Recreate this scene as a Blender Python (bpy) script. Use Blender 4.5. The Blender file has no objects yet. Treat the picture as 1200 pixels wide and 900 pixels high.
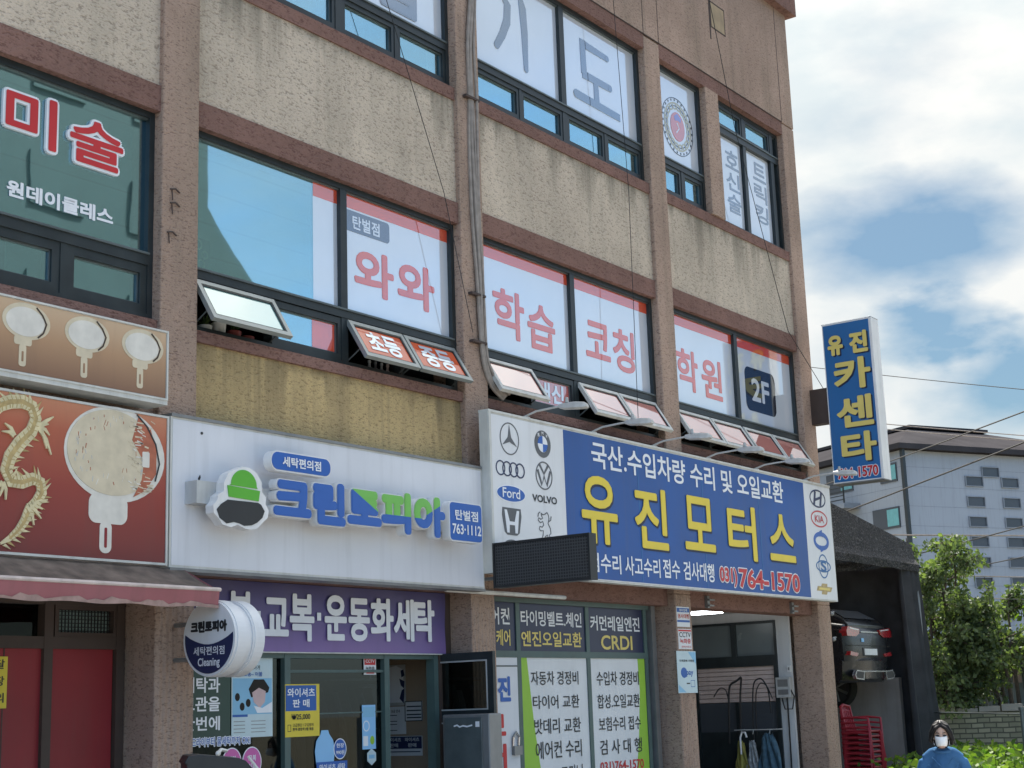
import bpy, bmesh, math, random
from mathutils import Vector, Matrix
random.seed(7)
R = math.radians
S = bpy.context.scene
COL = S.collection

# ------------------------------------------------------------------ camera
cam_d = bpy.data.cameras.new("camera")
cam = bpy.data.objects.new("camera", cam_d)
COL.objects.link(cam)
cam_d.sensor_width = 36.0
cam_d.lens = 53.33
cam_d.clip_end = 2000
rx = Vector((0.58937791, -0.80714866, -0.03383373))
up = Vector((-0.14900832, -0.14977688, 0.97742693))
bk = Vector((-0.79399635, -0.57103234, -0.20854705))
cam.matrix_world = Matrix(((rx.x, up.x, bk.x, 0), (rx.y, up.y, bk.y, -9.24), (rx.z, up.z, bk.z, 1.70), (0, 0, 0, 1)))
S.camera = cam

# ------------------------------------------------------------------ sky
SUN_EL, SUN_AZ = R(56), R(62)                  # azimuth from +Y towards +X: behind the building, right
sun_dir = Vector((math.sin(SUN_AZ) * math.cos(SUN_EL), math.cos(SUN_AZ) * math.cos(SUN_EL), math.sin(SUN_EL)))
W = bpy.data.worlds.new("World")
S.world = W
W.use_nodes = True
nt = W.node_tree
nt.nodes.clear()


def nd(t, kind, **kw):
    n = t.nodes.new(kind)
    for k, v in kw.items():
        setattr(n, k, v)
    return n


def lk(t, a, b):
    t.links.new(a, b)


def math_node(t, op, a, b=None, c=None, clamp=False):
    n = t.nodes.new("ShaderNodeMath")
    n.operation = op
    n.use_clamp = clamp
    for i, v in enumerate((a, b, c)):
        if v is None:
            continue
        if isinstance(v, (int, float)):
            n.inputs[i].default_value = v
        else:
            t.links.new(v, n.inputs[i])
    return n.outputs[0]


def mix_rgb(t, fac, a, b, blend="MIX"):
    n = t.nodes.new("ShaderNodeMix")
    n.data_type = "RGBA"
    n.blend_type = blend
    for sock, v in ((n.inputs[0], fac), (n.inputs[6], a), (n.inputs[7], b)):
        if isinstance(v, (int, float)):
            sock.default_value = v
        elif isinstance(v, (tuple, list)):
            sock.default_value = (*v[:3], 1)
        else:
            t.links.new(v, sock)
    return n.outputs[2]


def ramp(t, fac, stops, interp="LINEAR"):
    n = t.nodes.new("ShaderNodeValToRGB")
    n.color_ramp.interpolation = interp
    el = n.color_ramp.elements
    while len(el) < len(stops):
        el.new(0.5)
    for e, (p, c) in zip(el, stops):
        e.position = p
        e.color = (c, c, c, 1) if isinstance(c, (int, float)) else (*c[:3], 1)
    t.links.new(fac, n.inputs[0])
    return n.outputs[0]


sky = nd(nt, "ShaderNodeTexSky", sky_type="NISHITA", sun_disc=False, sun_elevation=SUN_EL, sun_rotation=SUN_AZ,
         air_density=1.0, dust_density=1.5, ozone_density=1.6)
tc = nd(nt, "ShaderNodeTexCoord")
sep = nd(nt, "ShaderNodeSeparateXYZ")
lk(nt, tc.outputs["Generated"], sep.inputs[0])
# streaky cumulus: noise on the direction, flattened vertically
mp = nd(nt, "ShaderNodeMapping")
mp.inputs["Scale"].default_value = (2.2, 2.2, 5.0)
lk(nt, tc.outputs["Generated"], mp.inputs[0])
n1 = nd(nt, "ShaderNodeTexNoise")
n1.inputs["Scale"].default_value = 2.4
n1.inputs["Detail"].default_value = 8
n1.inputs["Roughness"].default_value = 0.55
lk(nt, mp.outputs[0], n1.inputs[0])
noise = n1.outputs[0]
n3 = nd(nt, "ShaderNodeTexNoise")
n3.inputs["Scale"].default_value = 13.0
n3.inputs["Detail"].default_value = 6
lk(nt, mp.outputs[0], n3.inputs[0])
# more cloud towards the sun side (+X +Y) than over the street behind the camera
elev = ramp(nt, sep.outputs[2], [(0.42, 0.0), (0.78, 1.0)])
side = math_node(nt, "ADD", math_node(nt, "MULTIPLY", sep.outputs[0], 0.55), math_node(nt, "MULTIPLY", sep.outputs[1], 0.60))
cover = math_node(nt, "ADD", noise, math_node(nt, "ADD", math_node(nt, "SUBTRACT", math_node(nt, "MULTIPLY", side, 0.62), 0.07), math_node(nt, "MULTIPLY", elev, 0.22)))


def gap(d, r, k, squash):
    """an opening in the cloud round direction d"""
    v = nd(nt, "ShaderNodeVectorMath", operation="SUBTRACT")
    lk(nt, tc.outputs["Generated"], v.inputs[0])
    v.inputs[1].default_value = d
    m = nd(nt, "ShaderNodeVectorMath", operation="MULTIPLY")
    lk(nt, v.outputs[0], m.inputs[0])
    m.inputs[1].default_value = (1, 1, squash)
    ln = nd(nt, "ShaderNodeVectorMath", operation="LENGTH")
    lk(nt, m.outputs[0], ln.inputs[0])
    ragged = math_node(nt, "MULTIPLY", math_node(nt, "SUBTRACT", n3.outputs[0], 0.5), 0.05)
    q = math_node(nt, "SUBTRACT", 1.0, math_node(nt, "DIVIDE", math_node(nt, "ADD", ln.outputs["Value"], ragged), r), clamp=True)
    return math_node(nt, "MULTIPLY", q, k)


gaps = [((0.900, 0.330, 0.284), 0.105, 1.15, 2.3), ((0.9172, 0.3281, 0.2261), 0.055, 0.95, 2.0),
        ((0.942, 0.280, 0.185), 0.085, 0.95, 1.7), ((0.875, 0.30, 0.385), 0.10, 0.22, 1.5)]
for g in gaps:
    cover = math_node(nt, "SUBTRACT", cover, gap(*g))
mask = ramp(nt, cover, [(0.10, 0.0), (0.42, 0.45), (0.80, 1.0)])
n2 = nd(nt, "ShaderNodeTexNoise")
n2.inputs["Scale"].default_value = 5.5
n2.inputs["Detail"].default_value = 6
lk(nt, mp.outputs[0], n2.inputs[0])
cloud_col = mix_rgb(nt, ramp(nt, n2.outputs[0], [(0.35, 0.0), (0.65, 1.0)]), (2.35, 2.62, 2.76), (3.05, 3.10, 3.06))
cloud_col = mix_rgb(nt, 1.0, cloud_col, mix_rgb(nt, elev, (1, 1, 1), (2.4, 2.3, 2.2)), "MULTIPLY")
sd = nd(nt, "ShaderNodeVectorMath", operation="DOT_PRODUCT")
lk(nt, tc.outputs["Generated"], sd.inputs[0])
sd.inputs[1].default_value = sun_dir
glow = math_node(nt, "POWER", math_node(nt, "MAXIMUM", sd.outputs["Value"], 0.0), 10.0)
cloud_col = mix_rgb(nt, 1.0, cloud_col, mix_rgb(nt, glow, (1, 1, 1), (2.1, 1.95, 1.75)), "MULTIPLY")
sky_col = mix_rgb(nt, 1.0, sky.outputs[0], mix_rgb(nt, ramp(nt, side, [(0.15, 0.0), (0.6, 1.0)]), (0.80, 1.0, 1.12), (0.205, 0.265, 0.280)), "MULTIPLY")
bg = nd(nt, "ShaderNodeBackground")
bg.inputs[1].default_value = 0.12
lk(nt, mix_rgb(nt, mask, sky_col, cloud_col), bg.inputs[0])
wo = nd(nt, "ShaderNodeOutputWorld")
lk(nt, bg.outputs[0], wo.inputs[0])

# ------------------------------------------------------------------ sun
sl = bpy.data.lights.new("sun", "SUN")
sl.energy = 4.5
sl.angle = R(0.6)
sl.color = (1.0, 0.95, 0.87)
sun = bpy.data.objects.new("sun", sl)
COL.objects.link(sun)
sun.rotation_euler = (-sun_dir).to_track_quat("-Z", "Y").to_euler()

S.view_settings.view_transform = "Standard"
S.view_settings.look = "None"
S.view_settings.exposure = 1.32
S.view_settings.gamma = 1.0
S.cycles.use_denoising = True
S.cycles.max_bounces = 8
S.cycles.transparent_max_bounces = 12

# ------------------------------------------------------------------ materials
MATS = {}


def new_mat(name):
    m = bpy.data.materials.new(name)
    m.use_nodes = True
    t = m.node_tree
    t.nodes.clear()
    out = t.nodes.new("ShaderNodeOutputMaterial")
    MATS[name] = m
    return m, t, out


def obj_coord(t, scale):
    c = t.nodes.new("ShaderNodeTexCoord")
    p = t.nodes.new("ShaderNodeMapping")
    p.inputs["Scale"].default_value = scale
    t.links.new(c.outputs["Object"], p.inputs[0])
    return p.outputs[0]


def noise_tex(t, scale, detail=4, rough=0.5, s=1.0):
    n = t.nodes.new("ShaderNodeTexNoise")
    n.inputs["Scale"].default_value = s
    n.inputs["Detail"].default_value = detail
    n.inputs["Roughness"].default_value = rough
    t.links.new(obj_coord(t, scale), n.inputs[0])
    return n.outputs[0]


def principled(t, out, col, rough=0.6, metal=0.0, spec=0.5, coat=0.0):
    b = t.nodes.new("ShaderNodeBsdfPrincipled")
    if isinstance(col, (tuple, list)):
        b.inputs["Base Color"].default_value = (*col[:3], 1)
    else:
        t.links.new(col, b.inputs["Base Color"])
    if isinstance(rough, (int, float)):
        b.inputs["Roughness"].default_value = rough
    else:
        t.links.new(rough, b.inputs["Roughness"])
    b.inputs["Metallic"].default_value = metal
    b.inputs["Specular IOR Level"].default_value = spec
    b.inputs["Coat Weight"].default_value = coat
    t.links.new(b.outputs[0], out.inputs[0])
    return b


def bump(t, b, h, strength, dist):
    n = t.nodes.new("ShaderNodeBump")
    n.inputs["Strength"].default_value = strength
    n.inputs["Distance"].default_value = dist
    t.links.new(h, n.inputs["Height"])
    t.links.new(n.outputs[0], b.inputs["Normal"])


def paint(name, col, rough=0.55, var=0.12, scale=4.0, grime=0.18, metal=0.0, spec=0.4, coat=0.0, bmp=0.0):
    """painted / printed surface with uneven tone and vertical dirt runs"""
    m, t, out = new_mat(name)
    a = noise_tex(t, (scale, scale, scale), 5)
    g = noise_tex(t, (9, 9, 0.7), 4, 0.6)
    c = mix_rgb(t, ramp(t, a, [(0.3, 0.0), (0.7, 1.0)]), tuple(x * (1 - var) for x in col), tuple(min(1, x * (1 + var * 0.6)) for x in col))
    c = mix_rgb(t, math_node(t, "MULTIPLY", ramp(t, g, [(0.5, 0.0), (0.8, 1.0)]), grime), c, (0.10, 0.09, 0.075))
    b = principled(t, out, c, math_node(t, "ADD", rough - 0.08, math_node(t, "MULTIPLY", a, 0.16)), metal, spec, coat)
    if bmp:
        bump(t, b, noise_tex(t, (60, 60, 60), 3), 0.5, bmp)
    return m


def stucco(name, col, pit, pit_amt=0.75, stain=0.35, stain_col=(0.16, 0.15, 0.11), dist=0.02, cracks=False, ridged=False, ztop=None):
    m, t, out = new_mat(name)
    p1 = noise_tex(t, (15, 15, 40), 4, 0.62, 1.0)
    p2 = noise_tex(t, (42, 42, 80), 3, 0.6, 1.0)
    big = noise_tex(t, (0.9, 0.9, 0.9), 5, 0.6)
    run = noise_tex(t, (2.6, 2.6, 0.22), 5, 0.6)
    h = math_node(t, "ADD", math_node(t, "MULTIPLY", p1, 0.65), math_node(t, "MULTIPLY", p2, 0.5))
    pits = ramp(t, h, [(0.455, 1.0), (0.555, 0.0)])
    c = mix_rgb(t, ramp(t, big, [(0.3, 0.0), (0.7, 1.0)]), tuple(x * 0.84 for x in col), tuple(x * 1.12 for x in col))
    c = mix_rgb(t, math_node(t, "MULTIPLY", ramp(t, p2, [(0.4, 0.0), (0.62, 1.0)]), 0.22), c, tuple(min(1, x * 1.35) for x in col))
    c = mix_rgb(t, math_node(t, "MULTIPLY", ramp(t, run, [(0.47, 0.0), (0.72, 1.0)]), stain), c, stain_col)
    thin = noise_tex(t, (8.5, 8.5, 0.30), 4, 0.6)
    c = mix_rgb(t, math_node(t, "MULTIPLY", ramp(t, thin, [(0.55, 0.0), (0.75, 1.0)]), stain * 0.8), c, tuple(x * 0.7 for x in stain_col))
    blot = noise_tex(t, (0.42, 0.42, 0.60), 6, 0.65)
    c = mix_rgb(t, ramp(t, blot, [(0.44, 0.0), (0.68, 0.42)]), c, mix_rgb(t, 1.0, c, (0.62, 0.61, 0.60), "MULTIPLY"))
    lite = noise_tex(t, (1.7, 1.7, 1.1), 5, 0.6)
    c = mix_rgb(t, ramp(t, lite, [(0.56, 0.0), (0.74, 0.35)]), c, tuple(min(1, x * 1.3) for x in col))
    if ztop:                                         # drip stains hanging from the sill above
        co = t.nodes.new("ShaderNodeTexCoord")
        sp = t.nodes.new("ShaderNodeSeparateXYZ")
        t.links.new(co.outputs["Object"], sp.inputs[0])
        drip = noise_tex(t, (5.5, 5.5, 0.12), 5, 0.65)
        ln_ = math_node(t, "ADD", 0.10, math_node(t, "MULTIPLY", ramp(t, noise_tex(t, (2.3, 2.3, 0.02), 4), [(0.45, 0.0), (0.75, 1.0)]), 1.1))
        f_ = math_node(t, "SUBTRACT", 1.0, math_node(t, "DIVIDE", math_node(t, "SUBTRACT", ztop, sp.outputs[2]), ln_), clamp=True)
        f_ = math_node(t, "MULTIPLY", f_, ramp(t, drip, [(0.40, 0.15), (0.62, 0.85)]))
        c = mix_rgb(t, f_, c, tuple(x * 0.75 for x in stain_col))
    c = mix_rgb(t, math_node(t, "MULTIPLY", pits, pit_amt), c, pit)
    b = principled(t, out, c, 0.92, 0, 0.15)
    hh = h
    if ridged:
        w = t.nodes.new("ShaderNodeTexWave")
        w.bands_direction = "X"
        w.inputs["Scale"].default_value = 5.2
        w.inputs["Distortion"].default_value = 1.2
        w.inputs["Detail"].default_value = 2
        t.links.new(obj_coord(t, (1, 1, 0.3)), w.inputs[0])
        hh = math_node(t, "ADD", h, math_node(t, "MULTIPLY", w.outputs[1], 0.5))
    bump(t, b, hh, 1.0, dist * 1.6)
    return m


stucco("cream_stucco", (0.60, 0.505, 0.405), (0.18, 0.14, 0.11), 0.58, 0.28, (0.24, 0.22, 0.17), ztop=8.05)
stucco("brown_stucco", (0.43, 0.308, 0.243), (0.13, 0.08, 0.065), 0.62, 0.35)
stucco("red_brown_stucco", (0.245, 0.142, 0.118), (0.08, 0.035, 0.03), 0.55, 0.25, (0.09, 0.06, 0.05))
stucco("ochre_stucco", (0.55, 0.41, 0.21), (0.18, 0.13, 0.065), 0.66, 0.50, (0.22, 0.175, 0.11), ztop=4.77)
stucco("ridged_stucco", (0.43, 0.31, 0.245), (0.13, 0.08, 0.06), 0.6, 0.30, (0.13, 0.1, 0.08), 0.02, False, True)
paint("groove_dark", (0.07, 0.05, 0.045), 0.9)
paint("tan_patch", (0.36, 0.27, 0.17), 0.85, 0.2, 6, 0.3)
paint("roof_grey", (0.22, 0.21, 0.20), 0.9)
paint("frame_dark", (0.020, 0.027, 0.030), 0.42, 0.25, 6, 0.10)
paint("frame_grey", (0.10, 0.12, 0.125), 0.4, 0.2, 6, 0.15, 0.3)
paint("sash_rim", (0.30, 0.33, 0.33), 0.35, 0.15, 6, 0.15, 0.4)
paint("interior_dark", (0.055, 0.057, 0.06), 0.9)
paint("interior_wall", (0.52, 0.53, 0.54), 0.85, 0.1, 2, 0.2)
paint("interior_tan", (0.36, 0.27, 0.19), 0.8, 0.1, 2, 0.2)
paint("metal_grey", (0.24, 0.245, 0.25), 0.45, 0.15, 5, 0.2, 0.5)
paint("metal_pale", (0.52, 0.53, 0.53), 0.4, 0.12, 5, 0.25, 0.3)
paint("white_paint", (0.72, 0.72, 0.72), 0.5, 0.08, 4, 0.2)
paint("white_flex", (0.64, 0.65, 0.69), 0.38, 0.08, 1.2, 0.14, 0, 0.5)
paint("white_flex_b", (0.68, 0.69, 0.71), 0.4, 0.08, 1.2, 0.14, 0, 0.5)
paint("white_side", (0.56, 0.56, 0.53), 0.5, 0.1, 5, 0.35)
paint("blue_flex", (0.010, 0.078, 0.30), 0.5, 0.16, 1.0, 0.16, 0, 0.5)
paint("sign_blue", (0.022, 0.105, 0.40), 0.4, 0.06, 2, 0.05)
paint("pole_blue", (0.020, 0.125, 0.33), 0.42, 0.06, 1.0, 0.08)
paint("yellow_print", (0.72, 0.56, 0.05), 0.45, 0.05, 3, 0.05)
paint("yellow_soft", (0.70, 0.56, 0.16), 0.45, 0.06, 3, 0.10)
paint("white_print", (0.74, 0.76, 0.80), 0.45, 0.05, 3, 0.05)
paint("print_shadow", (0.012, 0.020, 0.055), 0.5, 0.1, 3, 0.0)
paint("red_print", (0.50, 0.025, 0.03), 0.45, 0.05, 3, 0.05)
paint("black_print", (0.022, 0.024, 0.028), 0.5, 0.1, 3, 0.05)
paint("navy_print", (0.020, 0.028, 0.085), 0.45, 0.1, 3, 0.05)
paint("grey_print", (0.10, 0.105, 0.115), 0.45, 0.1, 3, 0.05)
paint("logo_green", (0.10, 0.40, 0.035), 0.42, 0.05, 3, 0.05)
paint("charcoal", (0.028, 0.030, 0.033), 0.5, 0.1, 3, 0.05)
paint("grass_green", (0.28, 0.50, 0.05), 0.5, 0.06, 2, 0.05)
paint("deep_green", (0.025, 0.060, 0.050), 0.35, 0.12, 2, 0.1)
paint("teal_frame", (0.075, 0.12, 0.115), 0.45, 0.15, 5, 0.2)
paint("door_white", (0.62, 0.64, 0.68), 0.45, 0.05, 2, 0.08)
paint("navy_film", (0.018, 0.024, 0.068), 0.35, 0.1, 2, 0.05)
paint("red_door", (0.24, 0.020, 0.026), 0.5, 0.15, 1.5, 0.12)
paint("brown_frame", (0.060, 0.040, 0.032), 0.6, 0.2, 4, 0.15)
paint("awning_top", (0.15, 0.115, 0.095), 0.9, 0.5, 7, 0.5)
paint("awning_pink", (0.34, 0.125, 0.135), 0.8, 0.12, 4, 0.30)
paint("awning_edge", (0.60, 0.50, 0.46), 0.8, 0.15, 8, 0.35)
paint("awning_stain", (0.40, 0.27, 0.24), 0.9, 0.25, 14, 0.4)
paint("gold_print", (0.46, 0.34, 0.15), 0.45, 0.25, 22, 0.1)
paint("gold_pale", (0.62, 0.54, 0.33), 0.45, 0.2, 20, 0.1)
paint("lantern_white", (0.66, 0.63, 0.57), 0.5, 0.12, 9, 0.08)
paint("lantern_cream", (0.60, 0.52, 0.38), 0.5, 0.12, 9, 0.08)
paint("poster_sky", (0.22, 0.46, 0.66), 0.45, 0.1, 3, 0.05)
paint("poster_pale", (0.50, 0.62, 0.66), 0.45, 0.1, 3, 0.05)
paint("poster_white", (0.66, 0.68, 0.70), 0.5, 0.05, 3, 0.08)
paint("poster_blue", (0.02, 0.10, 0.36), 0.45, 0.08, 3, 0.05)
paint("poster_yellow", (0.66, 0.52, 0.05), 0.45, 0.06, 3, 0.05)
paint("poster_skin", (0.55, 0.40, 0.40), 0.5, 0.1, 9, 0.05)
paint("pink_sticker", (0.55, 0.12, 0.36), 0.45, 0.05, 3, 0.05)
paint("sky_sticker", (0.25, 0.50, 0.78), 0.45, 0.05, 3, 0.05)
paint("orange_red", (0.56, 0.075, 0.030), 0.35, 0.08, 3, 0.08)
paint("black_plastic", (0.015, 0.016, 0.018), 0.4, 0.2, 5, 0.08)
paint("cable_grey", (0.30, 0.26, 0.23), 0.7, 0.25, 12, 0.35)
paint("cable_black", (0.02, 0.02, 0.022), 0.6)
paint("lamp_body", (0.50, 0.50, 0.48), 0.5, 0.15, 8, 0.4)
paint("shutter", (0.56, 0.45, 0.42), 0.6, 0.1, 3, 0.25)
paint("plastic_red", (0.30, 0.015, 0.03), 0.4, 0.1, 3, 0.1)
paint("cloth_yellow", (0.30, 0.27, 0.07), 0.9, 0.25, 8)
paint("cloth_blue", (0.06, 0.12, 0.17), 0.95, 0.3, 12)
paint("cloth_floral", (0.34, 0.36, 0.38), 0.95, 0.6, 16)
paint("pot_white", (0.62, 0.63, 0.62), 0.4)
paint("pot_red", (0.22, 0.04, 0.035), 0.5)
paint("car_paint", (0.010, 0.011, 0.014), 0.28, 0.1, 3, 0.05, 0.0, 0.35, 0.25)
paint("car_trim", (0.035, 0.036, 0.038), 0.6)
paint("chrome", (0.55, 0.56, 0.58), 0.2, 0.05, 3, 0.0, 0.9)
paint("rubber", (0.018, 0.018, 0.018), 0.85)
paint("tail_red", (0.30, 0.008, 0.014), 0.15, 0.1, 8, 0.0, 0, 0.6, 1.0)
paint("tail_clear", (0.60, 0.58, 0.58), 0.15, 0.1, 8, 0.0, 0, 0.6, 1.0)
paint("tent_cloth", (0.062, 0.062, 0.068), 0.9, 0.3, 3, 0.1, bmp=0.004)
paint("skin", (0.50, 0.33, 0.25), 0.55, 0.06, 9, 0.0)
paint("hair", (0.010, 0.008, 0.008), 0.5, 0.2, 30, 0.0, spec=0.25)
paint("mask_white", (0.76, 0.76, 0.76), 0.8, 0.03, 9, 0.0)
paint("sweater_blue", (0.060, 0.150, 0.295), 1.0, 0.22, 9, 0.0, spec=0.05, bmp=0.006)
paint("trousers_dark", (0.03, 0.032, 0.045), 0.9)
paint("shoe_white", (0.6, 0.6, 0.6), 0.7)
paint("apt_white", (0.36, 0.385, 0.42), 0.85, 0.08, 0.25, 0.22, 0, 0.1)
paint("apt_joint", (0.28, 0.30, 0.33), 0.9, spec=0.1)
paint("apt_roof", (0.052, 0.049, 0.052), 1.0, 0.2, 0.6, 0.2, 0, 0.0)
paint("apt_window", (0.060, 0.068, 0.080), 0.35, 0.2, 0.4, 0.0)
paint("apt_teal", (0.16, 0.42, 0.42), 0.4)
paint("fence_steel", (0.27, 0.29, 0.30), 0.5, 0.15, 2, 0.35, 0.2)
paint("fence_green", (0.10, 0.22, 0.17), 0.55, 0.12, 2, 0.2)
paint("bark", (0.085, 0.065, 0.05), 0.9, 0.3, 20)
paint("cladding", (0.10, 0.125, 0.125), 0.6, 0.1, 0.5, 0.2)
paint("block_wall", (0.34, 0.29, 0.26), 0.9, 0.2, 2, 0.3)
paint("lantern_red", (0.40, 0.125, 0.070), 0.5, 0.2, 16, 0.05)
paint("frosted_glass", (0.13, 0.155, 0.165), 0.25, 0.1, 2, 0.05, 0, 0.5)
paint("soil", (0.12, 0.085, 0.055), 0.95, 0.3, 4)


def leaf_mat(name, c1, c2, trans=0.35):
    m, t, out = new_mat(name)
    g = t.nodes.new("ShaderNodeNewGeometry")
    c = mix_rgb(t, g.outputs["Random Per Island"], c1, c2)
    d = t.nodes.new("ShaderNodeBsdfPrincipled")
    d.inputs["Roughness"].default_value = 0.6
    d.inputs["Specular IOR Level"].default_value = 0.18
    t.links.new(c, d.inputs["Base Color"])
    tr = t.nodes.new("ShaderNodeBsdfTranslucent")
    t.links.new(mix_rgb(t, 1.0, c, (1.3, 1.5, 0.5), "MULTIPLY"), tr.inputs[0])
    mx = t.nodes.new("ShaderNodeMixShader")
    mx.inputs[0].default_value = trans
    t.links.new(d.outputs[0], mx.inputs[1])
    t.links.new(tr.outputs[0], mx.inputs[2])
    t.links.new(mx.outputs[0], out.inputs[0])


leaf_mat("leaf_tree", (0.060, 0.090, 0.048), (0.150, 0.190, 0.095))
leaf_mat("leaf_vine", (0.060, 0.130, 0.020), (0.150, 0.230, 0.040))
leaf_mat("leaf_garden", (0.045, 0.105, 0.022), (0.150, 0.215, 0.045))
leaf_mat("leaf_pot", (0.02, 0.05, 0.02), (0.06, 0.09, 0.03))


def film(name, col, refl=0.26):
    """printed film stuck behind a reflecting pane"""
    m, t, out = new_mat(name)
    a = noise_tex(t, (1.3, 1.3, 1.3), 4)
    c = mix_rgb(t, ramp(t, a, [(0.3, 0.0), (0.7, 1.0)]), tuple(x * 0.93 for x in col), col)
    d = t.nodes.new("ShaderNodeBsdfDiffuse")
    t.links.new(c, d.inputs[0])
    g = t.nodes.new("ShaderNodeBsdfGlossy")
    g.inputs[0].default_value = (0.88, 0.96, 1.0, 1)
    g.inputs[1].default_value = 0.03
    mx = t.nodes.new("ShaderNodeMixShader")
    mx.inputs[0].default_value = refl
    t.links.new(d.outputs[0], mx.inputs[1])
    t.links.new(g.outputs[0], mx.inputs[2])
    t.links.new(mx.outputs[0], out.inputs[0])


film("film_white", (0.62, 0.66, 0.73), 0.30)
film("film_red", (0.66, 0.085, 0.035), 0.22)
film("film_navy", (0.030, 0.040, 0.085))
film("film_black", (0.030, 0.035, 0.050), 0.20)
film("film_orange", (0.62, 0.11, 0.045), 0.12)
film("film_ink_washed", (0.085, 0.105, 0.150), 0.30)  # black letters paled blue-grey: the pane's reflection is put into the colour
film("film_gold", (0.40, 0.36, 0.22))
film("film_pink", (0.55, 0.13, 0.11))
film("sash_aqua", (0.22, 0.38, 0.36), 0.30)  # clear glass: the reflected cloud's aqua is put into its own colour
film("film_glare", (0.62, 0.24, 0.20), 0.42)
film("film_violet", (0.16, 0.13, 0.42))


def glass(name, tint, gloss, trans_tint, amount):
    m, t, out = new_mat(name)
    tr = t.nodes.new("ShaderNodeBsdfTransparent")
    tr.inputs[0].default_value = (*trans_tint, 1)
    g = t.nodes.new("ShaderNodeBsdfGlossy")
    g.inputs[0].default_value = (*tint, 1)
    g.inputs[1].default_value = gloss
    mx = t.nodes.new("ShaderNodeMixShader")
    mx.inputs[0].default_value = amount
    t.links.new(tr.outputs[0], mx.inputs[1])
    t.links.new(g.outputs[0], mx.inputs[2])
    t.links.new(mx.outputs[0], out.inputs[0])
    if name == "window_glass":
        b = t.nodes.new("ShaderNodeBump")
        b.inputs["Strength"].default_value = 0.05
        b.inputs["Distance"].default_value = 0.02
        t.links.new(noise_tex(t, (1.1, 1.1, 1.1), 2), b.inputs["Height"])
        t.links.new(b.outputs[0], g.inputs["Normal"])


glass("window_glass", (0.62, 0.92, 1.0), 0.015, (0.58, 0.74, 0.74), 0.48)
glass("shop_glass", (0.85, 0.92, 0.92), 0.015, (0.30, 0.33, 0.33), 0.055)


def blind_mat():
    m, t, out = new_mat("blind")
    w = t.nodes.new("ShaderNodeTexWave")
    w.bands_direction = "Z"
    w.wave_profile = "SAW"
    w.inputs["Scale"].default_value = 1.05
    w.inputs["Distortion"].default_value = 0.15
    t.links.new(obj_coord(t, (1, 1, 1)), w.inputs[0])
    n = noise_tex(t, (0.8, 0.8, 0.2), 3)
    c = mix_rgb(t, ramp(t, w.outputs[1], [(0.0, 0.0), (0.06, 1.0)]), (0.06, 0.08, 0.08), mix_rgb(t, n, (0.16, 0.23, 0.23), (0.34, 0.45, 0.44)))
    principled(t, out, c, 0.8)


blind_mat()
paint("curtain_teal", (0.30, 0.40, 0.38), 0.9, 0.25, 5, 0.0)


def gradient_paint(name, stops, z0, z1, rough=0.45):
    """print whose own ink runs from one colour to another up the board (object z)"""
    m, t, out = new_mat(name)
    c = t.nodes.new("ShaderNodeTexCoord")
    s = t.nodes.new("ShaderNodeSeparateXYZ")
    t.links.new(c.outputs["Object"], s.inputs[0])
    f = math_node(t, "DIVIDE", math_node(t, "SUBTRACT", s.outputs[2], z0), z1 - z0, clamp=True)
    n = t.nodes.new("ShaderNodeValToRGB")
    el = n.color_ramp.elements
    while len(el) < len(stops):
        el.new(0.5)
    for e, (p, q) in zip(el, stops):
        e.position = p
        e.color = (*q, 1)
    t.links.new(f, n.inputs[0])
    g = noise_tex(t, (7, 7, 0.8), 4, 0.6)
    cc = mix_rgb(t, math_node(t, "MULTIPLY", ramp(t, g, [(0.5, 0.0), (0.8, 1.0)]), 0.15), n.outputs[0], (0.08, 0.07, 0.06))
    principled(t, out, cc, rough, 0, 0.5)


def speckle_mat():
    """woven shade net: pale threads over black"""
    m, t, out = new_mat("shade_net")
    n = noise_tex(t, (34, 34, 34), 4, 0.8)
    c = mix_rgb(t, ramp(t, n, [(0.52, 0.0), (0.66, 1.0)]), (0.022, 0.022, 0.024), (0.17, 0.165, 0.17))
    pr_ = principled(t, out, c, 0.9)
    tr = t.nodes.new("ShaderNodeBsdfTransparent")
    mx = t.nodes.new("ShaderNodeMixShader")
    mx.inputs[0].default_value = 0.22
    t.links.new(pr_.outputs[0], mx.inputs[1])
    t.links.new(tr.outputs[0], mx.inputs[2])
    t.links.new(mx.outputs[0], out.inputs[0])


speckle_mat()


def led_mat():
    m, t, out = new_mat("led_face")
    c = obj_coord(t, (1, 1, 1))
    s = t.nodes.new("ShaderNodeSeparateXYZ")
    t.links.new(c, s.inputs[0])
    fs = []
    for i in (1, 2):
        q = math_node(t, "FRACT", math_node(t, "MULTIPLY", s.outputs[i], 34.0))
        fs.append(math_node(t, "LESS_THAN", math_node(t, "ABSOLUTE", math_node(t, "SUBTRACT", q, 0.5)), 0.34))
    f = math_node(t, "MULTIPLY", fs[0], fs[1])
    f = math_node(t, "MULTIPLY", f, math_node(t, "ADD", 0.5, noise_tex(t, (9, 9, 9), 3)))
    principled(t, out, mix_rgb(t, f, (0.045, 0.047, 0.05), (0.008, 0.008, 0.009)), 0.65)


led_mat()


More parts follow.
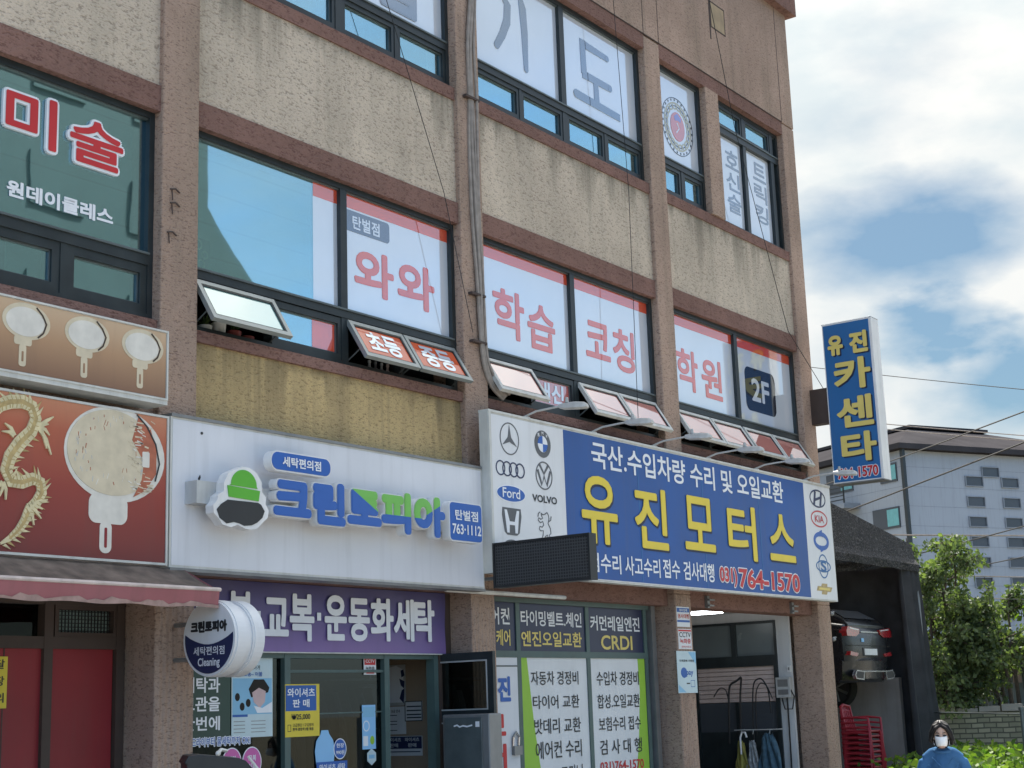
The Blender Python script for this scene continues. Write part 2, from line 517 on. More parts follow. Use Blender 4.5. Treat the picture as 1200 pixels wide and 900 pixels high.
def split_mat():
    """raised letters printed blue with a green upper part"""
    m, t, out = new_mat("letter_blue_green")
    c = t.nodes.new("ShaderNodeTexCoord")
    s = t.nodes.new("ShaderNodeSeparateXYZ")
    t.links.new(c.outputs["Object"], s.inputs[0])
    x, z = s.outputs[0], s.outputs[2]          # metres from the sign's lower left corner
    diag = math_node(t, "SUBTRACT", 0.79, math_node(t, "MULTIPLY", math_node(t, "SUBTRACT", x, 1.80), 0.52))
    flat = math_node(t, "ADD", 0.575, math_node(t, "MULTIPLY", math_node(t, "MAXIMUM", math_node(t, "SUBTRACT", x, 2.80), 0.0), 0.50))
    f = math_node(t, "GREATER_THAN", z, math_node(t, "MAXIMUM", diag, flat))
    f = math_node(t, "MULTIPLY", f, math_node(t, "GREATER_THAN", x, 1.78))
    principled(t, out, mix_rgb(t, f, (0.022, 0.105, 0.40), (0.16, 0.46, 0.08)), 0.4)


split_mat()


def stone_mat():
    m, t, out = new_mat("stone_course")
    b = t.nodes.new("ShaderNodeTexBrick")
    b.inputs["Color1"].default_value = (0.27, 0.255, 0.19, 1)
    b.inputs["Color2"].default_value = (0.15, 0.15, 0.11, 1)
    b.inputs["Mortar"].default_value = (0.07, 0.07, 0.055, 1)
    b.inputs["Scale"].default_value = 1.0
    b.inputs["Brick Width"].default_value = 0.30
    b.inputs["Row Height"].default_value = 0.095
    b.inputs["Mortar Size"].default_value = 0.014
    c = t.nodes.new("ShaderNodeTexCoord")
    s = t.nodes.new("ShaderNodeSeparateXYZ")
    t.links.new(c.outputs["Object"], s.inputs[0])
    k = t.nodes.new("ShaderNodeCombineXYZ")
    t.links.new(math_node(t, "SUBTRACT", s.outputs[0], math_node(t, "MULTIPLY", s.outputs[1], 1.0)), k.inputs[0])
    t.links.new(math_node(t, "ADD", s.outputs[2], math_node(t, "MULTIPLY", noise_tex(t, (2, 2, 2), 3), 0.05)), k.inputs[1])
    t.links.new(k.outputs[0], b.inputs[0])
    cc = mix_rgb(t, noise_tex(t, (8, 8, 8), 5), b.outputs[0], mix_rgb(t, 1.0, b.outputs[0], (1.5, 1.5, 1.4), "MULTIPLY"))
    p = principled(t, out, cc, 0.9)
    bump(t, p, b.outputs[1], -0.8, 0.03)


stone_mat()


def ground_mat(name, col, scale):
    m, t, out = new_mat(name)
    a = noise_tex(t, (scale, scale, scale), 6, 0.6)
    f = noise_tex(t, (90, 90, 90), 3)
    c = mix_rgb(t, a, tuple(x * 0.7 for x in col), tuple(x * 1.3 for x in col))
    c = mix_rgb(t, math_node(t, "MULTIPLY", f, 0.4), c, tuple(x * 0.6 for x in col))
    p = principled(t, out, c, 0.92)
    bump(t, p, f, 0.4, 0.01)


ground_mat("asphalt", (0.055, 0.055, 0.057), 0.6)
ground_mat("street_bounce", (0.36, 0.345, 0.32), 0.5)  # unseen road surface, made pale to bounce light onto the facade
ground_mat("concrete", (0.34, 0.32, 0.29), 0.8)
ground_mat("earth", (0.14, 0.12, 0.08), 0.3)
m_, t_, o_ = new_mat("tube_light")
e_ = t_.nodes.new("ShaderNodeEmission")
e_.inputs[0].default_value = (0.92, 0.96, 1.0, 1)
e_.inputs[1].default_value = 6.0
t_.links.new(e_.outputs[0], o_.inputs[0])

# ------------------------------------------------------------------ mesh building
ROOT = {}                                        # object name -> world location its mesh is measured from


def front(Y):                                    # u to the right, v up, w out of the facade
    return lambda u, v, w=0.0: (u, Y - w, v)


def sidewise(X):                                 # a face that looks to the left along the street: u runs towards the street
    return lambda u, v, w=0.0: (X - w, -u, v)


def world(u, v, w=0.0):
    return (u, w, v)


class MB:
    def __init__(self):
        self.v, self.f, self.m = [], [], []

    def add(self, verts, faces, mat=0):
        b = len(self.v)
        self.v += [tuple(p) for p in verts]
        self.f += [tuple(b + i for i in q) for q in faces]
        self.m += [mat] * len(faces)

    def box(self, x0, x1, y0, y1, z0, z1, mat=0):
        self.add([(x0, y0, z0), (x1, y0, z0), (x1, y1, z0), (x0, y1, z0), (x0, y0, z1), (x1, y0, z1), (x1, y1, z1), (x0, y1, z1)],
                 [(0, 3, 2, 1), (4, 5, 6, 7), (0, 1, 5, 4), (1, 2, 6, 5), (2, 3, 7, 6), (3, 0, 4, 7)], mat)

    def slab(self, fr, u0, u1, v0, v1, w0, w1, mat=0):
        p = [fr(u, v, w) for w in (w0, w1) for (u, v) in ((u0, v0), (u1, v0), (u1, v1), (u0, v1))]
        self.add(p, [(3, 2, 1, 0), (4, 5, 6, 7), (0, 1, 5, 4), (1, 2, 6, 5), (2, 3, 7, 6), (3, 0, 4, 7)], mat)

    def rim(self, fr, u0, u1, v0, v1, t, w0, w1, mat=0):
        self.slab(fr, u0, u0 + t, v0, v1, w0, w1, mat)
        self.slab(fr, u1 - t, u1, v0, v1, w0, w1, mat)
        self.slab(fr, u0 + t, u1 - t, v0, v0 + t, w0, w1, mat)
        self.slab(fr, u0 + t, u1 - t, v1 - t, v1, w0, w1, mat)

    def poly(self, fr, pts, w0, w1, mat=0, side=None):
        n = len(pts)
        p = [fr(u, v, w0) for u, v in pts] + [fr(u, v, w1) for u, v in pts]
        self.add(p, [tuple(range(n - 1, -1, -1)), tuple(range(n, 2 * n))], mat)
        self.add(p, [(i, (i + 1) % n, n + (i + 1) % n, n + i) for i in range(n)], mat if side is None else side)

    def ellipse(self, fr, cu, cv, ru, rv, w0, w1, mat=0, n=28, side=None):
        self.poly(fr, [(cu + ru * math.cos(2 * math.pi * i / n), cv + rv * math.sin(2 * math.pi * i / n)) for i in range(n)], w0, w1, mat, side)

    def ring(self, fr, cu, cv, ru, rv, t, w0, w1, mat=0, n=32, a0=0.0, a1=2 * math.pi):
        full = abs(a1 - a0 - 2 * math.pi) < 1e-6
        k = n if full else n + 1
        p = []
        for i in range(k):
            a = a0 + (a1 - a0) * i / n
            c, s = math.cos(a), math.sin(a)
            p += [fr(cu + ru * c, cv + rv * s, w0), fr(cu + ru * c, cv + rv * s, w1),
                  fr(cu + (ru - t) * c, cv + (rv - t) * s, w1), fr(cu + (ru - t) * c, cv + (rv - t) * s, w0)]
        q = []
        for i in range(n):
            j = (i + 1) % k
            for e in range(4):
                q.append((4 * i + e, 4 * j + e, 4 * j + (e + 1) % 4, 4 * i + (e + 1) % 4))
        self.add(p, q, mat)

    def stroke(self, fr, pts, t, w0, w1, mat=0):
        """a bent flat band along a polyline in the plane of fr; t is one width or a list"""
        n = len(pts)
        L, Rr = [], []
        for i, (u, v) in enumerate(pts):
            a = pts[max(0, i - 1)]
            b = pts[min(n - 1, i + 1)]
            d = Vector((b[0] - a[0], b[1] - a[1]))
            d.normalize()
            h = (t[i] if isinstance(t, (list, tuple)) else t) / 2
            L.append((u - d.y * h, v + d.x * h))
            Rr.append((u + d.y * h, v - d.x * h))
        for i in range(n - 1):
            self.poly(fr, [Rr[i], Rr[i + 1], L[i + 1], L[i]], w0, w1, mat)

    def tube(self, pts, r, n=8, mat=0, cap=True):
        pts = [Vector(p) for p in pts]
        k = len(pts)
        rings = []
        prev = None
        for i, p in enumerate(pts):
            d = (pts[min(k - 1, i + 1)] - pts[max(0, i - 1)]).normalized()
            if prev is None:
                ref = Vector((0, 0, 1)) if abs(d.z) < 0.9 else Vector((1, 0, 0))
                a = d.cross(ref).normalized()
            else:
                a = (prev - d * prev.dot(d)).normalized()
            prev = a
            b = d.cross(a)
            rr = r[i] if isinstance(r, (list, tuple)) else r
            rings.append([p + (a * math.cos(2 * math.pi * j / n) + b * math.sin(2 * math.pi * j / n)) * rr for j in range(n)])
        vs = [q for ring in rings for q in ring]
        fs = [(i * n + j, i * n + (j + 1) % n, (i + 1) * n + (j + 1) % n, (i + 1) * n + j) for i in range(k - 1) for j in range(n)]
        if cap:
            fs += [tuple(range(n - 1, -1, -1)), tuple((k - 1) * n + j for j in range(n))]
        self.add(vs, fs, mat)

    def ball(self, c, rx_, ry_, rz_, mat=0, n=16, m=10):
        vs = [(c[0], c[1], c[2] + rz_)]
        for i in range(1, m):
            a = math.pi * i / m
            for j in range(n):
                b = 2 * math.pi * j / n
                vs.append((c[0] + rx_ * math.sin(a) * math.cos(b), c[1] + ry_ * math.sin(a) * math.sin(b), c[2] + rz_ * math.cos(a)))
        vs.append((c[0], c[1], c[2] - rz_))
        fs = [(0, 1 + j, 1 + (j + 1) % n) for j in range(n)]
        for i in range(m - 2):
            for j in range(n):
                fs.append((1 + i * n + j, 1 + (i + 1) * n + j, 1 + (i + 1) * n + (j + 1) % n, 1 + i * n + (j + 1) % n))
        e = len(vs) - 1
        fs += [(e, 1 + (m - 2) * n + (j + 1) % n, 1 + (m - 2) * n + j) for j in range(n)]
        self.add(vs, fs, mat)

    def loft(self, rings, mat=0, cap=True):
        n = len(rings[0])
        vs = [p for r_ in rings for p in r_]
        fs = [(i * n + j, i * n + (j + 1) % n, (i + 1) * n + (j + 1) % n, (i + 1) * n + j) for i in range(len(rings) - 1) for j in range(n)]
        if cap:
            fs += [tuple(range(n - 1, -1, -1)), tuple((len(rings) - 1) * n + j for j in range(n))]
        self.add(vs, fs, mat)

    def build(self, name, mats, parent=None, smooth=False, loc=None, bevel=0.0):
        if isinstance(mats, str):
            mats = [mats]
        if parent is not None:
            base = ROOT[parent.name]
        else:
            if loc is None:
                xs, ys, zs = zip(*self.v)
                loc = ((min(xs) + max(xs)) / 2, (min(ys) + max(ys)) / 2, min(zs))
            base = Vector(loc)
        me = bpy.data.meshes.new(name)
        me.from_pydata([tuple(Vector(p) - base) for p in self.v], [], self.f)
        for a in mats:
            me.materials.append(MATS[a])
        me.polygons.foreach_set("material_index", self.m)
        if smooth:
            me.polygons.foreach_set("use_smooth", [True] * len(me.polygons))
        me.update()
        if smooth:
            bm = bmesh.new()
            bm.from_mesh(me)
            bmesh.ops.recalc_face_normals(bm, faces=bm.faces)
            bm.to_mesh(me)
            bm.free()
            me.set_sharp_from_angle(angle=R(48))
        o = bpy.data.objects.new(name, me)
        COL.objects.link(o)
        ROOT[o.name] = base
        if parent is not None:
            o.parent = parent
        else:
            o.location = base
        if bevel:
            mo = o.modifiers.new("bevel", "BEVEL")
            mo.width = bevel
            mo.segments = 2
            mo.limit_method = "ANGLE"
        return o


def tag(o, label, cat, group=None):
    o["label"] = label
    o["category"] = cat
    if group:
        o["group"] = group
    return o


def thing(name, label, cat, loc, group=None):
    o = bpy.data.objects.new(name, None)
    COL.objects.link(o)
    o.location = loc
    o.empty_display_size = 0.2
    ROOT[o.name] = Vector(loc)
    return tag(o, label, cat, group)


def setting(o):
    o["kind"] = "structure"
    return o


# ------------------------------------------------------------------ lettering
_glyphs = {}


def glyph_mesh(body, off, solid):
    key = (body, off, solid)
    if key not in _glyphs:
        c = bpy.data.curves.new("lettering", "FONT")
        c.body = body
        c.resolution_u = 4
        c.offset = off
        c.extrude = 0.1 if solid else 0.0
        o = bpy.data.objects.new("lettering", c)
        COL.objects.link(o)
        dg = bpy.context.evaluated_depsgraph_get()
        me = bpy.data.meshes.new_from_object(o.evaluated_get(dg))
        vs = [tuple(v.co) for v in me.vertices]
        fs = [tuple(p.vertices) for p in me.polygons]
        bpy.data.meshes.remove(me)
        bpy.data.objects.remove(o)
        bpy.data.curves.remove(c)
        _glyphs[key] = (vs, fs)
    return _glyphs[key]


def letters(mb, body, fr, u0, u1, v0, v1, w=0.003, off=0.0, grow=0.0, w_back=None, mat=0, du=0.0, dv=0.0, fat=0.0):
    """write body so that its ink fills u0..u1, v0..v1. fat (metres) thickens the strokes inside that box,
    grow (metres) thickens them beyond it for the outlined version behind"""
    vs, fs = glyph_mesh(body, off, w_back is not None)
    xs = [p[0] for p in vs]
    ys = [p[1] for p in vs]
    ax, bx_, ay, by_ = min(xs), max(xs), min(ys), max(ys)
    su, sv = (u1 - u0 - 2 * fat) / (bx_ - ax), (v1 - v0 - 2 * fat) / (by_ - ay)
    r_ = fat + grow
    shifts = [(0.0, 0.0)]
    if r_ > 0:
        for q in ((1.0,) if r_ < 0.014 else (1.0, 0.5)):
            shifts += [(r_ * q * math.cos(R(a_)), r_ * q * math.sin(R(a_))) for a_ in range(0, 360, 45 if q < 1 or r_ < 0.014 else 30)]
    for k, (sx, sy) in enumerate(shifts):
        out = []
        for x, y, z in vs:
            ww = w + 0.00012 * k if (w_back is None or z > 0) else w_back
            out.append(fr(u0 + fat + (x - ax) * su + du + sx, v0 + fat + (y - ay) * sv + dv + sy, ww))
        mb.add(out, fs, mat)


def text_part(name, body, fr, box, mat, parent, w=0.003, off=0.02, fat=0.0):
    mb = MB()
    letters(mb, body, fr, *box, w=w, off=min(off, 0.02), fat=fat)
    return mb.build(name, mat, parent)

# ================================================================== SETTING
mb = MB()
mb.box(-400, 900, -500, 900, -0.3, 0.0)
setting(mb.build("ground", "earth"))
mb = MB()
mb.box(-200, 300, -11.5, -3.2, -0.05, 0.004)
setting(mb.build("road", "street_bounce"))
mb = MB()
mb.box(-200, 21.0, -3.2, 0.6, -0.05, 0.12)
mb.box(-200, 21.0, -3.35, -3.2, -0.05, 0.13)
setting(mb.build("pavement", "concrete"))
mb = MB()
mb.box(-200, 300, -14.5, -11.5, -0.05, 0.12)
setting(mb.build("pavement", "concrete"))
mb = MB()
mb.box(21.0, 31.0, 0.0, 12.0, -0.05, 0.05)
setting(mb.build("yard_floor", "concrete"))

# ================================================================== MAIN BUILDING
B = thing("commercial_building", "three storey brown and cream stucco building with dark framed windows above the shops", "building", (12.0, 5.0, 0.0))
PX = [(-0.05, 0.35), (3.97, 4.37), (8.00, 8.40), (12.03, 12.42), (16.05, 16.44), (20.08, 20.48)]
for a, b in PX:
    mb = MB()
    mb.box(a, b, 0.0, 0.42, 2.98, 10.22)
    mb.build("pillar", "brown_stucco", B, bevel=0.012)
    mb = MB()
    mb.box(a, b, 0.0, 0.42, 0.0, 2.978)
    mb.build("pillar", "ridged_stucco", B, bevel=0.012)
BAY = [(0.35, 3.97), (4.37, 8.00), (8.40, 12.03), (12.42, 16.05), (16.44, 20.08)]
for i, (a, b) in enumerate(BAY):
    # ground floor header, lower spandrel, sill, lintel, spandrel, sill, lintel
    mb = MB()
    mb.box(a, b, 0.10, 0.42, 2.84, 3.10)
    mb.build("header_beam", "red_brown_stucco", B)
    mb = MB()
    mb.box(a, b, 0.07, 0.40, 3.10, 4.77)
    mb.build("spandrel_wall", "ochre_stucco" if i == 2 else "brown_stucco", B)
    for z0, z1, y in ((4.77, 4.87, 0.035), (6.67, 6.90, 0.03), (8.05, 8.19, 0.035), (10.04, 10.24, 0.006)):
        mb = MB()
        mb.box(a, b, y, 0.40, z0, z1)
        mb.build("sill_band" if z1 - z0 < 0.15 else "lintel_band", "red_brown_stucco", B)
    mb = MB()
    mb.box(a, b, 0.055, 0.40, 6.90, 8.05)
    mb.build("spandrel_wall", "cream_stucco", B)
# parapet wall above the top lintels, scored with joints
mb = MB()
mb.box(-0.05, 20.48, 0.0, 0.40, 10.24, 12.12)
mb.build("parapet_wall", "brown_stucco", B)
mb = MB()
for a, b in PX[1:]:
    for x in (a, b):
        if x < 20.4:
            mb.box(x - 0.006, x + 0.006, -0.003, 0.01, 10.24, 12.12)
mb.box(0.0, 20.08, -0.003, 0.01, 10.240, 10.252)
mb.build("wall_joint", "groove_dark", B)
mb = MB()
mb.box(17.99, 18.38, -0.004, 0.02, 11.05, 11.42)
mb.build("wall_patch", "tan_patch", B)
mb = MB()
mb.rim(front(0.0), 17.965, 18.40, 11.03, 11.44, 0.018, 0.0, 0.006)
mb.box(17.93, 17.96, -0.004, 0.01, 10.84, 11.44)
mb.build("patch_edge", "groove_dark", B)
mb = MB()
mb.box(-0.2, 20.62, -0.13, 0.5, 12.12, 12.42)
mb.build("cornice", "red_brown_stucco", B)
mb = MB()
mb.box(-0.05, 20.40, 0.40, 10.0, 12.0, 12.10)
mb.build("roof", "roof_grey", B)
mb = MB()
mb.box(20.20, 20.478, 0.42, 10.0, 0.0, 12.1)
mb.build("side_wall", "brown_stucco", B)
mb = MB()
mb.box(-0.05, 20.2, 9.7, 10.0, 0.0, 12.0)
mb.box(-0.05, 0.2, 0.42, 9.7, 0.0, 12.0)
mb.build("rear_wall", "brown_stucco", B)
for z in (3.25, 6.75, 10.1):
    mb = MB()
    mb.box(0.2, 20.2, 0.41, 9.7, z, z + 0.15)
    mb.build("floor_slab", "interior_dark", B)
for z0, z1 in ((0.13, 3.25), (3.4, 6.75), (6.9, 10.1)):
    for x in (4.15, 8.2, 12.2, 16.25):
        mb = MB()
        mb.box(x - 0.08, x + 0.08, 0.43, 3.2, z0, z1)
        mb.build("inner_wall", "interior_dark" if z0 > 1 else "interior_tan", B)
    mb = MB()
    mb.box(0.2, 20.2, 3.2, 3.35, z0, z1)
    mb.build("inner_wall", "interior_dark", B)
# chipped plaster with rusty fixings on the first pillar
for x, z in ((8.13, 6.0), (8.13, 5.88), (8.10, 5.62)):
    mb = MB()
    mb.tube([(x - 0.05, -0.012, z), (x, -0.02, z + 0.012), (x + 0.05, -0.012, z - 0.008)], 0.008, 5)
    mb.tube([(x - 0.03, -0.008, z), (x - 0.025, -0.012, z - 0.09)], 0.005, 5)
    mb.build("rusty_fixing", "groove_dark", B)

# ------------------------------------------------------------------ windows
GY, FY = 0.15, 0.10                               # glass and frame planes
F = front(GY)
FW = (-0.06, GY - FY)                             # frame from behind the glass to its front


def win_frame(x0, x1, z0, z1, bars_v, bars_h, t=0.055):
    mb = MB()
    mb.rim(F, x0, x1, z0, z1, t, *FW)
    for x, a, b, h in bars_v:
        mb.slab(F, x - h, x + h, a, b, FW[0], FW[1] - 0.003)
    for z, a, b, h in bars_h:
        mb.slab(F, a, b, z - h, z + h, FW[0], FW[1] + 0.006)
        mb.slab(F, a, b, z + h - 0.004, z + h + 0.014, FW[0] + 0.01, FW[1] + 0.022, 1)
    # a slim bright weather strip under the head
    mb.slab(F, x0 + t, x1 - t, z1 - t - 0.012, z1 - t, 0.0, 0.03, 1)
    o = mb.build("window", ["frame_dark", "frame_grey"], B)
    return o


def pane(win, x0, x1, z0, z1, mat, name="pane", w=0.0):
    mb = MB()
    mb.slab(F, x0, x1, z0, z1, w - 0.006, w)
    return mb.build(name, mat, win)


def closed_sash(win, x0, x1, z0, z1, mat="window_glass", t=0.06):
    mb = MB()
    mb.rim(F, x0, x1, z0, z1, t, -0.02, 0.040, 0)
    mb.rim(F, x0 + t, x1 - t, z0 + t, z1 - t, 0.012, -0.01, 0.018, 1)
    mb.slab(F, x0 + t, x1 - t, z0 + t, z1 - t, -0.004, 0.002, 2)
    return mb.build("sash", ["frame_dark", "frame_grey", mat], win)


def open_sash(win, x0, x1, zt, h, deg, mat, text=None, rim="sash_rim"):
    a = R(deg)
    s, c = math.sin(a), math.cos(a)

    def fr(u, v, w=0.0):
        return (u, FY + 0.0 + v * s - w * c, zt + v * c + w * s)
    t = 0.045
    mb = MB()
    mb.rim(fr, x0, x1, -h, 0, t, -0.03, 0.012, 0)
    mb.rim(fr, x0 + t, x1 - t, -h + t, -t, 0.016, -0.02, 0.006, 1)
    mb.slab(fr, x0 + t, x1 - t, -h + t, -t, -0.012, -0.004, 2)
    mats = [rim, "frame_dark", mat]
    if text:
        letters(mb, text, fr, x0 + 0.16, x1 - 0.16, -h + 0.09, -0.09, w=0.0, off=0.02, fat=0.004, mat=3)
        mats.append("film_white")
    o = mb.build("sash", mats, win)
    mb = MB()                                     # stay arms
    for u in (x0 + 0.02, x1 - 0.02):
        p, q = fr(u, -h * 0.72, -0.03), (u, FY + 0.02, zt - h * 0.86)
        mb.tube([p, q], 0.007, 5)
    mb.build("stay", "frame_grey", win)
    return o


ZT = 5.335                                         # top of the lower sashes


def window_2f(x0, x1, lower):
    m = (x0 + x1) / 2 + 0.115 if x0 == 8.40 else (x0 + x1) / 2 + 0.02
    q1, q3 = (x0 + 0.05 + m) / 2, (m + x1 - 0.05) / 2
    w = win_frame(x0, x1, 4.87, 6.67, [(m, 4.90, 6.64, 0.045), (q1, 4.90, ZT, 0.02), (q3, 4.90, ZT, 0.02)], [(5.38, x0 + 0.05, x1 - 0.05, 0.038)])
    xs = [(x0 + 0.05, q1 - 0.01), (q1 + 0.01, m - 0.03), (m + 0.03, q3 - 0.01), (q3 + 0.01, x1 - 0.05)]
    for (a, b), spec in zip(xs, lower):
        if spec[0] == "open":
            open_sash(w, a, b, ZT - 0.01, 0.45, *spec[1:])
        else:
            closed_sash(w, a, b, 4.925, ZT, spec[1])
    return w, m


# bay 1, second floor: the art studio window with blinds
w1 = win_frame(4.37, 8.00, 4.87, 6.67, [(6.19, 4.9, 6.64, 0.045), (5.28, 4.9, ZT, 0.03), (7.12, 4.9, ZT, 0.03)], [(5.38, 4.42, 7.95, 0.045)])
pane(w1, 4.42, 6.15, 5.42, 6.62, "window_glass")
pane(w1, 6.23, 7.95, 5.42, 6.62, "window_glass")
for a, b in ((4.42, 5.25), (5.31, 6.15), (6.23, 7.09), (7.15, 7.95)):
    closed_sash(w1, a, b, 4.925, ZT, t=0.075)
mb = MB()
mb.box(4.45, 7.93, 0.30, 0.33, 5.38, 6.66)
mb.build("blind", "blind", w1)
mb = MB()
mb.box(6.75, 7.06, 0.30, 0.33, 4.9, 5.36)
mb.box(7.2, 7.93, 0.29, 0.32, 4.9, 5.36)
mb.build("curtain", "curtain_teal", w1)
for body, box in (("미", (6.56, 7.03, 6.05, 6.47)), ("술", (7.155, 7.685, 6.04, 6.42))):
    mb = MB()
    letters(mb, body, F, *box, w=0.030, off=0.0, fat=0.011, grow=0.020, w_back=0.004, mat=0)
    letters(mb, body, F, *box, w=0.036, off=0.0, fat=0.011, mat=1)
    mb.build("lettering", ["white_print", "red_print"], w1)
mb = MB()
letters(mb, "원데이클레스", F, 6.613, 7.62, 5.60, 5.735, w=0.006, off=0.02, fat=0.003)
mb.build("lettering", "white_print", w1)

# bay 2, second floor
w2, m2 = window_2f(8.40, 12.03, [("open", 32, "sash_aqua"), ("shut", "window_glass"), ("open", 32, "film_orange", "초등"), ("open", 32, "film_orange", "중등")])
pane(w2, 8.45, 9.955, 5.42, 6.62, "window_glass")
pane(w2, 9.955, m2 - 0.04, 5.42, 6.62, "film_white", "film")
pane(w2, 9.957, m2 - 0.04, 6.47, 6.62, "film_red", "film", 0.003)
pane(w2, m2 + 0.04, 11.98, 5.42, 6.62, "film_white", "film")
pane(w2, m2 + 0.04, 11.98, 6.475, 6.62, "film_red", "film", 0.003)
pane(w2, 9.93, m2 - 0.10, 4.99, 5.27, "film_red", "film", 0.004)
mb = MB()
mb.box(8.44, 10.2, 0.42, 0.44, 5.38, 6.66)
mb.build("blind", "blind", w2)


def rounded(fr, u0, u1, v0, v1, r, n=6):
    pts = []
    for cx, cy, a in ((u1 - r, v1 - r, 0), (u0 + r, v1 - r, 90), (u0 + r, v0 + r, 180), (u1 - r, v0 + r, 270)):
        for i in range(n + 1):
            b = R(a + 90 * i / n)
            pts.append((cx + r * math.cos(b), cy + r * math.sin(b)))
    return pts


mb = MB()
mb.poly(F, rounded(F, 10.375, 11.05, 6.245, 6.455, 0.04), 0.0, 0.004)
mb.build("label_patch", "film_navy", w2)
text_part("lettering", "탄벌점", F, (10.50, 10.90, 6.278, 6.416), "film_white", w2, 0.005, 0.0, 0.004)
for body, box in (("와", (10.52, 11.11, 5.655, 6.115)), ("와", (11.16, 11.75, 5.655, 6.125))):
    text_part("lettering", body, F, box, "film_red", w2, 0.0012, 0.0, 0.019)
# small decorated panel in the lower left corner of the clear pane
mb = MB()
mb.slab(front(0.30), 8.47, 8.80, 5.42, 5.78, 0, 0.01, 0)
for u, v, r_ in ((8.54, 5.70, 0.06), (8.66, 5.72, 0.05), (8.58, 5.55, 0.05), (8.70, 5.55, 0.045), (8.74, 5.64, 0.04)):
    mb.ring(front(0.30), u, v, r_, r_, 0.015, 0.01, 0.015, 1, 12)
mb.build("decorated_panel", ["charcoal", "gold_print"], w2)

# bay 3, second floor
w3, m3 = window_2f(12.42, 16.05, [("open", 32, "film_glare", None, "white_side"), ("shut", "film_pink"), ("open", 32, "film_glare", None, "white_side"), ("open", 32, "film_glare", None, "white_side")])
for a, b in ((12.47, m3 - 0.04), (m3 + 0.04, 16.0)):
    pane(w3, a, b, 5.42, 6.62, "film_white", "film")
    pane(w3, a, b, 6.475, 6.62, "film_red", "film", 0.003)
for body, box in (("학", (12.749, 13.334, 5.63, 6.18)), ("습", (13.389, 13.935, 5.60, 6.13)), ("코", (14.563, 15.105, 5.70, 6.152)), ("칭", (15.161, 15.66, 5.63, 6.164))):
    text_part("lettering", body, F, box, "film_red", w3, 0.0012, 0.0, 0.016)
text_part("lettering", "내신", F, (13.53, 14.05, 5.02, 5.245), "film_white", w3, 0.006, 0.02, 0.004)

# bay 4, second floor
w4, m4 = window_2f(16.44, 20.08, [("open", 32, "film_glare", None, "white_side"), ("open", 32, "film_glare", None, "white_side"), ("open", 32, "film_glare", None, "white_side"), ("open", 32, "film_glare", None, "white_side")])
for a, b in ((16.49, m4 - 0.04), (m4 + 0.04, 20.03)):
    pane(w4, a, b, 5.42, 6.62, "film_white", "film")
    pane(w4, a, b, 6.475, 6.62, "film_red", "film", 0.003)
for body, box in (("학", (16.683, 17.248, 5.63, 6.185)), ("원", (17.338, 17.902, 5.616, 6.163))):
    text_part("lettering", body, F, box, "film_red", w4, 0.0012, 0.0, 0.016)
mb = MB()
mb.poly(F, rounded(F, 18.58, 19.50, 5.617, 6.238, 0.11), 0.0, 0.004)
mb.build("label_patch", "film_black", w4)
text_part("lettering", "2F", F, (18.76, 19.30, 5.766, 6.095), "film_white", w4, 0.005, 0.0, 0.012)

# third floor, bays 1 to 3
def window_3f(x0, x1):
    m = (x0 + x1) / 2 + (0.08 if x0 == 8.40 else 0.03)
    q1, q3 = (x0 + m) / 2 + 0.01, (m + x1) / 2
    w = win_frame(x0, x1, 8.19, 10.04, [(m, 8.2, 10.0, 0.05), (q1, 8.2, 8.65, 0.025), (q3, 8.2, 8.65, 0.025)], [(8.66, x0 + 0.05, x1 - 0.05, 0.04)])
    for a, b in ((x0 + 0.05, q1 - 0.02), (q1 + 0.02, m - 0.045), (m + 0.045, q3 - 0.02), (q3 + 0.02, x1 - 0.05)):
        closed_sash(w, a, b, 8.245, 8.62, t=0.05)
    for a, b in ((x0 + 0.055, m - 0.05), (m + 0.05, x1 - 0.055)):
        pane(w, a, b, 8.70, 9.99, "film_white", "film")
    return w, m


t1, _ = window_3f(4.37, 8.00)
t2, _ = window_3f(8.40, 12.03)
t3, _ = window_3f(12.42, 16.05)
text_part("lettering", "합", F, (10.85, 11.68, 8.80, 9.62), "film_ink_washed", t2, 0.006, 0.01, 0.03)
mb = MB()                                          # brush written giyeok and the upright
mb.stroke(F, [(12.86, 9.70), (13.12, 9.72), (13.22, 9.63), (13.20, 9.42), (13.10, 9.22), (12.99, 9.06)], [0.10, 0.12, 0.13, 0.13, 0.115, 0.10], 0.0, 0.006)
mb.ellipse(F, 12.985, 9.055, 0.05, 0.05, 0.0, 0.0078, n=12)
mb.stroke(F, [(13.46, 9.88), (13.52, 9.70), (13.545, 9.40), (13.55, 8.95)], [0.06, 0.14, 0.125, 0.085], 0.0, 0.006)
mb.ellipse(F, 13.55, 8.945, 0.043, 0.043, 0.0, 0.0078, n=12)
mb.build("lettering", "film_ink_washed", t3)
mb = MB()                                          # brush written do
mb.stroke(F, [(15.35, 9.69), (14.82, 9.705)], [0.085, 0.105], 0.0, 0.006)
mb.ellipse(F, 15.35, 9.69, 0.045, 0.043, 0.0, 0.0078, n=12)
mb.stroke(F, [(14.79, 9.76), (14.80, 9.30)], [0.115, 0.12], 0.0, 0.0062)
mb.stroke(F, [(14.76, 9.295), (15.39, 9.30)], [0.11, 0.095], 0.0, 0.0064)
mb.ellipse(F, 15.39, 9.30, 0.048, 0.048, 0.0, 0.0078, n=12)
mb.stroke(F, [(15.06, 9.28), (15.07, 8.98)], [0.10, 0.12], 0.0, 0.0066)
mb.stroke(F, [(14.60, 8.985), (15.60, 8.965)], [0.115, 0.10], 0.0, 0.0068)
mb.ellipse(F, 14.60, 8.985, 0.057, 0.057, 0.0, 0.0078, n=12)
mb.build("lettering", "film_ink_washed", t3)

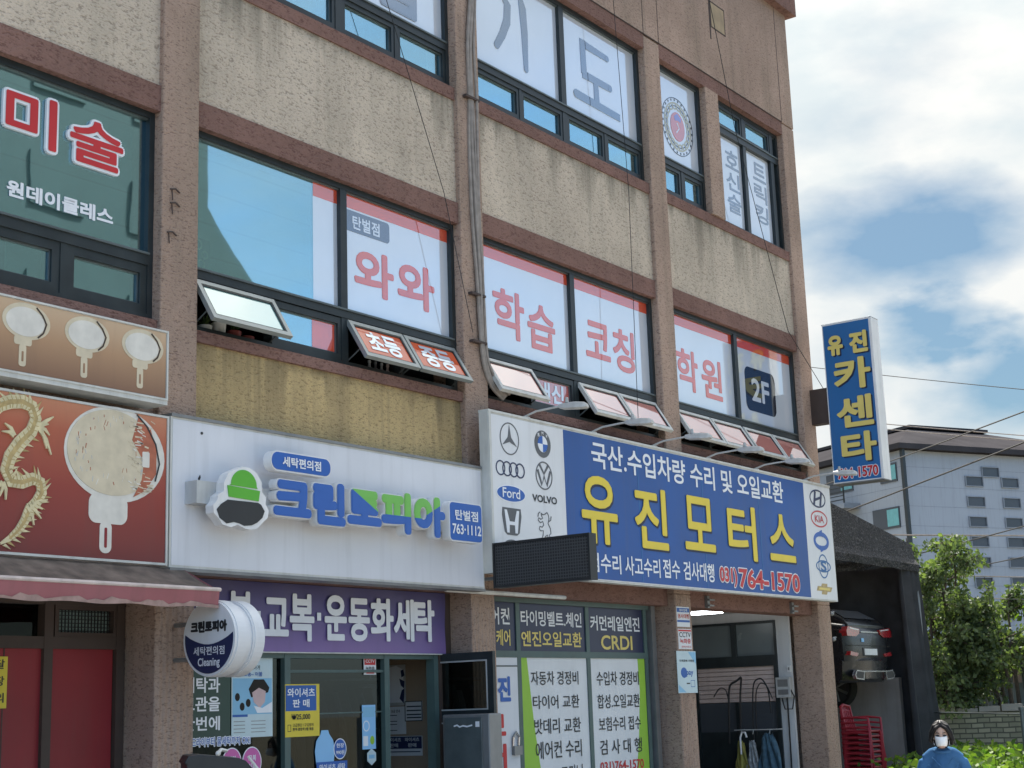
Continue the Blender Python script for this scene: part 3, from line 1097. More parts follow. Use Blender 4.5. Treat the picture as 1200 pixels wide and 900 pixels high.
# third floor, bay 4: two narrower windows with a pier between them
mb = MB()
mb.box(17.68, 18.05, 0.006, 0.40, 8.19, 10.04)
mb.build("pier", "brown_stucco", B)
t4 = win_frame(16.44, 17.68, 8.19, 10.04, [(17.06, 8.2, 8.65, 0.03)], [(8.68, 16.49, 17.63, 0.04)])
pane(t4, 16.49, 17.62, 8.72, 9.99, "film_white", "film")
for a, b in ((16.49, 17.03), (17.09, 17.62)):
    closed_sash(t4, a, b, 8.245, 8.64, t=0.05)
mb = MB()
ec, ez = 17.09, 9.30
for r_, tk, mt in ((0.41, 0.010, 0), (0.345, 0.016, 1), (0.30, 0.012, 0), (0.265, 0.014, 1)):
    mb.ring(F, ec, ez, r_ * 1.02, r_, tk, 0.0, 0.005, mt, 40)
for i in range(26):
    a = 2 * math.pi * i / 26
    mb.ellipse(F, ec + 0.384 * math.cos(a), ez + 0.376 * math.sin(a), 0.014, 0.018, 0.0, 0.005, 0, 6)
for i in range(18):
    a = 2 * math.pi * i / 18
    mb.ring(F, ec + 0.295 * math.cos(a), ez + 0.288 * math.sin(a), 0.05, 0.05, 0.012, 0.0, 0.006, 1, 10)
mb.ellipse(F, ec, ez, 0.185, 0.205, 0.0, 0.007, 2, 30)
mb.stroke(F, [(ec - 0.08, ez + 0.10), (ec, ez + 0.14), (ec + 0.09, ez + 0.11)], [0.06, 0.10, 0.06], 0.007, 0.009, 3)
mb.stroke(F, [(ec - 0.05, ez - 0.10), (ec + 0.03, ez - 0.02), (ec - 0.02, ez + 0.05)], 0.018, 0.007, 0.010, 4)
mb.build("emblem", ["film_black", "film_gold", "film_pink", "film_violet", "film_white"], t4)
t5 = win_frame(18.05, 20.08, 8.19, 10.04, [(18.97, 8.2, 10.0, 0.045), (19.86, 8.2, 10.0, 0.05)], [(9.60, 18.1, 20.03, 0.045)])
for a, b in ((18.10, 18.93), (19.01, 19.82)):
    closed_sash(t5, a, b, 9.655, 9.99, t=0.05)
    pane(t5, a + 0.02, b - 0.02, 8.25, 9.55, "film_white", "film")
pane(t5, 19.9, 20.03, 8.25, 9.99, "frame_dark")  # dark sheet standing in for the shade of the deep jamb
for col_, x0, x1, zt_, zb_ in (("호신술", 18.43, 18.84, 9.40, 8.41), ("트릭킹", 19.29, 19.70, 9.44, 8.47)):
    mb = MB()
    st = (zt_ - zb_) / 3
    for i, ch in enumerate(col_):
        letters(mb, ch, F, x0, x1, zt_ - st * i - st * 0.86, zt_ - st * i, w=0.0012, off=0.0, fat=0.008)
    mb.build("lettering", "film_ink_washed", t5)

# ================================================================== SHOPFRONTS (parts of the building)
SF = front(0.33)
# bay 1: red doors behind the awning
mb = MB()
G1 = front(0.40)
mb.slab(G1, 4.37, 8.0, 2.25, 2.34, -0.05, 0.05)
mb.slab(G1, 4.37, 8.0, 2.58, 2.84, -0.05, 0.05)
for u in (4.40, 5.9, 7.26, 7.94):
    mb.slab(G1, u - 0.03, u + 0.05, 0.12, 2.6, -0.05, 0.055)
mb.rim(G1, 7.33, 7.92, 2.34, 2.58, 0.035, -0.03, 0.045)
sf1 = mb.build("shopfront", "brown_frame", B)
mb = MB()
mb.slab(G1, 4.45, 5.85, 0.13, 2.25, -0.02, 0.02)
mb.slab(G1, 5.97, 7.90, 0.13, 2.25, -0.02, 0.02)
mb.slab(G1, 6.90, 6.91, 0.13, 2.25, 0.02, 0.024, 1)
mb.build("door", ["red_door", "brown_frame"], sf1)
mb = MB()
for i in range(18):
    u = 7.36 + i * 0.031
    mb.slab(G1, u, u + 0.006, 2.375, 2.545, -0.005, 0.005)
for i in range(6):
    v = 2.385 + i * 0.029
    mb.slab(G1, 7.36, 7.89, v, v + 0.006, -0.004, 0.006)
mb.build("lattice", "black_plastic", sf1)
mb = MB()
mb.slab(G1, 7.36, 7.89, 2.375, 2.545, -0.03, -0.02)
mb.build("pane", "curtain_teal", sf1)
mb = MB()
mb.slab(G1, 4.45, 7.22, 2.34, 2.58, -0.03, -0.02)
mb.build("pane", "shop_glass", sf1)

# bay 2: laundry
mb = MB()
for u in (8.43, 9.735, 11.06, 11.80):
    mb.slab(SF, u - 0.035, u + 0.035, 0.13, 2.84, -0.05, 0.05)
mb.slab(SF, 8.40, 11.83, 2.19, 2.25, -0.04, 0.045)
mb.slab(SF, 9.77, 11.03, 2.065, 2.09, -0.03, 0.03)
mb.slab(SF, 8.40, 11.03, 0.13, 0.25, -0.04, 0.045)
mb.slab(SF, 9.77, 11.03, 1.70, 1.712, -0.02, 0.012)
mb.slab(SF, 11.83, 12.03, 0.13, 2.84, -0.05, 0.06, 1)
sf2 = mb.build("shopfront", ["teal_frame", "brown_frame"], B)
mb = MB()
mb.slab(SF, 8.46, 9.70, 0.25, 2.19, -0.006, 0.0)
mb.slab(SF, 9.77, 11.03, 0.25, 2.19, -0.006, 0.0)
mb.build("pane", "shop_glass", sf2)
# the glazed door standing open across the pavement
DX = sidewise(11.88)
mb = MB()
mb.rim(DX, -0.37, 0.37, 0.13, 2.24, 0.075, -0.02, 0.022, 0)
mb.slab(DX, -0.30, 0.30, 1.58, 1.69, -0.02, 0.022, 0)
mb.slab(DX, -0.30, 0.30, 1.69, 2.165, -0.004, 0.002, 1)
mb.slab(DX, -0.30, 0.30, 0.25, 1.58, -0.004, 0.002, 1)
mb.rim(DX, -0.30, 0.30, 1.69, 2.165, 0.014, 0.002, 0.026, 2)
mb.rim(DX, -0.30, 0.30, 0.25, 1.58, 0.014, 0.002, 0.026, 2)
dr = mb.build("door", ["frame_dark", "shop_glass", "metal_pale"], sf2)
mb = MB()
mb.slab(DX, 0.315, 0.355, 1.48, 1.66, 0.022, 0.06)
for v in (1.52, 1.56, 1.60):
    mb.slab(DX, 0.33, 0.342, v, v + 0.012, 0.06, 0.064, 1)
mb.slab(DX, 0.32, 0.35, 1.36, 1.45, 0.022, 0.05, 1)
mb.tube([DX(0.27, 1.46, 0.03), DX(0.27, 1.46, 0.09), DX(0.27, 1.22, 0.09), DX(0.27, 1.22, 0.03)], 0.012, 6, 1)
mb.build("door_lock", ["black_plastic", "metal_pale"], sf2)

# bay 3: car repair office
MF = front(0.30)
mb = MB()
for u in (12.46, 13.205, 14.545, 15.80):
    mb.slab(MF, u - 0.035, u + 0.035, 0.13, 2.84, -0.05, 0.013)
mb.slab(MF, 12.42, 15.84, 2.215, 2.285, -0.05, 0.016)
mb.slab(MF, 12.42, 15.84, 2.79, 2.84, -0.05, 0.05)
mb.slab(MF, 15.88, 15.97, 0.13, 2.84, -0.05, 0.06, 1)
sf3 = mb.build("shopfront", ["teal_frame", "metal_grey"], B)
for a, b in ((12.50, 13.175), (13.255, 14.51), (14.59, 15.76)):
    mb = MB()
    mb.slab(MF, a, b, 2.285, 2.79, -0.01, 0.0)
    mb.build("fascia_film", "navy_film", sf3)
for body, box, mt in (("타이밍벨트.체인", (13.27, 14.44, 2.553, 2.717), "white_print"), ("엔진오일교환", (13.27, 14.43, 2.335, 2.499), "yellow_soft"),
                      ("커먼레일엔진", (14.62, 15.69, 2.529, 2.70), "white_print"), ("CRDI", (14.83, 15.51, 2.315, 2.479), "yellow_soft"),
                      ("에어컨", (12.55, 13.07, 2.554, 2.732), "white_print"), ("히터 케어", (12.52, 13.07, 2.337, 2.505), "yellow_soft")):
    text_part("lettering", body, MF, box, mt, sf3, 0.004, 0.018)
for a, b, left in ((13.255, 14.51, True), (14.59, 15.76, False)):
    mb = MB()
    mb.slab(MF, a, b, 0.30, 2.215, -0.01, 0.0)
    mb.build("panel_film", "poster_white", sf3)
    mb = MB()
    if left:
        pts = [(a, 0.30), (a + 0.52, 0.30), (a + 0.30, 1.0), (a + 0.20, 1.5), (a + 0.10, 2.215), (a, 2.215)]
    else:
        pts = [(b, 0.30), (b, 2.215), (b - 0.15, 2.215), (b - 0.13, 1.85), (b - 0.20, 1.3), (b - 0.42, 0.30)]
    mb.poly(MF, pts, 0.0, 0.003)
    mb.build("green_band", "grass_green", sf3)
for body, box in (("자동차 경정비", (13.42, 14.33, 1.927, 2.073)), ("타이어 교환", (13.44, 14.33, 1.675, 1.818)), ("밧데리 교환", (13.45, 14.34, 1.412, 1.574)),
                  ("에어컨 수리", (13.46, 14.34, 1.153, 1.335)), ("크리닝", (13.92, 14.34, 0.90, 1.07)),
                  ("수입차 경정비", (14.70, 15.61, 1.912, 2.068)), ("합성.오일교환", (14.70, 15.61, 1.656, 1.811)), ("보험수리 접수", (14.71, 15.61, 1.404, 1.560)),
                  ("검 사 대 행", (14.71, 15.61, 1.146, 1.309))):
    text_part("lettering", body, MF, box, "black_print", sf3, 0.006, 0.008)
text_part("lettering", "031)764-1570", MF, (14.70, 15.63, 0.932, 1.069), "red_print", sf3, 0.006, 0.02)
mb = MB()
mb.slab(MF, 12.50, 13.175, 0.16, 2.215, -0.02, 0.010)
mb.slab(MF, 12.50, 13.175, 2.12, 2.135, 0.010, 0.014, 1)
d3 = mb.build("door", ["door_white", "frame_grey"], sf3)
for body, box, mt in (("유", (12.55, 12.78, 1.763, 2.03), "sign_blue"), ("진", (12.81, 13.035, 1.763, 2.022), "sign_blue"), ("모", (12.62, 12.93, 1.42, 1.64), "red_print"), ("터", (12.62, 12.93, 1.08, 1.34), "red_print")):
    text_part("lettering", body, MF, box, mt, sf3, 0.014, 0.01, 0.010)
mb = MB()
mb.tube([MF(13.13, 1.30, 0.02), MF(13.13, 1.40, 0.03), MF(13.08, 1.45, 0.03), MF(13.03, 1.40, 0.03), MF(13.03, 1.30, 0.02)], 0.014, 8)
mb.slab(MF, 13.02, 13.16, 1.22, 1.31, 0.012, 0.05, 1)
mb.build("padlock", ["chrome", "metal_grey"], sf3)

# bay 4: open garage, its far wall is glazed over a shutter
GW = sidewise(19.95)
mb = MB()
mb.slab(GW, -0.62, -0.42, 0.13, 3.2, -0.05, 0.0, 0)
mb.slab(GW, -3.2, -2.02, 0.13, 3.2, -0.05, 0.0, 0)
mb.slab(GW, -2.02, -0.62, 2.80, 3.2, -0.05, 0.0, 0)
wl = mb.build("garage_wall", "interior_wall", B)
mb = MB()
mb.slab(GW, -2.02, -0.62, 2.16, 2.28, -0.05, 0.03)
mb.rim(GW, -2.02, -0.62, 2.28, 2.80, 0.035, -0.04, 0.02)
mb.slab(GW, -1.34, -1.26, 2.28, 2.80, -0.04, 0.025)
mb.slab(GW, -0.68, -0.62, 0.13, 2.16, -0.05, 0.03)
mb.slab(GW, -2.02, -1.93, 0.13, 2.16, -0.05, 0.03)
mb.slab(GW, -1.33, -1.28, 0.13, 1.66, -0.05, 0.02)
mb.slab(GW, -1.93, -0.68, 0.13, 1.25, -0.04, -0.01)
mb.build("garage_screen", "frame_dark", B)
mb = MB()
mb.slab(GW, -1.98, -0.65, 2.31, 2.77, -0.02, -0.015)
mb.slab(GW, -1.93, -0.68, 1.25, 1.66, -0.02, -0.015, 1)
mb.build("pane", ["frosted_glass", "apt_window"], B)
mb = MB()
for i in range(8):
    v = 1.66 + i * 0.0625
    mb.slab(GW, -1.93, -0.68, v + 0.008, v + 0.0625, -0.03, -0.012)
mb.build("roller_shutter", "shutter", B)
mb = MB()
mb.tube([(18.2, 0.52, 2.86), (18.2, 1.75, 2.86)], 0.022, 8)
mb.build("tube_lamp", "tube_light", B)
mb = MB()
mb.box(18.15, 18.25, 0.48, 1.8, 2.885, 2.93)
mb.build("lamp_housing", "white_paint", B)
mb = MB()
mb.box(16.44, 20.0, 0.43, 3.2, 2.93, 2.96)
mb.build("garage_ceiling", "interior_wall", B)
for x in (17.0, 19.4):                                # shutter guides under the sign
    mb = MB()
    mb.box(x - 0.03, x + 0.03, 0.06, 0.10, 2.84, 2.99)
    mb.box(x - 0.03, x + 0.11, 0.03, 0.06, 2.93, 2.95)
    mb.box(x - 0.03, x + 0.09, 0.03, 0.06, 2.86, 2.88)
    mb.build("guide_bracket", "metal_grey", B)

# ================================================================== SIGNS
def sign_box(name, label, x0, x1, z0, z1, yf, face, group=None, yb=0.06):
    t = thing(name, label, "sign", (x0, yf, z0), group)
    mb = MB()
    mb.box(x0, x1, yf, yb, z0, z1, 0)
    mb.box(x0 + 0.02, x1 - 0.02, yf - 0.004, yf, z0 + 0.02, z1 - 0.02, 1)
    mb.build("board", ["white_side", face], t)
    return t


# white laundry sign with raised letters
ws = sign_box("shop_sign", "white laundry sign board with raised blue and green Korean letters", 7.95, 11.99, 2.85, 4.04, -0.20, "white_flex")
mb = MB()
mb.box(7.95, 11.99, -0.215, 0.06, 4.04, 4.065)
mb.box(7.95, 11.99, -0.212, -0.02, 2.825, 2.85)
mb.build("edge_trim", "metal_grey", ws)
mb = MB()
mb.box(8.10, 11.50, -0.34, -0.204, 3.35, 3.53)
mb.build("rail", "metal_pale", ws)
WF = front(-0.20)
LB, LF = 0.142, 0.232
mb = MB()
cl = [(8.40, 3.635), (8.32, 3.60), (8.275, 3.52), (8.27, 3.45), (8.21, 3.41), (8.20, 3.37), (8.16, 3.33), (8.165, 3.27), (8.21, 3.235), (8.26, 3.185),
      (8.35, 3.17), (8.42, 3.195), (8.50, 3.17), (8.56, 3.165), (8.64, 3.18), (8.70, 3.235), (8.755, 3.275), (8.765, 3.335), (8.73, 3.385), (8.735, 3.44),
      (8.69, 3.48), (8.685, 3.56), (8.63, 3.63), (8.55, 3.665), (8.47, 3.665)]
cl = [(u + 0.03, v) for u, v in cl]
mb.poly(WF, cl, LB, LF, 0)
mb.build("emblem_board", "white_paint", ws, bevel=0.006)
mb = MB()                                          # plain colour fields of the emblem, without the drawn figure
dome = [(8.36, 3.505)] + [(8.515 + 0.14 * math.cos(R(a)), 3.515 + 0.125 * math.sin(R(a))) for a in range(180, -1, -12)] + [(8.665, 3.50)]
mb.poly(WF, dome, LF, LF + 0.006, 0)
mb.poly(WF, [(8.335, 3.50), (8.69, 3.485), (8.675, 3.40), (8.35, 3.41)], LF, LF + 0.008, 0)
mb.build("emblem_cap", "logo_green", ws)
mb = MB()
fld = [(8.34, 3.385), (8.27, 3.345), (8.225, 3.30), (8.255, 3.235), (8.33, 3.195), (8.41, 3.212), (8.47, 3.205), (8.52, 3.19), (8.60, 3.20), (8.66, 3.225), (8.72, 3.27), (8.745, 3.325), (8.705, 3.375), (8.67, 3.388)]
mb.poly(WF, fld, LF, LF + 0.005)
mb.build("emblem_field", "charcoal", ws)
mb = MB()
letters(mb, "크린토피아", WF, 8.845, 11.10, 3.262, 3.640, w=LF - 0.006, w_back=LB, off=0.0, fat=0.027, grow=0.009, mat=0)
letters(mb, "크린토피아", WF, 8.845, 11.10, 3.262, 3.640, w=LF + 0.002, off=0.0, fat=0.027, mat=1)
mb.build("lettering", ["white_paint", "letter_blue_green"], ws)
for a, b, c, d, r_ in ((8.82, 9.545, 3.675, 3.845, 0.08), (11.165, 11.675, 3.25, 3.63, 0.05)):
    mb = MB()
    mb.poly(WF, rounded(WF, a, b, c, d, r_), LB, LF - 0.002, 0)
    mb.poly(WF, rounded(WF, a + 0.012, b - 0.012, c + 0.012, d - 0.012, r_ - 0.012), LF - 0.002, LF + 0.003, 1)
    mb.build("name_plate", ["white_paint", "sign_blue"], ws)
for body, box in (("세탁편의점", (8.95, 9.41, 3.718, 3.803)), ("탄벌점", (11.245, 11.60, 3.455, 3.554)), ("763·1112", (11.20, 11.645, 3.32, 3.418))):
    text_part("lettering", body, WF, box, "white_print", ws, LF + 0.007, 0.012, 0.0015)
mb = MB()
mb.poly(WF, [(8.245, 3.55), (8.26, 3.58), (8.255, 3.60), (8.235, 3.57)], 0.004, 0.01)
mb.ellipse(WF, 8.27, 3.94, 0.012, 0.012, 0.004, 0.01, n=8)
mb.build("fixing_hole", "charcoal", ws)

# red lantern and dragon sign
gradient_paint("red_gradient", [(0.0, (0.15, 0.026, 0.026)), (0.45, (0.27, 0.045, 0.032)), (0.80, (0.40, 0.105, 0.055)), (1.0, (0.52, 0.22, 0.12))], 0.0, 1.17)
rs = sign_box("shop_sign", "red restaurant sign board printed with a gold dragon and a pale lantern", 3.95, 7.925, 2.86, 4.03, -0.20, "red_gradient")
mb = MB()
mb.rim(front(-0.20), 3.95, 7.925, 2.86, 4.03, 0.018, 0.0, 0.012)
mb.build("edge_trim", "white_side", rs)
RF = front(-0.204)
mb = MB()
mb.ellipse(RF, 7.41, 3.67, 0.475, 0.365, 0.0, 0.003, 0, 40)
mb.poly(RF, rounded(RF, 7.17, 7.53, 3.14, 3.36, 0.07), 0.0, 0.0032, 0)
mb.poly(RF, rounded(RF, 7.275, 7.385, 2.92, 3.16, 0.05), 0.0, 0.0034, 0)
mb.ellipse(RF, 7.38, 3.68, 0.42, 0.325, 0.003, 0.006, 1, 40)
mb.poly(RF, [(7.62, 3.99), (7.74, 3.90), (7.80, 3.74), (7.80, 3.56), (7.70, 3.42), (7.58, 3.36), (7.66, 3.50), (7.68, 3.64), (7.56, 3.80)], 0.006, 0.008, 2)
mb.poly(RF, rounded(RF, 7.66, 7.73, 3.60, 3.72, 0.01), 0.008, 0.010, 0)
mb.poly(RF, rounded(RF, 7.318, 7.342, 2.96, 3.11, 0.01), 0.0034, 0.006, 3)
mb.stroke(RF, [(7.60, 4.0), (7.70, 3.92), (7.79, 3.79), (7.83, 3.64), (7.79, 3.50)], 0.012, 0.008, 0.011, 4)
random.seed(3)
for i in range(70):
    a, q = random.uniform(0, 6.28), random.uniform(0.3, 1) ** 0.5
    u, v = 7.38 + 0.37 * q * math.cos(a), 3.68 + 0.29 * q * math.sin(a)
    l_ = random.uniform(0.01, 0.05)
    mb.stroke(RF, [(u, v), (u + l_ * random.uniform(-.4, .4), v + l_)], random.uniform(0.003, 0.008), 0.0062, 0.007, random.choice((0, 2, 5)))
for i in range(46):
    v = random.uniform(3.38, 3.97)
    u = random.uniform(7.52, 7.74)
    mb.stroke(RF, [(u, v), (u + random.uniform(0.03, 0.09), v + random.uniform(-0.02, 0.01))], random.uniform(0.004, 0.014), 0.0082, 0.0092, random.choice((0, 1, 1)))
mb.build("lantern_print", ["lantern_white", "lantern_cream", "lantern_red", "red_door", "charcoal", "metal_pale"], rs)
mb = MB()
spine = [(6.20, 3.62), (6.28, 3.80), (6.37, 3.90), (6.46, 3.94), (6.56, 3.955), (6.645, 3.93), (6.68, 3.85), (6.645, 3.75), (6.55, 3.655), (6.475, 3.55), (6.445, 3.45),
         (6.49, 3.375), (6.58, 3.375), (6.67, 3.41), (6.735, 3.39), (6.75, 3.32), (6.71, 3.25), (6.65, 3.19), (6.61, 3.10), (6.56, 3.03), (6.49, 2.97), (6.42, 2.93)]
dw = [0.0]


def lay():
    dw[0] += 0.00015
    return dw[0]


wid = [0.8 * q for q in (0.08, 0.10, 0.12, 0.125, 0.125, 0.12, 0.115, 0.12, 0.13, 0.125, 0.12, 0.12, 0.115, 0.11, 0.11, 0.105, 0.10, 0.095, 0.085, 0.07, 0.05, 0.02)]
mb.stroke(RF, spine, wid, 0.0, 0.012, 0)
mb.stroke(RF, spine[:-1], [w_ * 0.34 for w_ in wid[:-1]], 0.012, 0.013, 1)
for i in range(len(spine) - 2):                    # belly scales
    for s_ in (0.1, 0.45, 0.8):
        p = Vector(spine[i]).lerp(Vector(spine[i + 1]), s_)
        d = (Vector(spine[i + 1]) - Vector(spine[i])).normalized()
        nn = Vector((-d.y, d.x)) * wid[i] * 0.44
        mb.stroke(RF, [tuple(p - nn), tuple(p - nn * 0.3 + d * 0.008)], 0.006, 0.012, 0.0135, 1)
        mb.stroke(RF, [tuple(p + nn * 0.3 + d * 0.008), tuple(p + nn)], 0.005, 0.012, 0.0135, 1)
for i in range(1, len(spine) - 1):                 # mane spikes along the back
    a, b = Vector(spine[i]), Vector(spine[i + 1])
    d = (b - a).normalized()
    nrm = Vector((-d.y, d.x))
    for s_ in (0.2, 0.7):
        p = a.lerp(b, s_) + nrm * wid[i] * 0.45
        q = p + nrm * 0.055 - d * 0.035
        mb.poly(RF, [tuple(p - d * 0.014), tuple(p + d * 0.014), tuple(q)], 0.0, 0.003 + lay(), 1 if s_ < 0.5 else 0)
for root, tips in (((6.70, 3.79), [(6.79, 3.82), (6.83, 3.88), (6.80, 3.74), (6.82, 3.60), (6.78, 3.64)]), ((6.63, 3.21), [(6.73, 3.24), (6.76, 3.20), (6.75, 3.13), (6.69, 3.08), (6.80, 3.27)]),
                   ((6.50, 3.70), [(6.42, 3.78), (6.40, 3.72)]), ((6.42, 3.36), [(6.36, 3.30), (6.40, 3.26), (6.45, 3.24)])):
    for tp in tips:
        mid = ((root[0] + tp[0]) / 2 + 0.012, (root[1] + tp[1]) / 2 + 0.012)
        mb.stroke(RF, [root, mid, tp], [0.036, 0.026, 0.008], 0.0, 0.006 + lay(), 0)
mb.poly(RF, [(6.14, 3.62), (6.30, 3.60), (6.38, 3.70), (6.36, 3.80), (6.28, 3.86), (6.16, 3.84), (6.06, 3.76)], 0.0, 0.0145, 0)
for q in ((6.02, 3.90), (6.10, 3.95), (6.20, 3.93), (6.00, 3.62), (6.40, 3.93), (6.34, 3.58)):
    mb.stroke(RF, [(6.24, 3.75), ((6.24 + q[0]) / 2, (3.75 + q[1]) / 2 + 0.02), q], [0.05, 0.03, 0.008], 0.0, 0.016 + lay(), 1)
mb.build("dragon_print", ["gold_pale", "gold_print"], rs)

# beige three lantern sign above it
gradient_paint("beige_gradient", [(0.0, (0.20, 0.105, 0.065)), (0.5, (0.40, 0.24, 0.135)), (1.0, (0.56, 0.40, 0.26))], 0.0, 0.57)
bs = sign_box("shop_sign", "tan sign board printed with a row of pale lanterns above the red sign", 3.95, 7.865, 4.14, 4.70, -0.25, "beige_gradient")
BF = front(-0.254)
for cx in (4.45, 4.97, 5.50, 6.02, 6.54, 7.08, 7.61):
    mb = MB()
    mb.ellipse(BF, cx, 4.535, 0.205, 0.135, 0.0, 0.003, 0, 30)
    mb.poly(BF, rounded(BF, cx - 0.10, cx + 0.05, 4.355, 4.42, 0.02), 0.0, 0.0032, 0)
    mb.poly(BF, rounded(BF, cx - 0.055, cx + 0.005, 4.20, 4.36, 0.02), 0.0, 0.0034, 0)
    mb.poly(BF, rounded(BF, cx - 0.033, cx - 0.017, 4.235, 4.31, 0.006), 0.0034, 0.005, 3)
    mb.ellipse(BF, cx - 0.01, 4.53, 0.165, 0.108, 0.003, 0.005, 1, 30)
    mb.stroke(BF, [(cx + 0.08, 4.65), (cx + 0.135, 4.60), (cx + 0.17, 4.54), (cx + 0.145, 4.47), (cx + 0.10, 4.43)], 0.012, 0.005, 0.008, 2)
    mb.build("lantern_print", ["lantern_cream", "lantern_white", "brown_frame", "beige_gradient"], bs)
mb = MB()
mb.rim(front(-0.25), 3.95, 7.865, 4.14, 4.70, 0.015, 0.0, 0.012)
mb.box(3.95, 7.865, -0.255, -0.02, 4.105, 4.14)
mb.build("edge_trim", "white_side", bs)

# blue car repair sign
ms = sign_box("shop_sign", "long blue car repair sign board with big yellow Korean letters", 12.0, 20.10, 3.0, 4.62, -0.30, "white_flex_b", yb=-0.19)
mb = MB()
mb.box(11.995, 20.105, -0.31, -0.18, 4.62, 4.645)
mb.box(11.995, 12.03, -0.312, -0.296, 3.0, 4.62)
mb.box(11.99, 12.0, -0.30, -0.19, 3.0, 4.62)
mb.build("edge_trim", "white_side", ms)
for x in (12.6, 14.6, 16.6, 18.6, 19.9):
    mb = MB()
    mb.box(x - 0.03, x + 0.03, -0.19, 0.08, 4.40, 4.46)
    mb.box(x - 0.03, x + 0.03, -0.19, 0.08, 3.20, 3.26)
    mb.build("wall_bracket", "metal_grey", ms)
UF = front(-0.304)
mb = MB()
mb.slab(UF, 13.33, 19.22, 3.03, 4.60, 0.0, 0.003)
mb.build("blue_field", "blue_flex", ms)
for u in (14.83, 16.33, 17.83):
    mb = MB()
    mb.slab(UF, u - 0.008, u + 0.008, 3.03, 4.60, 0.003, 0.005)
    mb.build("seam", "pole_blue", ms)
text_part("lettering", "국산.수입차량 수리 및 오일교환", UF, (13.86, 18.57, 4.25, 4.545), "white_print", ms, 0.008, 0.018)
for body, box in (("유", (13.61, 14.336, 3.41, 4.16)), ("진", (14.702, 15.439, 3.425, 4.136)), ("모", (15.829, 16.579, 3.474, 4.132)), ("터", (16.919, 17.69, 3.423, 4.122)), ("스", (18.054, 18.814, 3.47, 4.101))):
    mb = MB()
    letters(mb, body, UF, *box, w=0.006, off=0.0, fat=0.018, du=0.03, dv=-0.022, mat=1)
    letters(mb, body, UF, *box, w=0.012, off=0.0, fat=0.018, mat=0)
    mb.build("lettering", ["yellow_print", "print_shadow"], ms)
for body, box in (("보험수리", (13.50, 14.366, 3.101, 3.313)), ("사고수리", (14.45, 15.217, 3.101, 3.315)), ("접수", (15.279, 15.67, 3.108, 3.328)), ("검사대행", (15.753, 16.504, 3.107, 3.329))):
    text_part("lettering", body, UF, box, "white_print", ms, 0.008, 0.016)
for body, box in (("031)", (16.64, 17.09, 3.075, 3.31)), ("764-1570", (17.14, 18.88, 3.075, 3.32))):
    mb = MB()
    letters(mb, body, UF, *box, w=0.007, off=0.02, grow=0.014, fat=0.004, mat=0)
    letters(mb, body, UF, *box, w=0.011, off=0.02, fat=0.004, mat=1)
    mb.build("lettering", ["white_print", "red_print"], ms)


def emblem(fn):
    mb = MB()
    mats = fn(mb)
    return mb.build("emblem", mats, ms)


P = UF
K = 0.004


def star3(mb):
    cx, cz, ru, rv = 12.345, 4.38, 0.165, 0.168
    mb.ring(P, cx, cz, ru, rv, 0.012, 0.001, K, 0, 36)
    for a in (90, 210, 330):
        t = (cx + ru * 0.86 * math.cos(R(a)), cz + rv * 0.86 * math.sin(R(a)))
        l_ = (cx + 0.032 * math.cos(R(a + 60)), cz + 0.032 * math.sin(R(a + 60)))
        r_ = (cx + 0.032 * math.cos(R(a - 60)), cz + 0.032 * math.sin(R(a - 60)))
        mb.poly(P, [(cx, cz), r_, t, l_], 0.001, K, 0)
    return ["grey_print"]


def roundel(mb):
    cx, cz, ru, rv = 12.935, 4.395, 0.147, 0.145
    mb.ring(P, cx, cz, ru, rv, 0.055, 0.001, K, 0, 36)
    for q in range(4):
        pts = [(cx, cz)] + [(cx + 0.088 * math.cos(R(90 * q + a)), cz + 0.086 * math.sin(R(90 * q + a))) for a in range(0, 91, 15)]
        mb.poly(P, pts, 0.001, K, 1 if q in (1, 3) else 2)
    for ch, a in (("B", 128), ("M", 90), ("W", 52)):
        u, v = cx + 0.118 * math.cos(R(a)), cz + 0.116 * math.sin(R(a))
        letters(mb, ch, P, u - 0.016, u + 0.016, v - 0.018, v + 0.018, w=K + 0.002, off=0.02, mat=2)
    return ["grey_print", "sign_blue", "white_print"]


def rings4(mb):
    for i in range(4):
        mb.ring(P, 12.175 + i * 0.112, 4.065, 0.080, 0.078, 0.014, 0.001, K + 0.0006 * i, 0, 28)
    return ["navy_print"]


def vw_mark(mb):
    cx, cz = 12.94, 4.06
    mb.ring(P, cx, cz, 0.152, 0.150, 0.014, 0.001, K, 0, 36)
    mb.stroke(P, [(cx - 0.075, cz + 0.11), (cx, cz + 0.02), (cx + 0.075, cz + 0.11)], 0.03, 0.001, K, 0)
    mb.stroke(P, [(cx - 0.115, cz + 0.055), (cx - 0.045, cz - 0.10), (cx, cz - 0.005), (cx + 0.045, cz - 0.10), (cx + 0.115, cz + 0.055)], 0.03, 0.001, K + 0.001, 0)
    return ["grey_print"]


def oval_word(mb):
    cx, cz = 12.34, 3.814
    mb.ellipse(P, cx, cz, 0.25, 0.088, 0.001, K, 1, 36)
    mb.ellipse(P, cx, cz, 0.238, 0.078, K, K + 0.001, 0, 36)
    letters(mb, "Ford", P, cx - 0.15, cx + 0.15, cz - 0.045, cz + 0.055, w=K + 0.004, off=0.01, mat=1)
    return ["sign_blue", "white_print"]


def word(mb):
    letters(mb, "VOLVO", P, 12.71, 13.16, 3.772, 3.849, w=K, off=0.03, mat=0)
    return ["black_print"]


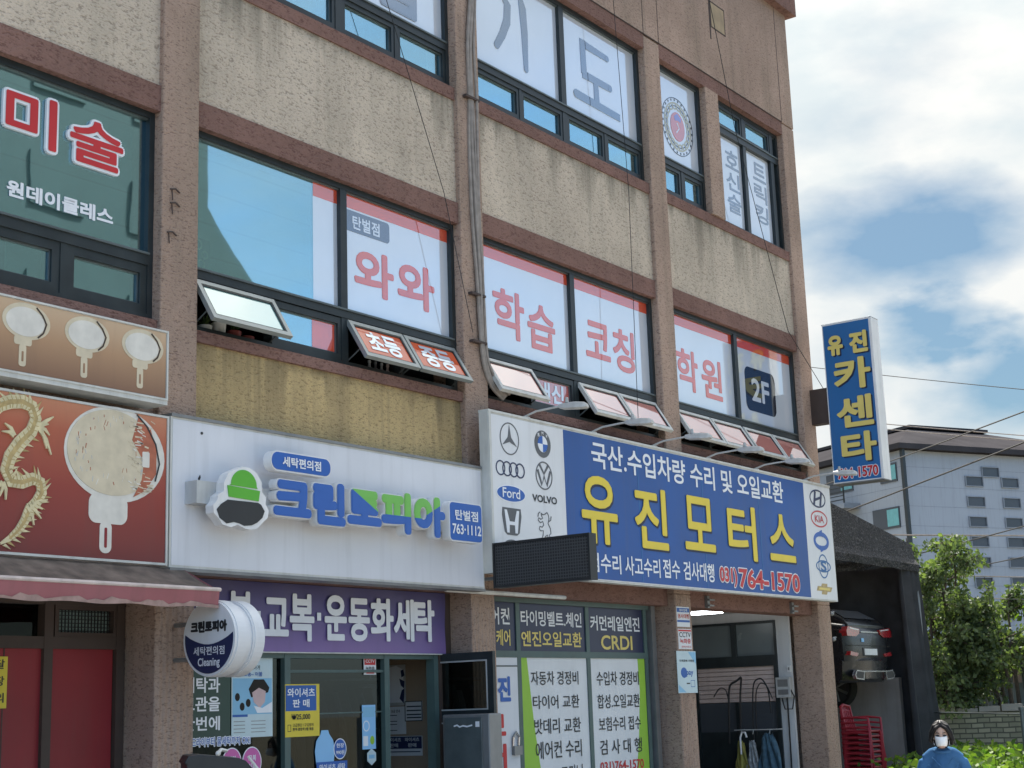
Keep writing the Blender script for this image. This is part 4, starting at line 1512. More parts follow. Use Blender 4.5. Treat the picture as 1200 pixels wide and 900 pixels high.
def h_badge(mb):
    cx, cz = 12.34, 3.532
    mb.poly(P, [(cx - 0.155, cz + 0.137), (cx + 0.155, cz + 0.137), (cx + 0.165, cz + 0.06), (cx + 0.125, cz - 0.11), (cx + 0.08, cz - 0.137), (cx - 0.08, cz - 0.137), (cx - 0.125, cz - 0.11), (cx - 0.165, cz + 0.06)], 0.001, K, 0)
    for s in (-1, 1):
        mb.poly(P, [(cx + s * 0.125, cz + 0.115), (cx + s * 0.085, cz + 0.115), (cx + s * 0.045, cz + 0.005), (cx + s * 0.045, cz - 0.03), (cx + s * 0.05, cz - 0.115), (cx + s * 0.09, cz - 0.115)], K, K + 0.002, 1)
    mb.slab(P, cx - 0.05, cx + 0.05, cz - 0.035, cz + 0.0, K, K + 0.0022, 1)
    return ["grey_print", "white_print"]


def lion(mb):
    pts = [(12.86, 3.66), (12.89, 3.645), (12.93, 3.655), (12.965, 3.675), (12.99, 3.65), (13.0, 3.61), (12.98, 3.56), (13.02, 3.51), (13.025, 3.46), (12.99, 3.44), (13.02, 3.40), (12.97, 3.40), (12.96, 3.44),
           (12.92, 3.42), (12.90, 3.385), (12.85, 3.39), (12.88, 3.43), (12.89, 3.48), (12.84, 3.475), (12.815, 3.495), (12.83, 3.52), (12.87, 3.515), (12.90, 3.54), (12.885, 3.575), (12.84, 3.56), (12.80, 3.585), (12.815, 3.61),
           (12.85, 3.595), (12.885, 3.61), (12.865, 3.635)]
    mb.stroke(P, pts + [pts[0]], 0.011, 0.001, K, 0)
    mb.stroke(P, [(12.80, 3.62), (12.81, 3.655), (12.84, 3.67)], 0.011, 0.001, K + 0.001, 0)
    mb.stroke(P, [(12.99, 3.58), (13.03, 3.60), (13.04, 3.64)], 0.011, 0.001, K + 0.001, 0)
    return ["grey_print"]


def ovals(mb):
    cx, cz = 12.33, 3.25
    mb.ring(P, cx, cz, 0.165, 0.10, 0.018, 0.001, K, 0, 30)
    mb.ring(P, cx, cz, 0.06, 0.095, 0.014, 0.001, K + 0.001, 0, 24)
    mb.ring(P, cx, cz + 0.045, 0.11, 0.045, 0.014, 0.001, K + 0.002, 0, 24)
    return ["grey_print"]


def slant_h(mb):
    cx, cz = 19.665, 4.42
    mb.ring(P, cx, cz, 0.255, 0.128, 0.022, 0.001, K, 0, 36)
    for s in (-1, 1):
        mb.stroke(P, [(cx + s * 0.10 + 0.03, cz + 0.10), (cx + s * 0.10 - 0.03, cz - 0.10)], 0.05, 0.001, K + 0.001, 0)
    mb.stroke(P, [(cx - 0.10, cz - 0.025), (cx + 0.10, cz + 0.025)], 0.035, 0.001, K + 0.002, 0)
    return ["navy_print"]


def kia_mark(mb):
    cx, cz = 19.67, 4.135
    mb.ring(P, cx, cz, 0.265, 0.118, 0.020, 0.001, K, 0, 36)
    letters(mb, "KIA", P, cx - 0.145, cx + 0.145, cz - 0.05, cz + 0.05, w=K + 0.001, off=0.01, mat=0)
    return ["red_print"]


def swirl(mb):
    cx, cz = 19.67, 3.825
    mb.ring(P, cx, cz, 0.235, 0.128, 0.062, 0.001, K, 0, 30, R(100), R(290))
    mb.ring(P, cx + 0.02, cz, 0.235, 0.128, 0.062, 0.001, K + 0.001, 0, 30, R(-80), R(110))
    mb.poly(P, [(cx - 0.03, cz + 0.135), (cx + 0.05, cz + 0.16), (cx + 0.05, cz + 0.06)], 0.001, K + 0.002, 0)
    mb.poly(P, [(cx + 0.05, cz - 0.135), (cx - 0.03, cz - 0.155), (cx - 0.03, cz - 0.06)], 0.001, K + 0.002, 0)
    return ["sign_blue"]


def s_oval(mb):
    cx, cz = 19.69, 3.475
    mb.ring(P, cx, cz, 0.155, 0.168, 0.018, 0.001, K, 0, 34)
    mb.ring(P, cx, cz, 0.235, 0.085, 0.018, 0.001, K + 0.001, 0, 34)
    letters(mb, "S", P, cx - 0.09, cx + 0.09, cz - 0.075, cz + 0.075, w=K + 0.002, off=0.03, mat=0)
    return ["pole_blue"]


def bow_tie(mb):
    cx, cz = 19.67, 3.16
    mb.poly(P, [(cx - 0.255, cz - 0.03), (cx - 0.21, cz + 0.035), (cx - 0.10, cz + 0.035), (cx - 0.07, cz + 0.075), (cx + 0.10, cz + 0.075), (cx + 0.09, cz + 0.035), (cx + 0.26, cz + 0.03), (cx + 0.20, cz - 0.035), (cx + 0.09, cz - 0.035),
                (cx + 0.06, cz - 0.075), (cx - 0.10, cz - 0.075), (cx - 0.08, cz - 0.03)], 0.001, K, 0)
    mb.poly(P, [(cx - 0.19, cz - 0.012), (cx - 0.16, cz + 0.018), (cx + 0.18, cz + 0.015), (cx + 0.16, cz - 0.018)], K, K + 0.002, 1)
    return ["gold_print", "yellow_soft"]


for fn in (star3, roundel, rings4, vw_mark, oval_word, word, h_badge, lion, ovals, slant_h, kia_mark, swirl, s_oval, bow_tie):
    emblem(fn)

# lamps on arms over the blue sign
LAMPS = [(12.70, "first lamp from the left"), (13.98, "second lamp from the left"), (15.29, "third lamp from the left"), (16.60, "fourth lamp from the left"), (17.90, "fifth lamp from the left"), (19.38, "lamp at the right end")]


def sign_lamp(x, label):
    t = thing("sign_lamp", label, "lamp", (x, -0.25, 4.645), "lamps on arms over the blue sign")
    mb = MB()
    mb.tube([(x, -0.22, 4.655), (x, -0.40, 4.70), (x, -0.82, 4.715)], 0.011, 6)
    mb.box(x - 0.05, x + 0.05, -0.29, -0.20, 4.645, 4.662)
    mb.build("arm", "lamp_body", t)
    mb = MB()
    mb.loft([[(x + a * w_, y, 4.70 + b * h_ - dz) for a, b in ((-1, -.6), (-.7, .5), (0, 1), (.7, .5), (1, -.6), (0, -.9))] for y, w_, h_, dz in
             ((-0.70, 0.03, 0.025, -.01), (-0.76, 0.055, 0.04, 0), (-0.90, 0.07, 0.045, 0.012), (-1.0, 0.062, 0.04, 0.025), (-1.04, 0.03, 0.02, 0.03))])
    mb.tube([(x, -0.79, 4.735), (x, -0.79, 4.79)], [0.022, 0.016], 8)
    mb.build("lamp_head", "lamp_body", t, smooth=True)
    return t


for x, where in LAMPS:
    sign_lamp(x, "weathered grey lamp arm over the blue sign, " + where)

# dark LED board standing out from the left end of the blue sign
LX = sidewise(12.0)
lt = thing("led_board", "dark LED text board sticking out over the pavement beside the blue sign", "display board", (12.0, -0.34, 2.86))
mb = MB()
mb.slab(LX, 0.32, 1.44, 2.86, 3.28, -0.10, 0.0)
mb.rim(LX, 0.31, 1.45, 2.85, 3.29, 0.022, -0.11, 0.012)
mb.build("casing", "black_plastic", lt)
mb = MB()
mb.slab(LX, 0.335, 1.425, 2.875, 3.265, 0.0, 0.004)
mb.build("screen", "led_face", lt)
mb = MB()
mb.tube([(12.05, 0.05, 3.2), (12.05, -0.36, 3.2)], 0.02, 6)
mb.tube([(12.05, 0.05, 2.95), (12.05, -0.36, 2.95)], 0.02, 6)
mb.build("bracket", "metal_grey", lt)
# pale ledge pipe below the signs
mb = MB()
mb.tube([(11.55, -0.06, 2.835), (13.6, -0.06, 2.835)], 0.022, 8)
mb.build("ledge_pipe", "white_side", B)

# tall projecting sign on the corner
VX = sidewise(20.3)
vt = thing("projecting_sign", "tall narrow blue sign with yellow Korean letters projecting from the corner", "sign", (20.4, -0.65, 4.68))
mb = MB()
mb.slab(VX, 0.29, 1.03, 4.69, 7.04, -0.26, 0.0, 0)
mb.slab(VX, 0.305, 1.015, 4.705, 7.025, 0.0, 0.004, 1)
mb.slab(VX, 1.03, 1.055, 4.68, 7.05, -0.26, 0.004, 0)
mb.slab(VX, 0.28, 1.055, 7.04, 7.055, -0.26, 0.004, 0)
mb.slab(VX, 0.28, 1.055, 4.675, 4.69, -0.26, 0.004, 2)
mb.build("cabinet", ["white_paint", "pole_blue", "metal_grey"], vt, bevel=0.006)
for body, box in (("유", (0.36, 0.60, 6.56, 6.86)), ("진", (0.70, 0.98, 6.55, 6.87)), ("카", (0.42, 0.99, 6.03, 6.49)), ("센", (0.42, 0.98, 5.48, 5.93)), ("타", (0.45, 0.99, 4.97, 5.40))):
    mb = MB()
    letters(mb, body, VX, *box, w=0.006, off=0.01, fat=0.014, du=0.022, dv=-0.02, mat=1)
    letters(mb, body, VX, *box, w=0.010, off=0.01, fat=0.014, mat=0)
    mb.build("lettering", ["yellow_soft", "print_shadow"], vt)
mb = MB()
letters(mb, "764-1570", VX, 0.36, 0.98, 4.745, 4.90, w=0.006, off=0.02, grow=0.010, fat=0.002, mat=0)
letters(mb, "764-1570", VX, 0.36, 0.98, 4.745, 4.90, w=0.010, off=0.02, fat=0.002, mat=1)
mb.build("lettering", ["white_print", "red_print"], vt)
mb = MB()
mb.box(20.34, 20.50, -0.29, 0.0, 5.60, 6.12)
mb.build("bracket", "brown_frame", vt)

# purple laundry banner
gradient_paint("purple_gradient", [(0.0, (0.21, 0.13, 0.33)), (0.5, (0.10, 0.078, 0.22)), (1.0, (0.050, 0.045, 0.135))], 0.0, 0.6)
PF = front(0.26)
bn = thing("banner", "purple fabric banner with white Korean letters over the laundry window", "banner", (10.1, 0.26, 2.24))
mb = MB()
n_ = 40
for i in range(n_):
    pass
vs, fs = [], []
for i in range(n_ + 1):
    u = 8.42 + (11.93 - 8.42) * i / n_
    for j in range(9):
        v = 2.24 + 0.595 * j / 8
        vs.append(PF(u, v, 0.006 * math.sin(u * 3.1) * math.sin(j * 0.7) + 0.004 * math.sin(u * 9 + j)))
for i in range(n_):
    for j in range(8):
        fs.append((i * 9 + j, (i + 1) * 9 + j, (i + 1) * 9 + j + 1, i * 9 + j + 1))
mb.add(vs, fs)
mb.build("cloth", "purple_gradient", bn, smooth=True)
mb = MB()
mb.slab(PF, 8.42, 11.93, 2.232, 2.242, -0.005, 0.014)
mb.build("hem_bar", "white_side", bn)
for body, box in (("불", (8.60, 8.90, 2.33, 2.745)), ("복", (8.99, 9.281, 2.33, 2.745)), ("교", (9.413, 9.714, 2.374, 2.706)), ("복", (9.725, 10.038, 2.335, 2.751)), ("운", (10.171, 10.467, 2.348, 2.757)), ("동", (10.49, 10.784, 2.345, 2.74)),
                  ("화", (10.796, 11.126, 2.35, 2.75)), ("세", (11.126, 11.43, 2.354, 2.755)), ("탁", (11.43, 11.744, 2.354, 2.76))):
    text_part("lettering", body, PF, box, "white_print", bn, 0.017, 0.01, 0.010)
for u, v in ((9.347, 2.55), (10.10, 2.557)):
    mb = MB()
    mb.slab(PF, u - 0.025, u + 0.025, v - 0.035, v + 0.035, 0.014, 0.017)
    mb.build("lettering", "white_print", bn)

# awning over the red doors
at = thing("awning", "faded pink shop awning with a dirty striped top above the red doors", "awning", (6.1, -0.35, 2.5))
mb = MB()
n_ = 30
vs, fs = [], []
for i in range(n_ + 1):
    u = 4.0 + 4.1 * i / n_
    for j in range(5):
        q = j / 4
        vs.append((u, -0.19 - 0.40 * q, 2.845 - 0.195 * q - 0.015 * math.sin(q * math.pi) + 0.004 * math.sin(u * 14)))
for i in range(n_):
    for j in range(4):
        fs.append((i * 5 + j, (i + 1) * 5 + j, (i + 1) * 5 + j + 1, i * 5 + j + 1))
mb.add(vs, fs)
mb.build("canopy", "awning_top", at, smooth=True)
mb = MB()
mb.tube([(4.0, -0.60, 2.655), (8.11, -0.60, 2.655)], 0.016, 8)
mb.build("front_bar", "awning_edge", at)
mb = MB()
vs, fs = [], []
for i in range(61):
    u = 4.0 + 4.1 * i / 60
    for j in range(5):
        q = j / 4
        vs.append((u, -0.605 + 0.012 * math.sin(u * 6) * q + 0.03 * q, 2.645 - 0.125 * q - 0.006 * q * math.sin(u * 11)))
for i in range(60):
    for j in range(4):
        fs.append((i * 5 + j, (i + 1) * 5 + j, (i + 1) * 5 + j + 1, i * 5 + j + 1))
mb.add(vs, fs)
vs = [(8.10, -0.605, 2.645), (8.10, -0.575, 2.52), (8.10, -0.30, 2.70), (8.10, -0.19, 2.845)]
mb.add(vs, [(0, 1, 2, 3)])
b0 = len(mb.f)
vs, fs = [], []
for i in range(61):
    u = 4.0 + 4.1 * i / 60
    h_ = 0.03 + 0.012 * math.sin(u * 17) + 0.01 * math.sin(u * 41)
    vs += [(u, -0.578 + 0.012 * math.sin(u * 6) - 0.004, 2.518 - 0.006 * math.sin(u * 11)), (u, -0.583 + 0.012 * math.sin(u * 6) - 0.006, 2.518 + h_)]
for i in range(60):
    fs.append((2 * i, 2 * i + 2, 2 * i + 3, 2 * i + 1))
mb.add(vs, fs, 1)
mb.build("valance", ["awning_pink", "awning_stain"], at, smooth=True)
mb = MB()
for x in (4.3, 6.2, 8.07):
    mb.tube([(x, 0.05, 2.80), (x, -0.58, 2.635)], 0.014, 6)
mb.build("arm", "metal_grey", at)

# round projecting laundry sign
RX = sidewise(8.12)
rt = thing("round_sign", "round white and navy laundry sign projecting beside the awning end", "sign", (8.25, -0.47, 2.02))
gc = (0.47, 2.295)
mb = MB()
for w0, w1, r_ in ((-0.30, -0.19, 0.285), (-0.19, -0.13, 0.272), (-0.13, 0.0, 0.285)):
    mb.ellipse(RX, *gc, r_, r_, w0, w1, 0, 48)
for w0 in (-0.305, -0.125):
    mb.ring(RX, *gc, 0.292, 0.292, 0.01, w0, w0 + 0.10, 0, 48)
mb.build("cabinet", "white_flex_b", rt)
mb = MB()
pts = [(gc[0] + 0.265 * math.cos(R(a)), gc[1] + 0.265 * math.sin(R(a))) for a in range(172, 369, 7)]
arc = [(gc[0] + 0.26 * (1 - 2 * i / 10), gc[1] + 0.03 - 0.075 * math.sin(math.pi * i / 10)) for i in range(11)]
mb.poly(RX, pts + arc[1:-1], 0.0, 0.003)
mb.build("navy_field", "navy_print", rt)
mb = MB()
letters(mb, "크린토피아", RX, gc[0] - 0.20, gc[0] + 0.20, gc[1] + 0.045, gc[1] + 0.135, w=0.004, off=0.0, fat=0.006, mat=0)
mb.build("lettering", "black_print", rt)
text_part("lettering", "세탁편의점", RX, (gc[0] - 0.165, gc[0] + 0.175, gc[1] - 0.125, gc[1] - 0.06), "white_print", rt, 0.006, 0.01)
text_part("lettering", "Cleaning", RX, (gc[0] - 0.115, gc[0] + 0.125, gc[1] - 0.225, gc[1] - 0.145), "white_print", rt, 0.006, 0.02, 0.0)
mb = MB()
mb.tube([(8.2, 0.02, 2.42), (8.2, -0.2, 2.42)], 0.02, 6)
mb.tube([(8.2, 0.02, 2.15), (8.2, -0.2, 2.15)], 0.02, 6)
mb.build("bracket", "metal_grey", rt)

# ================================================================== CABLES ON THE FACADE
ct = thing("cable_bundle", "bundle of grey cables running down the pillar beside the middle windows", "cables", (12.3, -0.04, 4.85))
base = [(12.34, 12.1), (12.33, 10.2), (12.31, 9.28), (12.24, 8.75), (12.25, 8.15), (12.235, 7.6), (12.245, 6.82), (12.285, 5.95), (12.30, 5.47), (12.35, 5.19), (12.47, 4.98), (12.68, 4.88)]
for k, (du, dy, r_) in enumerate(((-0.035, -0.022, 0.020), (0.0, -0.03, 0.022), (0.035, -0.022, 0.016), (0.07, -0.03, 0.018))):
    pts = []
    for i, (u, v) in enumerate(base):
        pts.append((u + du * (1 if i < 9 else 0.7) + 0.010 * math.sin(i * 1.9 + k * 2), dy - 0.012 * math.sin(i + k), v + (0.02 * k if i > 8 else 0)))
    fine = []
    for i in range(len(pts) - 1):
        for q in range(4):
            s_ = q / 4
            fine.append(tuple(Vector(pts[i]).lerp(Vector(pts[i + 1]), s_)))
    fine.append(pts[-1])
    for _ in range(2):
        fine = [fine[0]] + [tuple((Vector(fine[i - 1]) + Vector(fine[i]) * 2 + Vector(fine[i + 1])) / 4) for i in range(1, len(fine) - 1)] + [fine[-1]]
    mb = MB()
    mb.tube(fine, r_, 6)
    mb.build("cable", "cable_grey", ct, smooth=True)
for v in (8.12, 5.93, 5.42):
    mb = MB()
    mb.box(12.12, 12.36, -0.055, 0.0, v - 0.012, v + 0.012)
    mb.build("clamp", "groove_dark", ct)


def wire(name, label, pts, r, mat="cable_black", sag=0.0, group="thin wires hanging on the facade", cat="wire", n=14):
    fine = []
    pts = [Vector(p) for p in pts]
    for i in range(len(pts) - 1):
        for q in range(n):
            s_ = q / n
            p = pts[i].lerp(pts[i + 1], s_)
            fine.append((p.x, p.y, p.z - sag * 4 * s_ * (1 - s_)))
    fine.append(tuple(pts[-1]))
    mb = MB()
    mb.tube(fine, r, 5)
    return tag(mb.build(name, mat, smooth=True), label, cat, group)


wire("guy_wire", "thin dark wire slanting down across the middle wall to the cable bundle", [(9.0, -0.10, 12.3), (10.79, -0.09, 8.70), (11.67, -0.07, 6.90), (12.12, -0.05, 5.50)], 0.0042)
wire("guy_wire", "thin dark wire hanging straight down over the third window bay", [(15.12, -0.10, 12.2), (15.19, -0.09, 10.37), (15.34, -0.08, 7.86), (15.25, -0.10, 5.0)], 0.0042)
wire("guy_wire", "thin dark wire slanting down the last window bay to the corner sign", [(17.50, -0.10, 12.3), (18.34, -0.08, 9.60), (19.60, -0.08, 6.87), (20.34, -0.22, 6.12)], 0.005)
mb = MB()
mb.tube([(20.505, 0.05, 3.0), (20.51, 0.05, 2.2), (20.505, 0.06, 1.4)], 0.012, 6)
for v in (2.86, 2.5):
    mb.ball((20.52, 0.0, v), 0.035, 0.035, 0.03)
    mb.tube([(20.48, 0.0, v + 0.02), (20.56, -0.02, v + 0.03)], 0.012, 6)
tag(mb.build("corner_fitting", "metal_grey"), "small grey pipe with round junction fittings on the building corner below the blue sign", "fitting")

# ================================================================== POSTERS AND STICKERS
def flat(name, label, cat, fr, u0, u1, v0, v1, mats, draw=None, t=0.004, group=None):
    root = thing(name, label, cat, fr((u0 + u1) / 2, v0, 0.0), group)
    mb = MB()
    mb.slab(fr, u0, u1, v0, v1, 0.0, t, 0)
    mb.build("sheet", mats[0], root)
    if draw:
        mb = MB()
        draw(mb, fr, t)
        mb.build("print", mats, root)
    return root


SG = front(0.322)                                  # outside of the laundry glass


def d_green(mb, fr, t):
    for body, v0, v1 in (("세탁과", 1.905, 2.03), ("보관을", 1.755, 1.875), ("한번에", 1.60, 1.715)):
        letters(mb, body, fr, 8.565, 8.975, v0, v1, w=t + 0.003, off=0.02, mat=1)


flat("window_poster", "dark green poster with three rows of white lettering in the laundry window", "poster", SG, 8.47, 9.095, 1.50, 2.10, ["deep_green", "white_print"], d_green)


def d_shirt(mb, fr, t):
    w = t + 0.001
    mb.slab(fr, 9.115, 9.575, 1.72, 2.02, t, w, 1)
    mb.slab(fr, 9.115, 9.29, 1.70, 1.72, t, w, 2)
    mb.poly(fr, [(9.30, 1.93), (9.36, 2.01), (9.48, 2.01), (9.545, 1.94), (9.53, 1.90), (9.42, 1.88), (9.33, 1.86)], w, w + 0.001, 3)
    mb.poly(fr, [(9.34, 1.90), (9.42, 1.94), (9.50, 1.91), (9.49, 1.82), (9.43, 1.77), (9.36, 1.82)], w + 0.001, w + 0.002, 4)
    mb.poly(fr, [(9.36, 1.79), (9.46, 1.77), (9.575, 1.82), (9.575, 1.73), (9.40, 1.73)], w + 0.001, w + 0.0025, 5)
    for u, v in ((9.17, 1.865), (9.225, 1.785), (9.295, 1.815)):
        mb.ellipse(fr, u, v, 0.028, 0.034, w, w + 0.001, 3, 14)
    letters(mb, "뽀송뽀송~ 이불", fr, 9.15, 9.46, 2.035, 2.075, w=w + 0.002, off=0.02, mat=2)
    letters(mb, "언제나 깨끗하게", fr, 9.15, 9.43, 2.09, 2.13, w=w + 0.002, off=0.0, mat=3)
    for v in (1.66, 1.63, 1.60, 1.57):
        mb.slab(fr, 9.13, 9.26, v, v + 0.006, t, w, 6)
        mb.slab(fr, 9.33, 9.50, v, v + 0.006, t, w, 6)


flat("window_poster", "pale blue poster of a person in white laundry, beside the green poster", "poster", front(0.318), 9.105, 9.585, 1.53, 2.19, ["poster_pale", "poster_sky", "poster_blue", "hair", "poster_skin", "white_print", "metal_grey"], d_shirt)


def d_price(mb, fr, t):
    w = t + 0.001
    mb.slab(fr, 9.705, 10.09, 1.735, 1.955, t, w, 1)
    letters(mb, "와이셔츠", fr, 9.725, 10.07, 1.855, 1.93, w=w + 0.002, off=0.02, mat=2)
    letters(mb, "판 매", fr, 9.79, 10.0, 1.765, 1.835, w=w + 0.002, off=0.02, mat=2)
    letters(mb, "₩25,000", fr, 9.775, 10.01, 1.655, 1.71, w=w + 0.002, off=0.02, mat=3)
    letters(mb, "고급원단 / 구김방지", fr, 9.79, 10.05, 1.60, 1.628, w=w + 0.002, off=0.01, mat=3)
    letters(mb, "흰색·검정색 3벌 묶음", fr, 9.79, 10.05, 1.565, 1.593, w=w + 0.002, off=0.02, mat=3)
    mb.rim(fr, 9.73, 9.77, 1.56, 1.62, 0.005, t, w, 3)


flat("window_poster", "blue and yellow price poster for shirts on the laundry window", "poster", front(0.28), 9.70, 10.13, 1.515, 1.965, ["poster_yellow", "poster_blue", "white_print", "black_print"], d_price)

bt = thing("window_sticker", "light blue bottle shaped sticker low on the laundry window", "sticker", (10.24, 0.32, 1.20), "cut out stickers on the laundry window")
mb = MB()
mb.poly(SG, [(10.20, 1.20), (10.30, 1.20), (10.355, 1.27), (10.37, 1.38), (10.35, 1.47), (10.30, 1.525), (10.285, 1.56), (10.20, 1.56), (10.185, 1.525), (10.135, 1.47), (10.115, 1.38), (10.13, 1.27)], 0.0, 0.004)
mb.build("sheet", "sky_sticker", bt)
bt = thing("window_sticker", "round navy sticker touching the light blue bottle sticker", "sticker", (10.44, 0.32, 1.30), "cut out stickers on the laundry window")
mb = MB()
mb.ellipse(SG, 10.44, 1.39, 0.085, 0.092, 0.0, 0.004, 0, 26)
mb.ring(SG, 10.44, 1.39, 0.085, 0.092, 0.008, 0.004, 0.005, 1, 26)
letters(mb, "한장", SG, 10.39, 10.49, 1.40, 1.44, w=0.007, off=0.02, mat=1)
letters(mb, "990원", SG, 10.385, 10.495, 1.34, 1.38, w=0.007, off=0.02, mat=1)
mb.build("sheet", ["sign_blue", "white_print"], bt)


def d_ws(mb, fr, t):
    letters(mb, "와이셔츠 세탁", fr, 10.16, 10.50, 1.205, 1.265, w=t + 0.002, off=0.02, mat=1)


flat("window_sticker", "blue strip sticker with white lettering under the bottle sticker", "sticker", front(0.318), 10.13, 10.53, 1.12, 1.285, ["sign_blue", "white_print"], d_ws)
for cx, body, where in ((9.115, ("세탁", "할인"), "left one of the two pink oval stickers on the window"), (9.345, ("교복", "이불"), "right one of the two pink oval stickers on the window")):
    pt = thing("window_sticker", where, "sticker", (cx, 0.32, 1.22), "pink oval stickers")
    mb = MB()
    mb.ellipse(SG, cx, 1.325, 0.112, 0.128, 0.0, 0.004, 1, 30)
    mb.ellipse(SG, cx, 1.325, 0.103, 0.119, 0.004, 0.005, 0, 30)
    letters(mb, body[0], SG, cx - 0.045, cx + 0.045, 1.335, 1.385, w=0.008, off=0.02, mat=1)
    letters(mb, body[1], SG, cx - 0.045, cx + 0.045, 1.265, 1.315, w=0.008, off=0.02, mat=1)
    mb.build("sheet", ["pink_sticker", "white_print"], pt)
ok = thing("window_sticker", "white outlined blue lettering strip stuck below the green poster", "sticker", (8.99, 0.318, 1.46))
mb = MB()
OKF = front(0.316)
letters(mb, "드라이부터 물세탁까지 OK!", OKF, 8.66, 9.32, 1.475, 1.545, w=0.002, off=0.01, grow=0.007, mat=0)
letters(mb, "드라이부터 물세탁까지 OK!", OKF, 8.66, 9.32, 1.475, 1.545, w=0.005, off=0.01, mat=1)
mb.build("lettering", ["white_print", "sign_blue"], ok)


def d_red(mb, fr, t):
    mb.slab(fr, 10.785, 10.94, 2.135, 2.205, t, t + 0.001, 1)
    mb.slab(fr, 10.81, 10.92, 2.055, 2.075, t, t + 0.001, 1)
    letters(mb, "CCTV", fr, 10.80, 10.925, 2.155, 2.185, w=t + 0.003, off=0.02, mat=0)
    letters(mb, "녹화중", fr, 10.80, 10.925, 2.09, 2.12, w=t + 0.003, off=0.02, mat=2)


flat("security_sticker", "small red and white security sticker at the top of the laundry window", "sticker", SG, 10.777, 10.948, 2.045, 2.215, ["poster_white", "red_print", "black_print"], d_red)


def d_col(mb, fr, t):
    w = t + 0.001
    mb.slab(fr, 10.755, 10.92, 1.66, 1.75, t, w, 1)
    mb.ring(fr, 10.80, 1.58, 0.045, 0.05, 0.01, t, w, 2, 16)
    mb.slab(fr, 10.755, 10.82, 1.40, 1.49, t, w, 2)
    mb.ellipse(fr, 10.88, 1.45, 0.03, 0.04, t, w, 3, 14)


flat("window_sticker", "tall column of light blue stickers on the laundry window post", "sticker", SG, 10.745, 10.93, 1.37, 1.77, ["sky_sticker", "poster_sky", "white_print", "grass_green"], d_col)
hx = thing("window_sticker", "pale hexagon sticker under the column of blue stickers", "sticker", (10.87, 0.322, 1.22))
mb = MB()
mb.poly(SG, [(10.87, 1.225), (10.93, 1.265), (10.93, 1.335), (10.87, 1.375), (10.81, 1.335), (10.81, 1.265)], 0.0, 0.004, 0)
mb.slab(SG, 10.83, 10.91, 1.285, 1.32, 0.004, 0.005, 1)
mb.build("sheet", ["poster_pale", "poster_sky"], hx)
flat("window_sticker", "yellow notice at the left edge of the red door", "sticker", front(0.376), 6.70, 6.935, 1.82, 2.19, ["poster_yellow", "black_print"],
     lambda mb, fr, t: [letters(mb, b_, fr, 6.74, 6.91, v, v + 0.07, w=t + 0.002, off=0.02, mat=1) for b_, v in (("배달", 2.10), ("포장", 1.98), ("문의", 1.86))])


# notices on the third pillar
def d_n1(mb, fr, t):
    w = t + 0.001
    mb.slab(fr, 16.075, 16.375, 2.76, 2.81, t, w, 1)
    mb.slab(fr, 16.075, 16.375, 2.64, 2.665, t, w, 1)
    letters(mb, "정비업체", fr, 16.13, 16.32, 2.768, 2.80, w=w + 0.002, off=0.02, mat=0)
    letters(mb, "검사대행", fr, 16.085, 16.365, 2.685, 2.74, w=w + 0.002, off=0.02, mat=2)


flat("pillar_notice", "small white notice with blue bands, topmost on the pillar by the garage", "notice", front(0.0), 16.07, 16.38, 2.585, 2.825, ["poster_white", "poster_blue", "orange_red"], d_n1, group="notices on the pillar by the garage")


def d_n2(mb, fr, t):
    w = t + 0.001
    mb.slab(fr, 16.085, 16.39, 2.53, 2.55, t, w, 1)
    letters(mb, "CCTV", fr, 16.10, 16.375, 2.46, 2.52, w=w + 0.002, off=0.01, mat=2)
    letters(mb, "녹화중", fr, 16.11, 16.37, 2.385, 2.445, w=w + 0.002, off=0.02, mat=1)
    letters(mb, "관리사무소", fr, 16.14, 16.38, 2.335, 2.36, w=w + 0.002, off=0.01, mat=1)


flat("pillar_notice", "white CCTV notice with red lettering, middle of three on the pillar", "notice", front(0.0), 16.08, 16.395, 2.32, 2.56, ["poster_white", "red_print", "black_print"], d_n2, group="notices on the pillar by the garage")


def d_n3(mb, fr, t):
    w = t + 0.001
    mb.poly(fr, [(16.27, 2.285), (16.45, 2.285), (16.45, 2.14)], t, w, 1)
    mb.poly(fr, [(16.01, 1.81), (16.18, 1.81), (16.01, 1.90)], t, w, 1)
    mb.ellipse(fr, 16.15, 2.04, 0.075, 0.062, t, w, 2, 22)
    letters(mb, "pay", fr, 16.20, 16.37, 1.99, 2.06, w=w + 0.001, off=0.02, mat=2)
    letters(mb, "지역화폐 가맹점", fr, 16.05, 16.40, 2.165, 2.195, w=w + 0.001, off=0.02, mat=3)
    mb.rim(fr, 16.30, 16.40, 1.87, 1.95, 0.006, t, w, 2)
    mb.slab(fr, 16.20, 16.28, 1.905, 1.92, t, w, 3)


flat("pillar_notice", "light blue notice board at the bottom of three on the pillar", "notice", front(-0.01), 15.995, 16.455, 1.80, 2.295, ["poster_pale", "poster_sky", "poster_blue", "black_print"], d_n3, group="notices on the pillar by the garage")

# papers on the laundry's inner wall, seen through the open doorway
IW = sidewise(12.115)


def d_i1(mb, fr, t):
    mb.poly(fr, [(-1.20, 1.79), (-0.96, 1.79), (-0.97, 2.12), (-1.06, 2.16), (-1.19, 2.14)], t, t + 0.001, 1)
    mb.poly(fr, [(-1.0, 2.11), (-0.965, 2.12), (-0.95, 2.06), (-0.99, 2.04)], t, t + 0.002, 2)
    mb.poly(fr, [(-1.02, 2.03), (-0.95, 2.00), (-0.96, 1.93), (-1.0, 1.96)], t, t + 0.002, 2)
    mb.poly(fr, [(-0.99, 1.91), (-0.955, 1.93), (-0.965, 1.78), (-1.02, 1.83)], t, t + 0.002, 2)


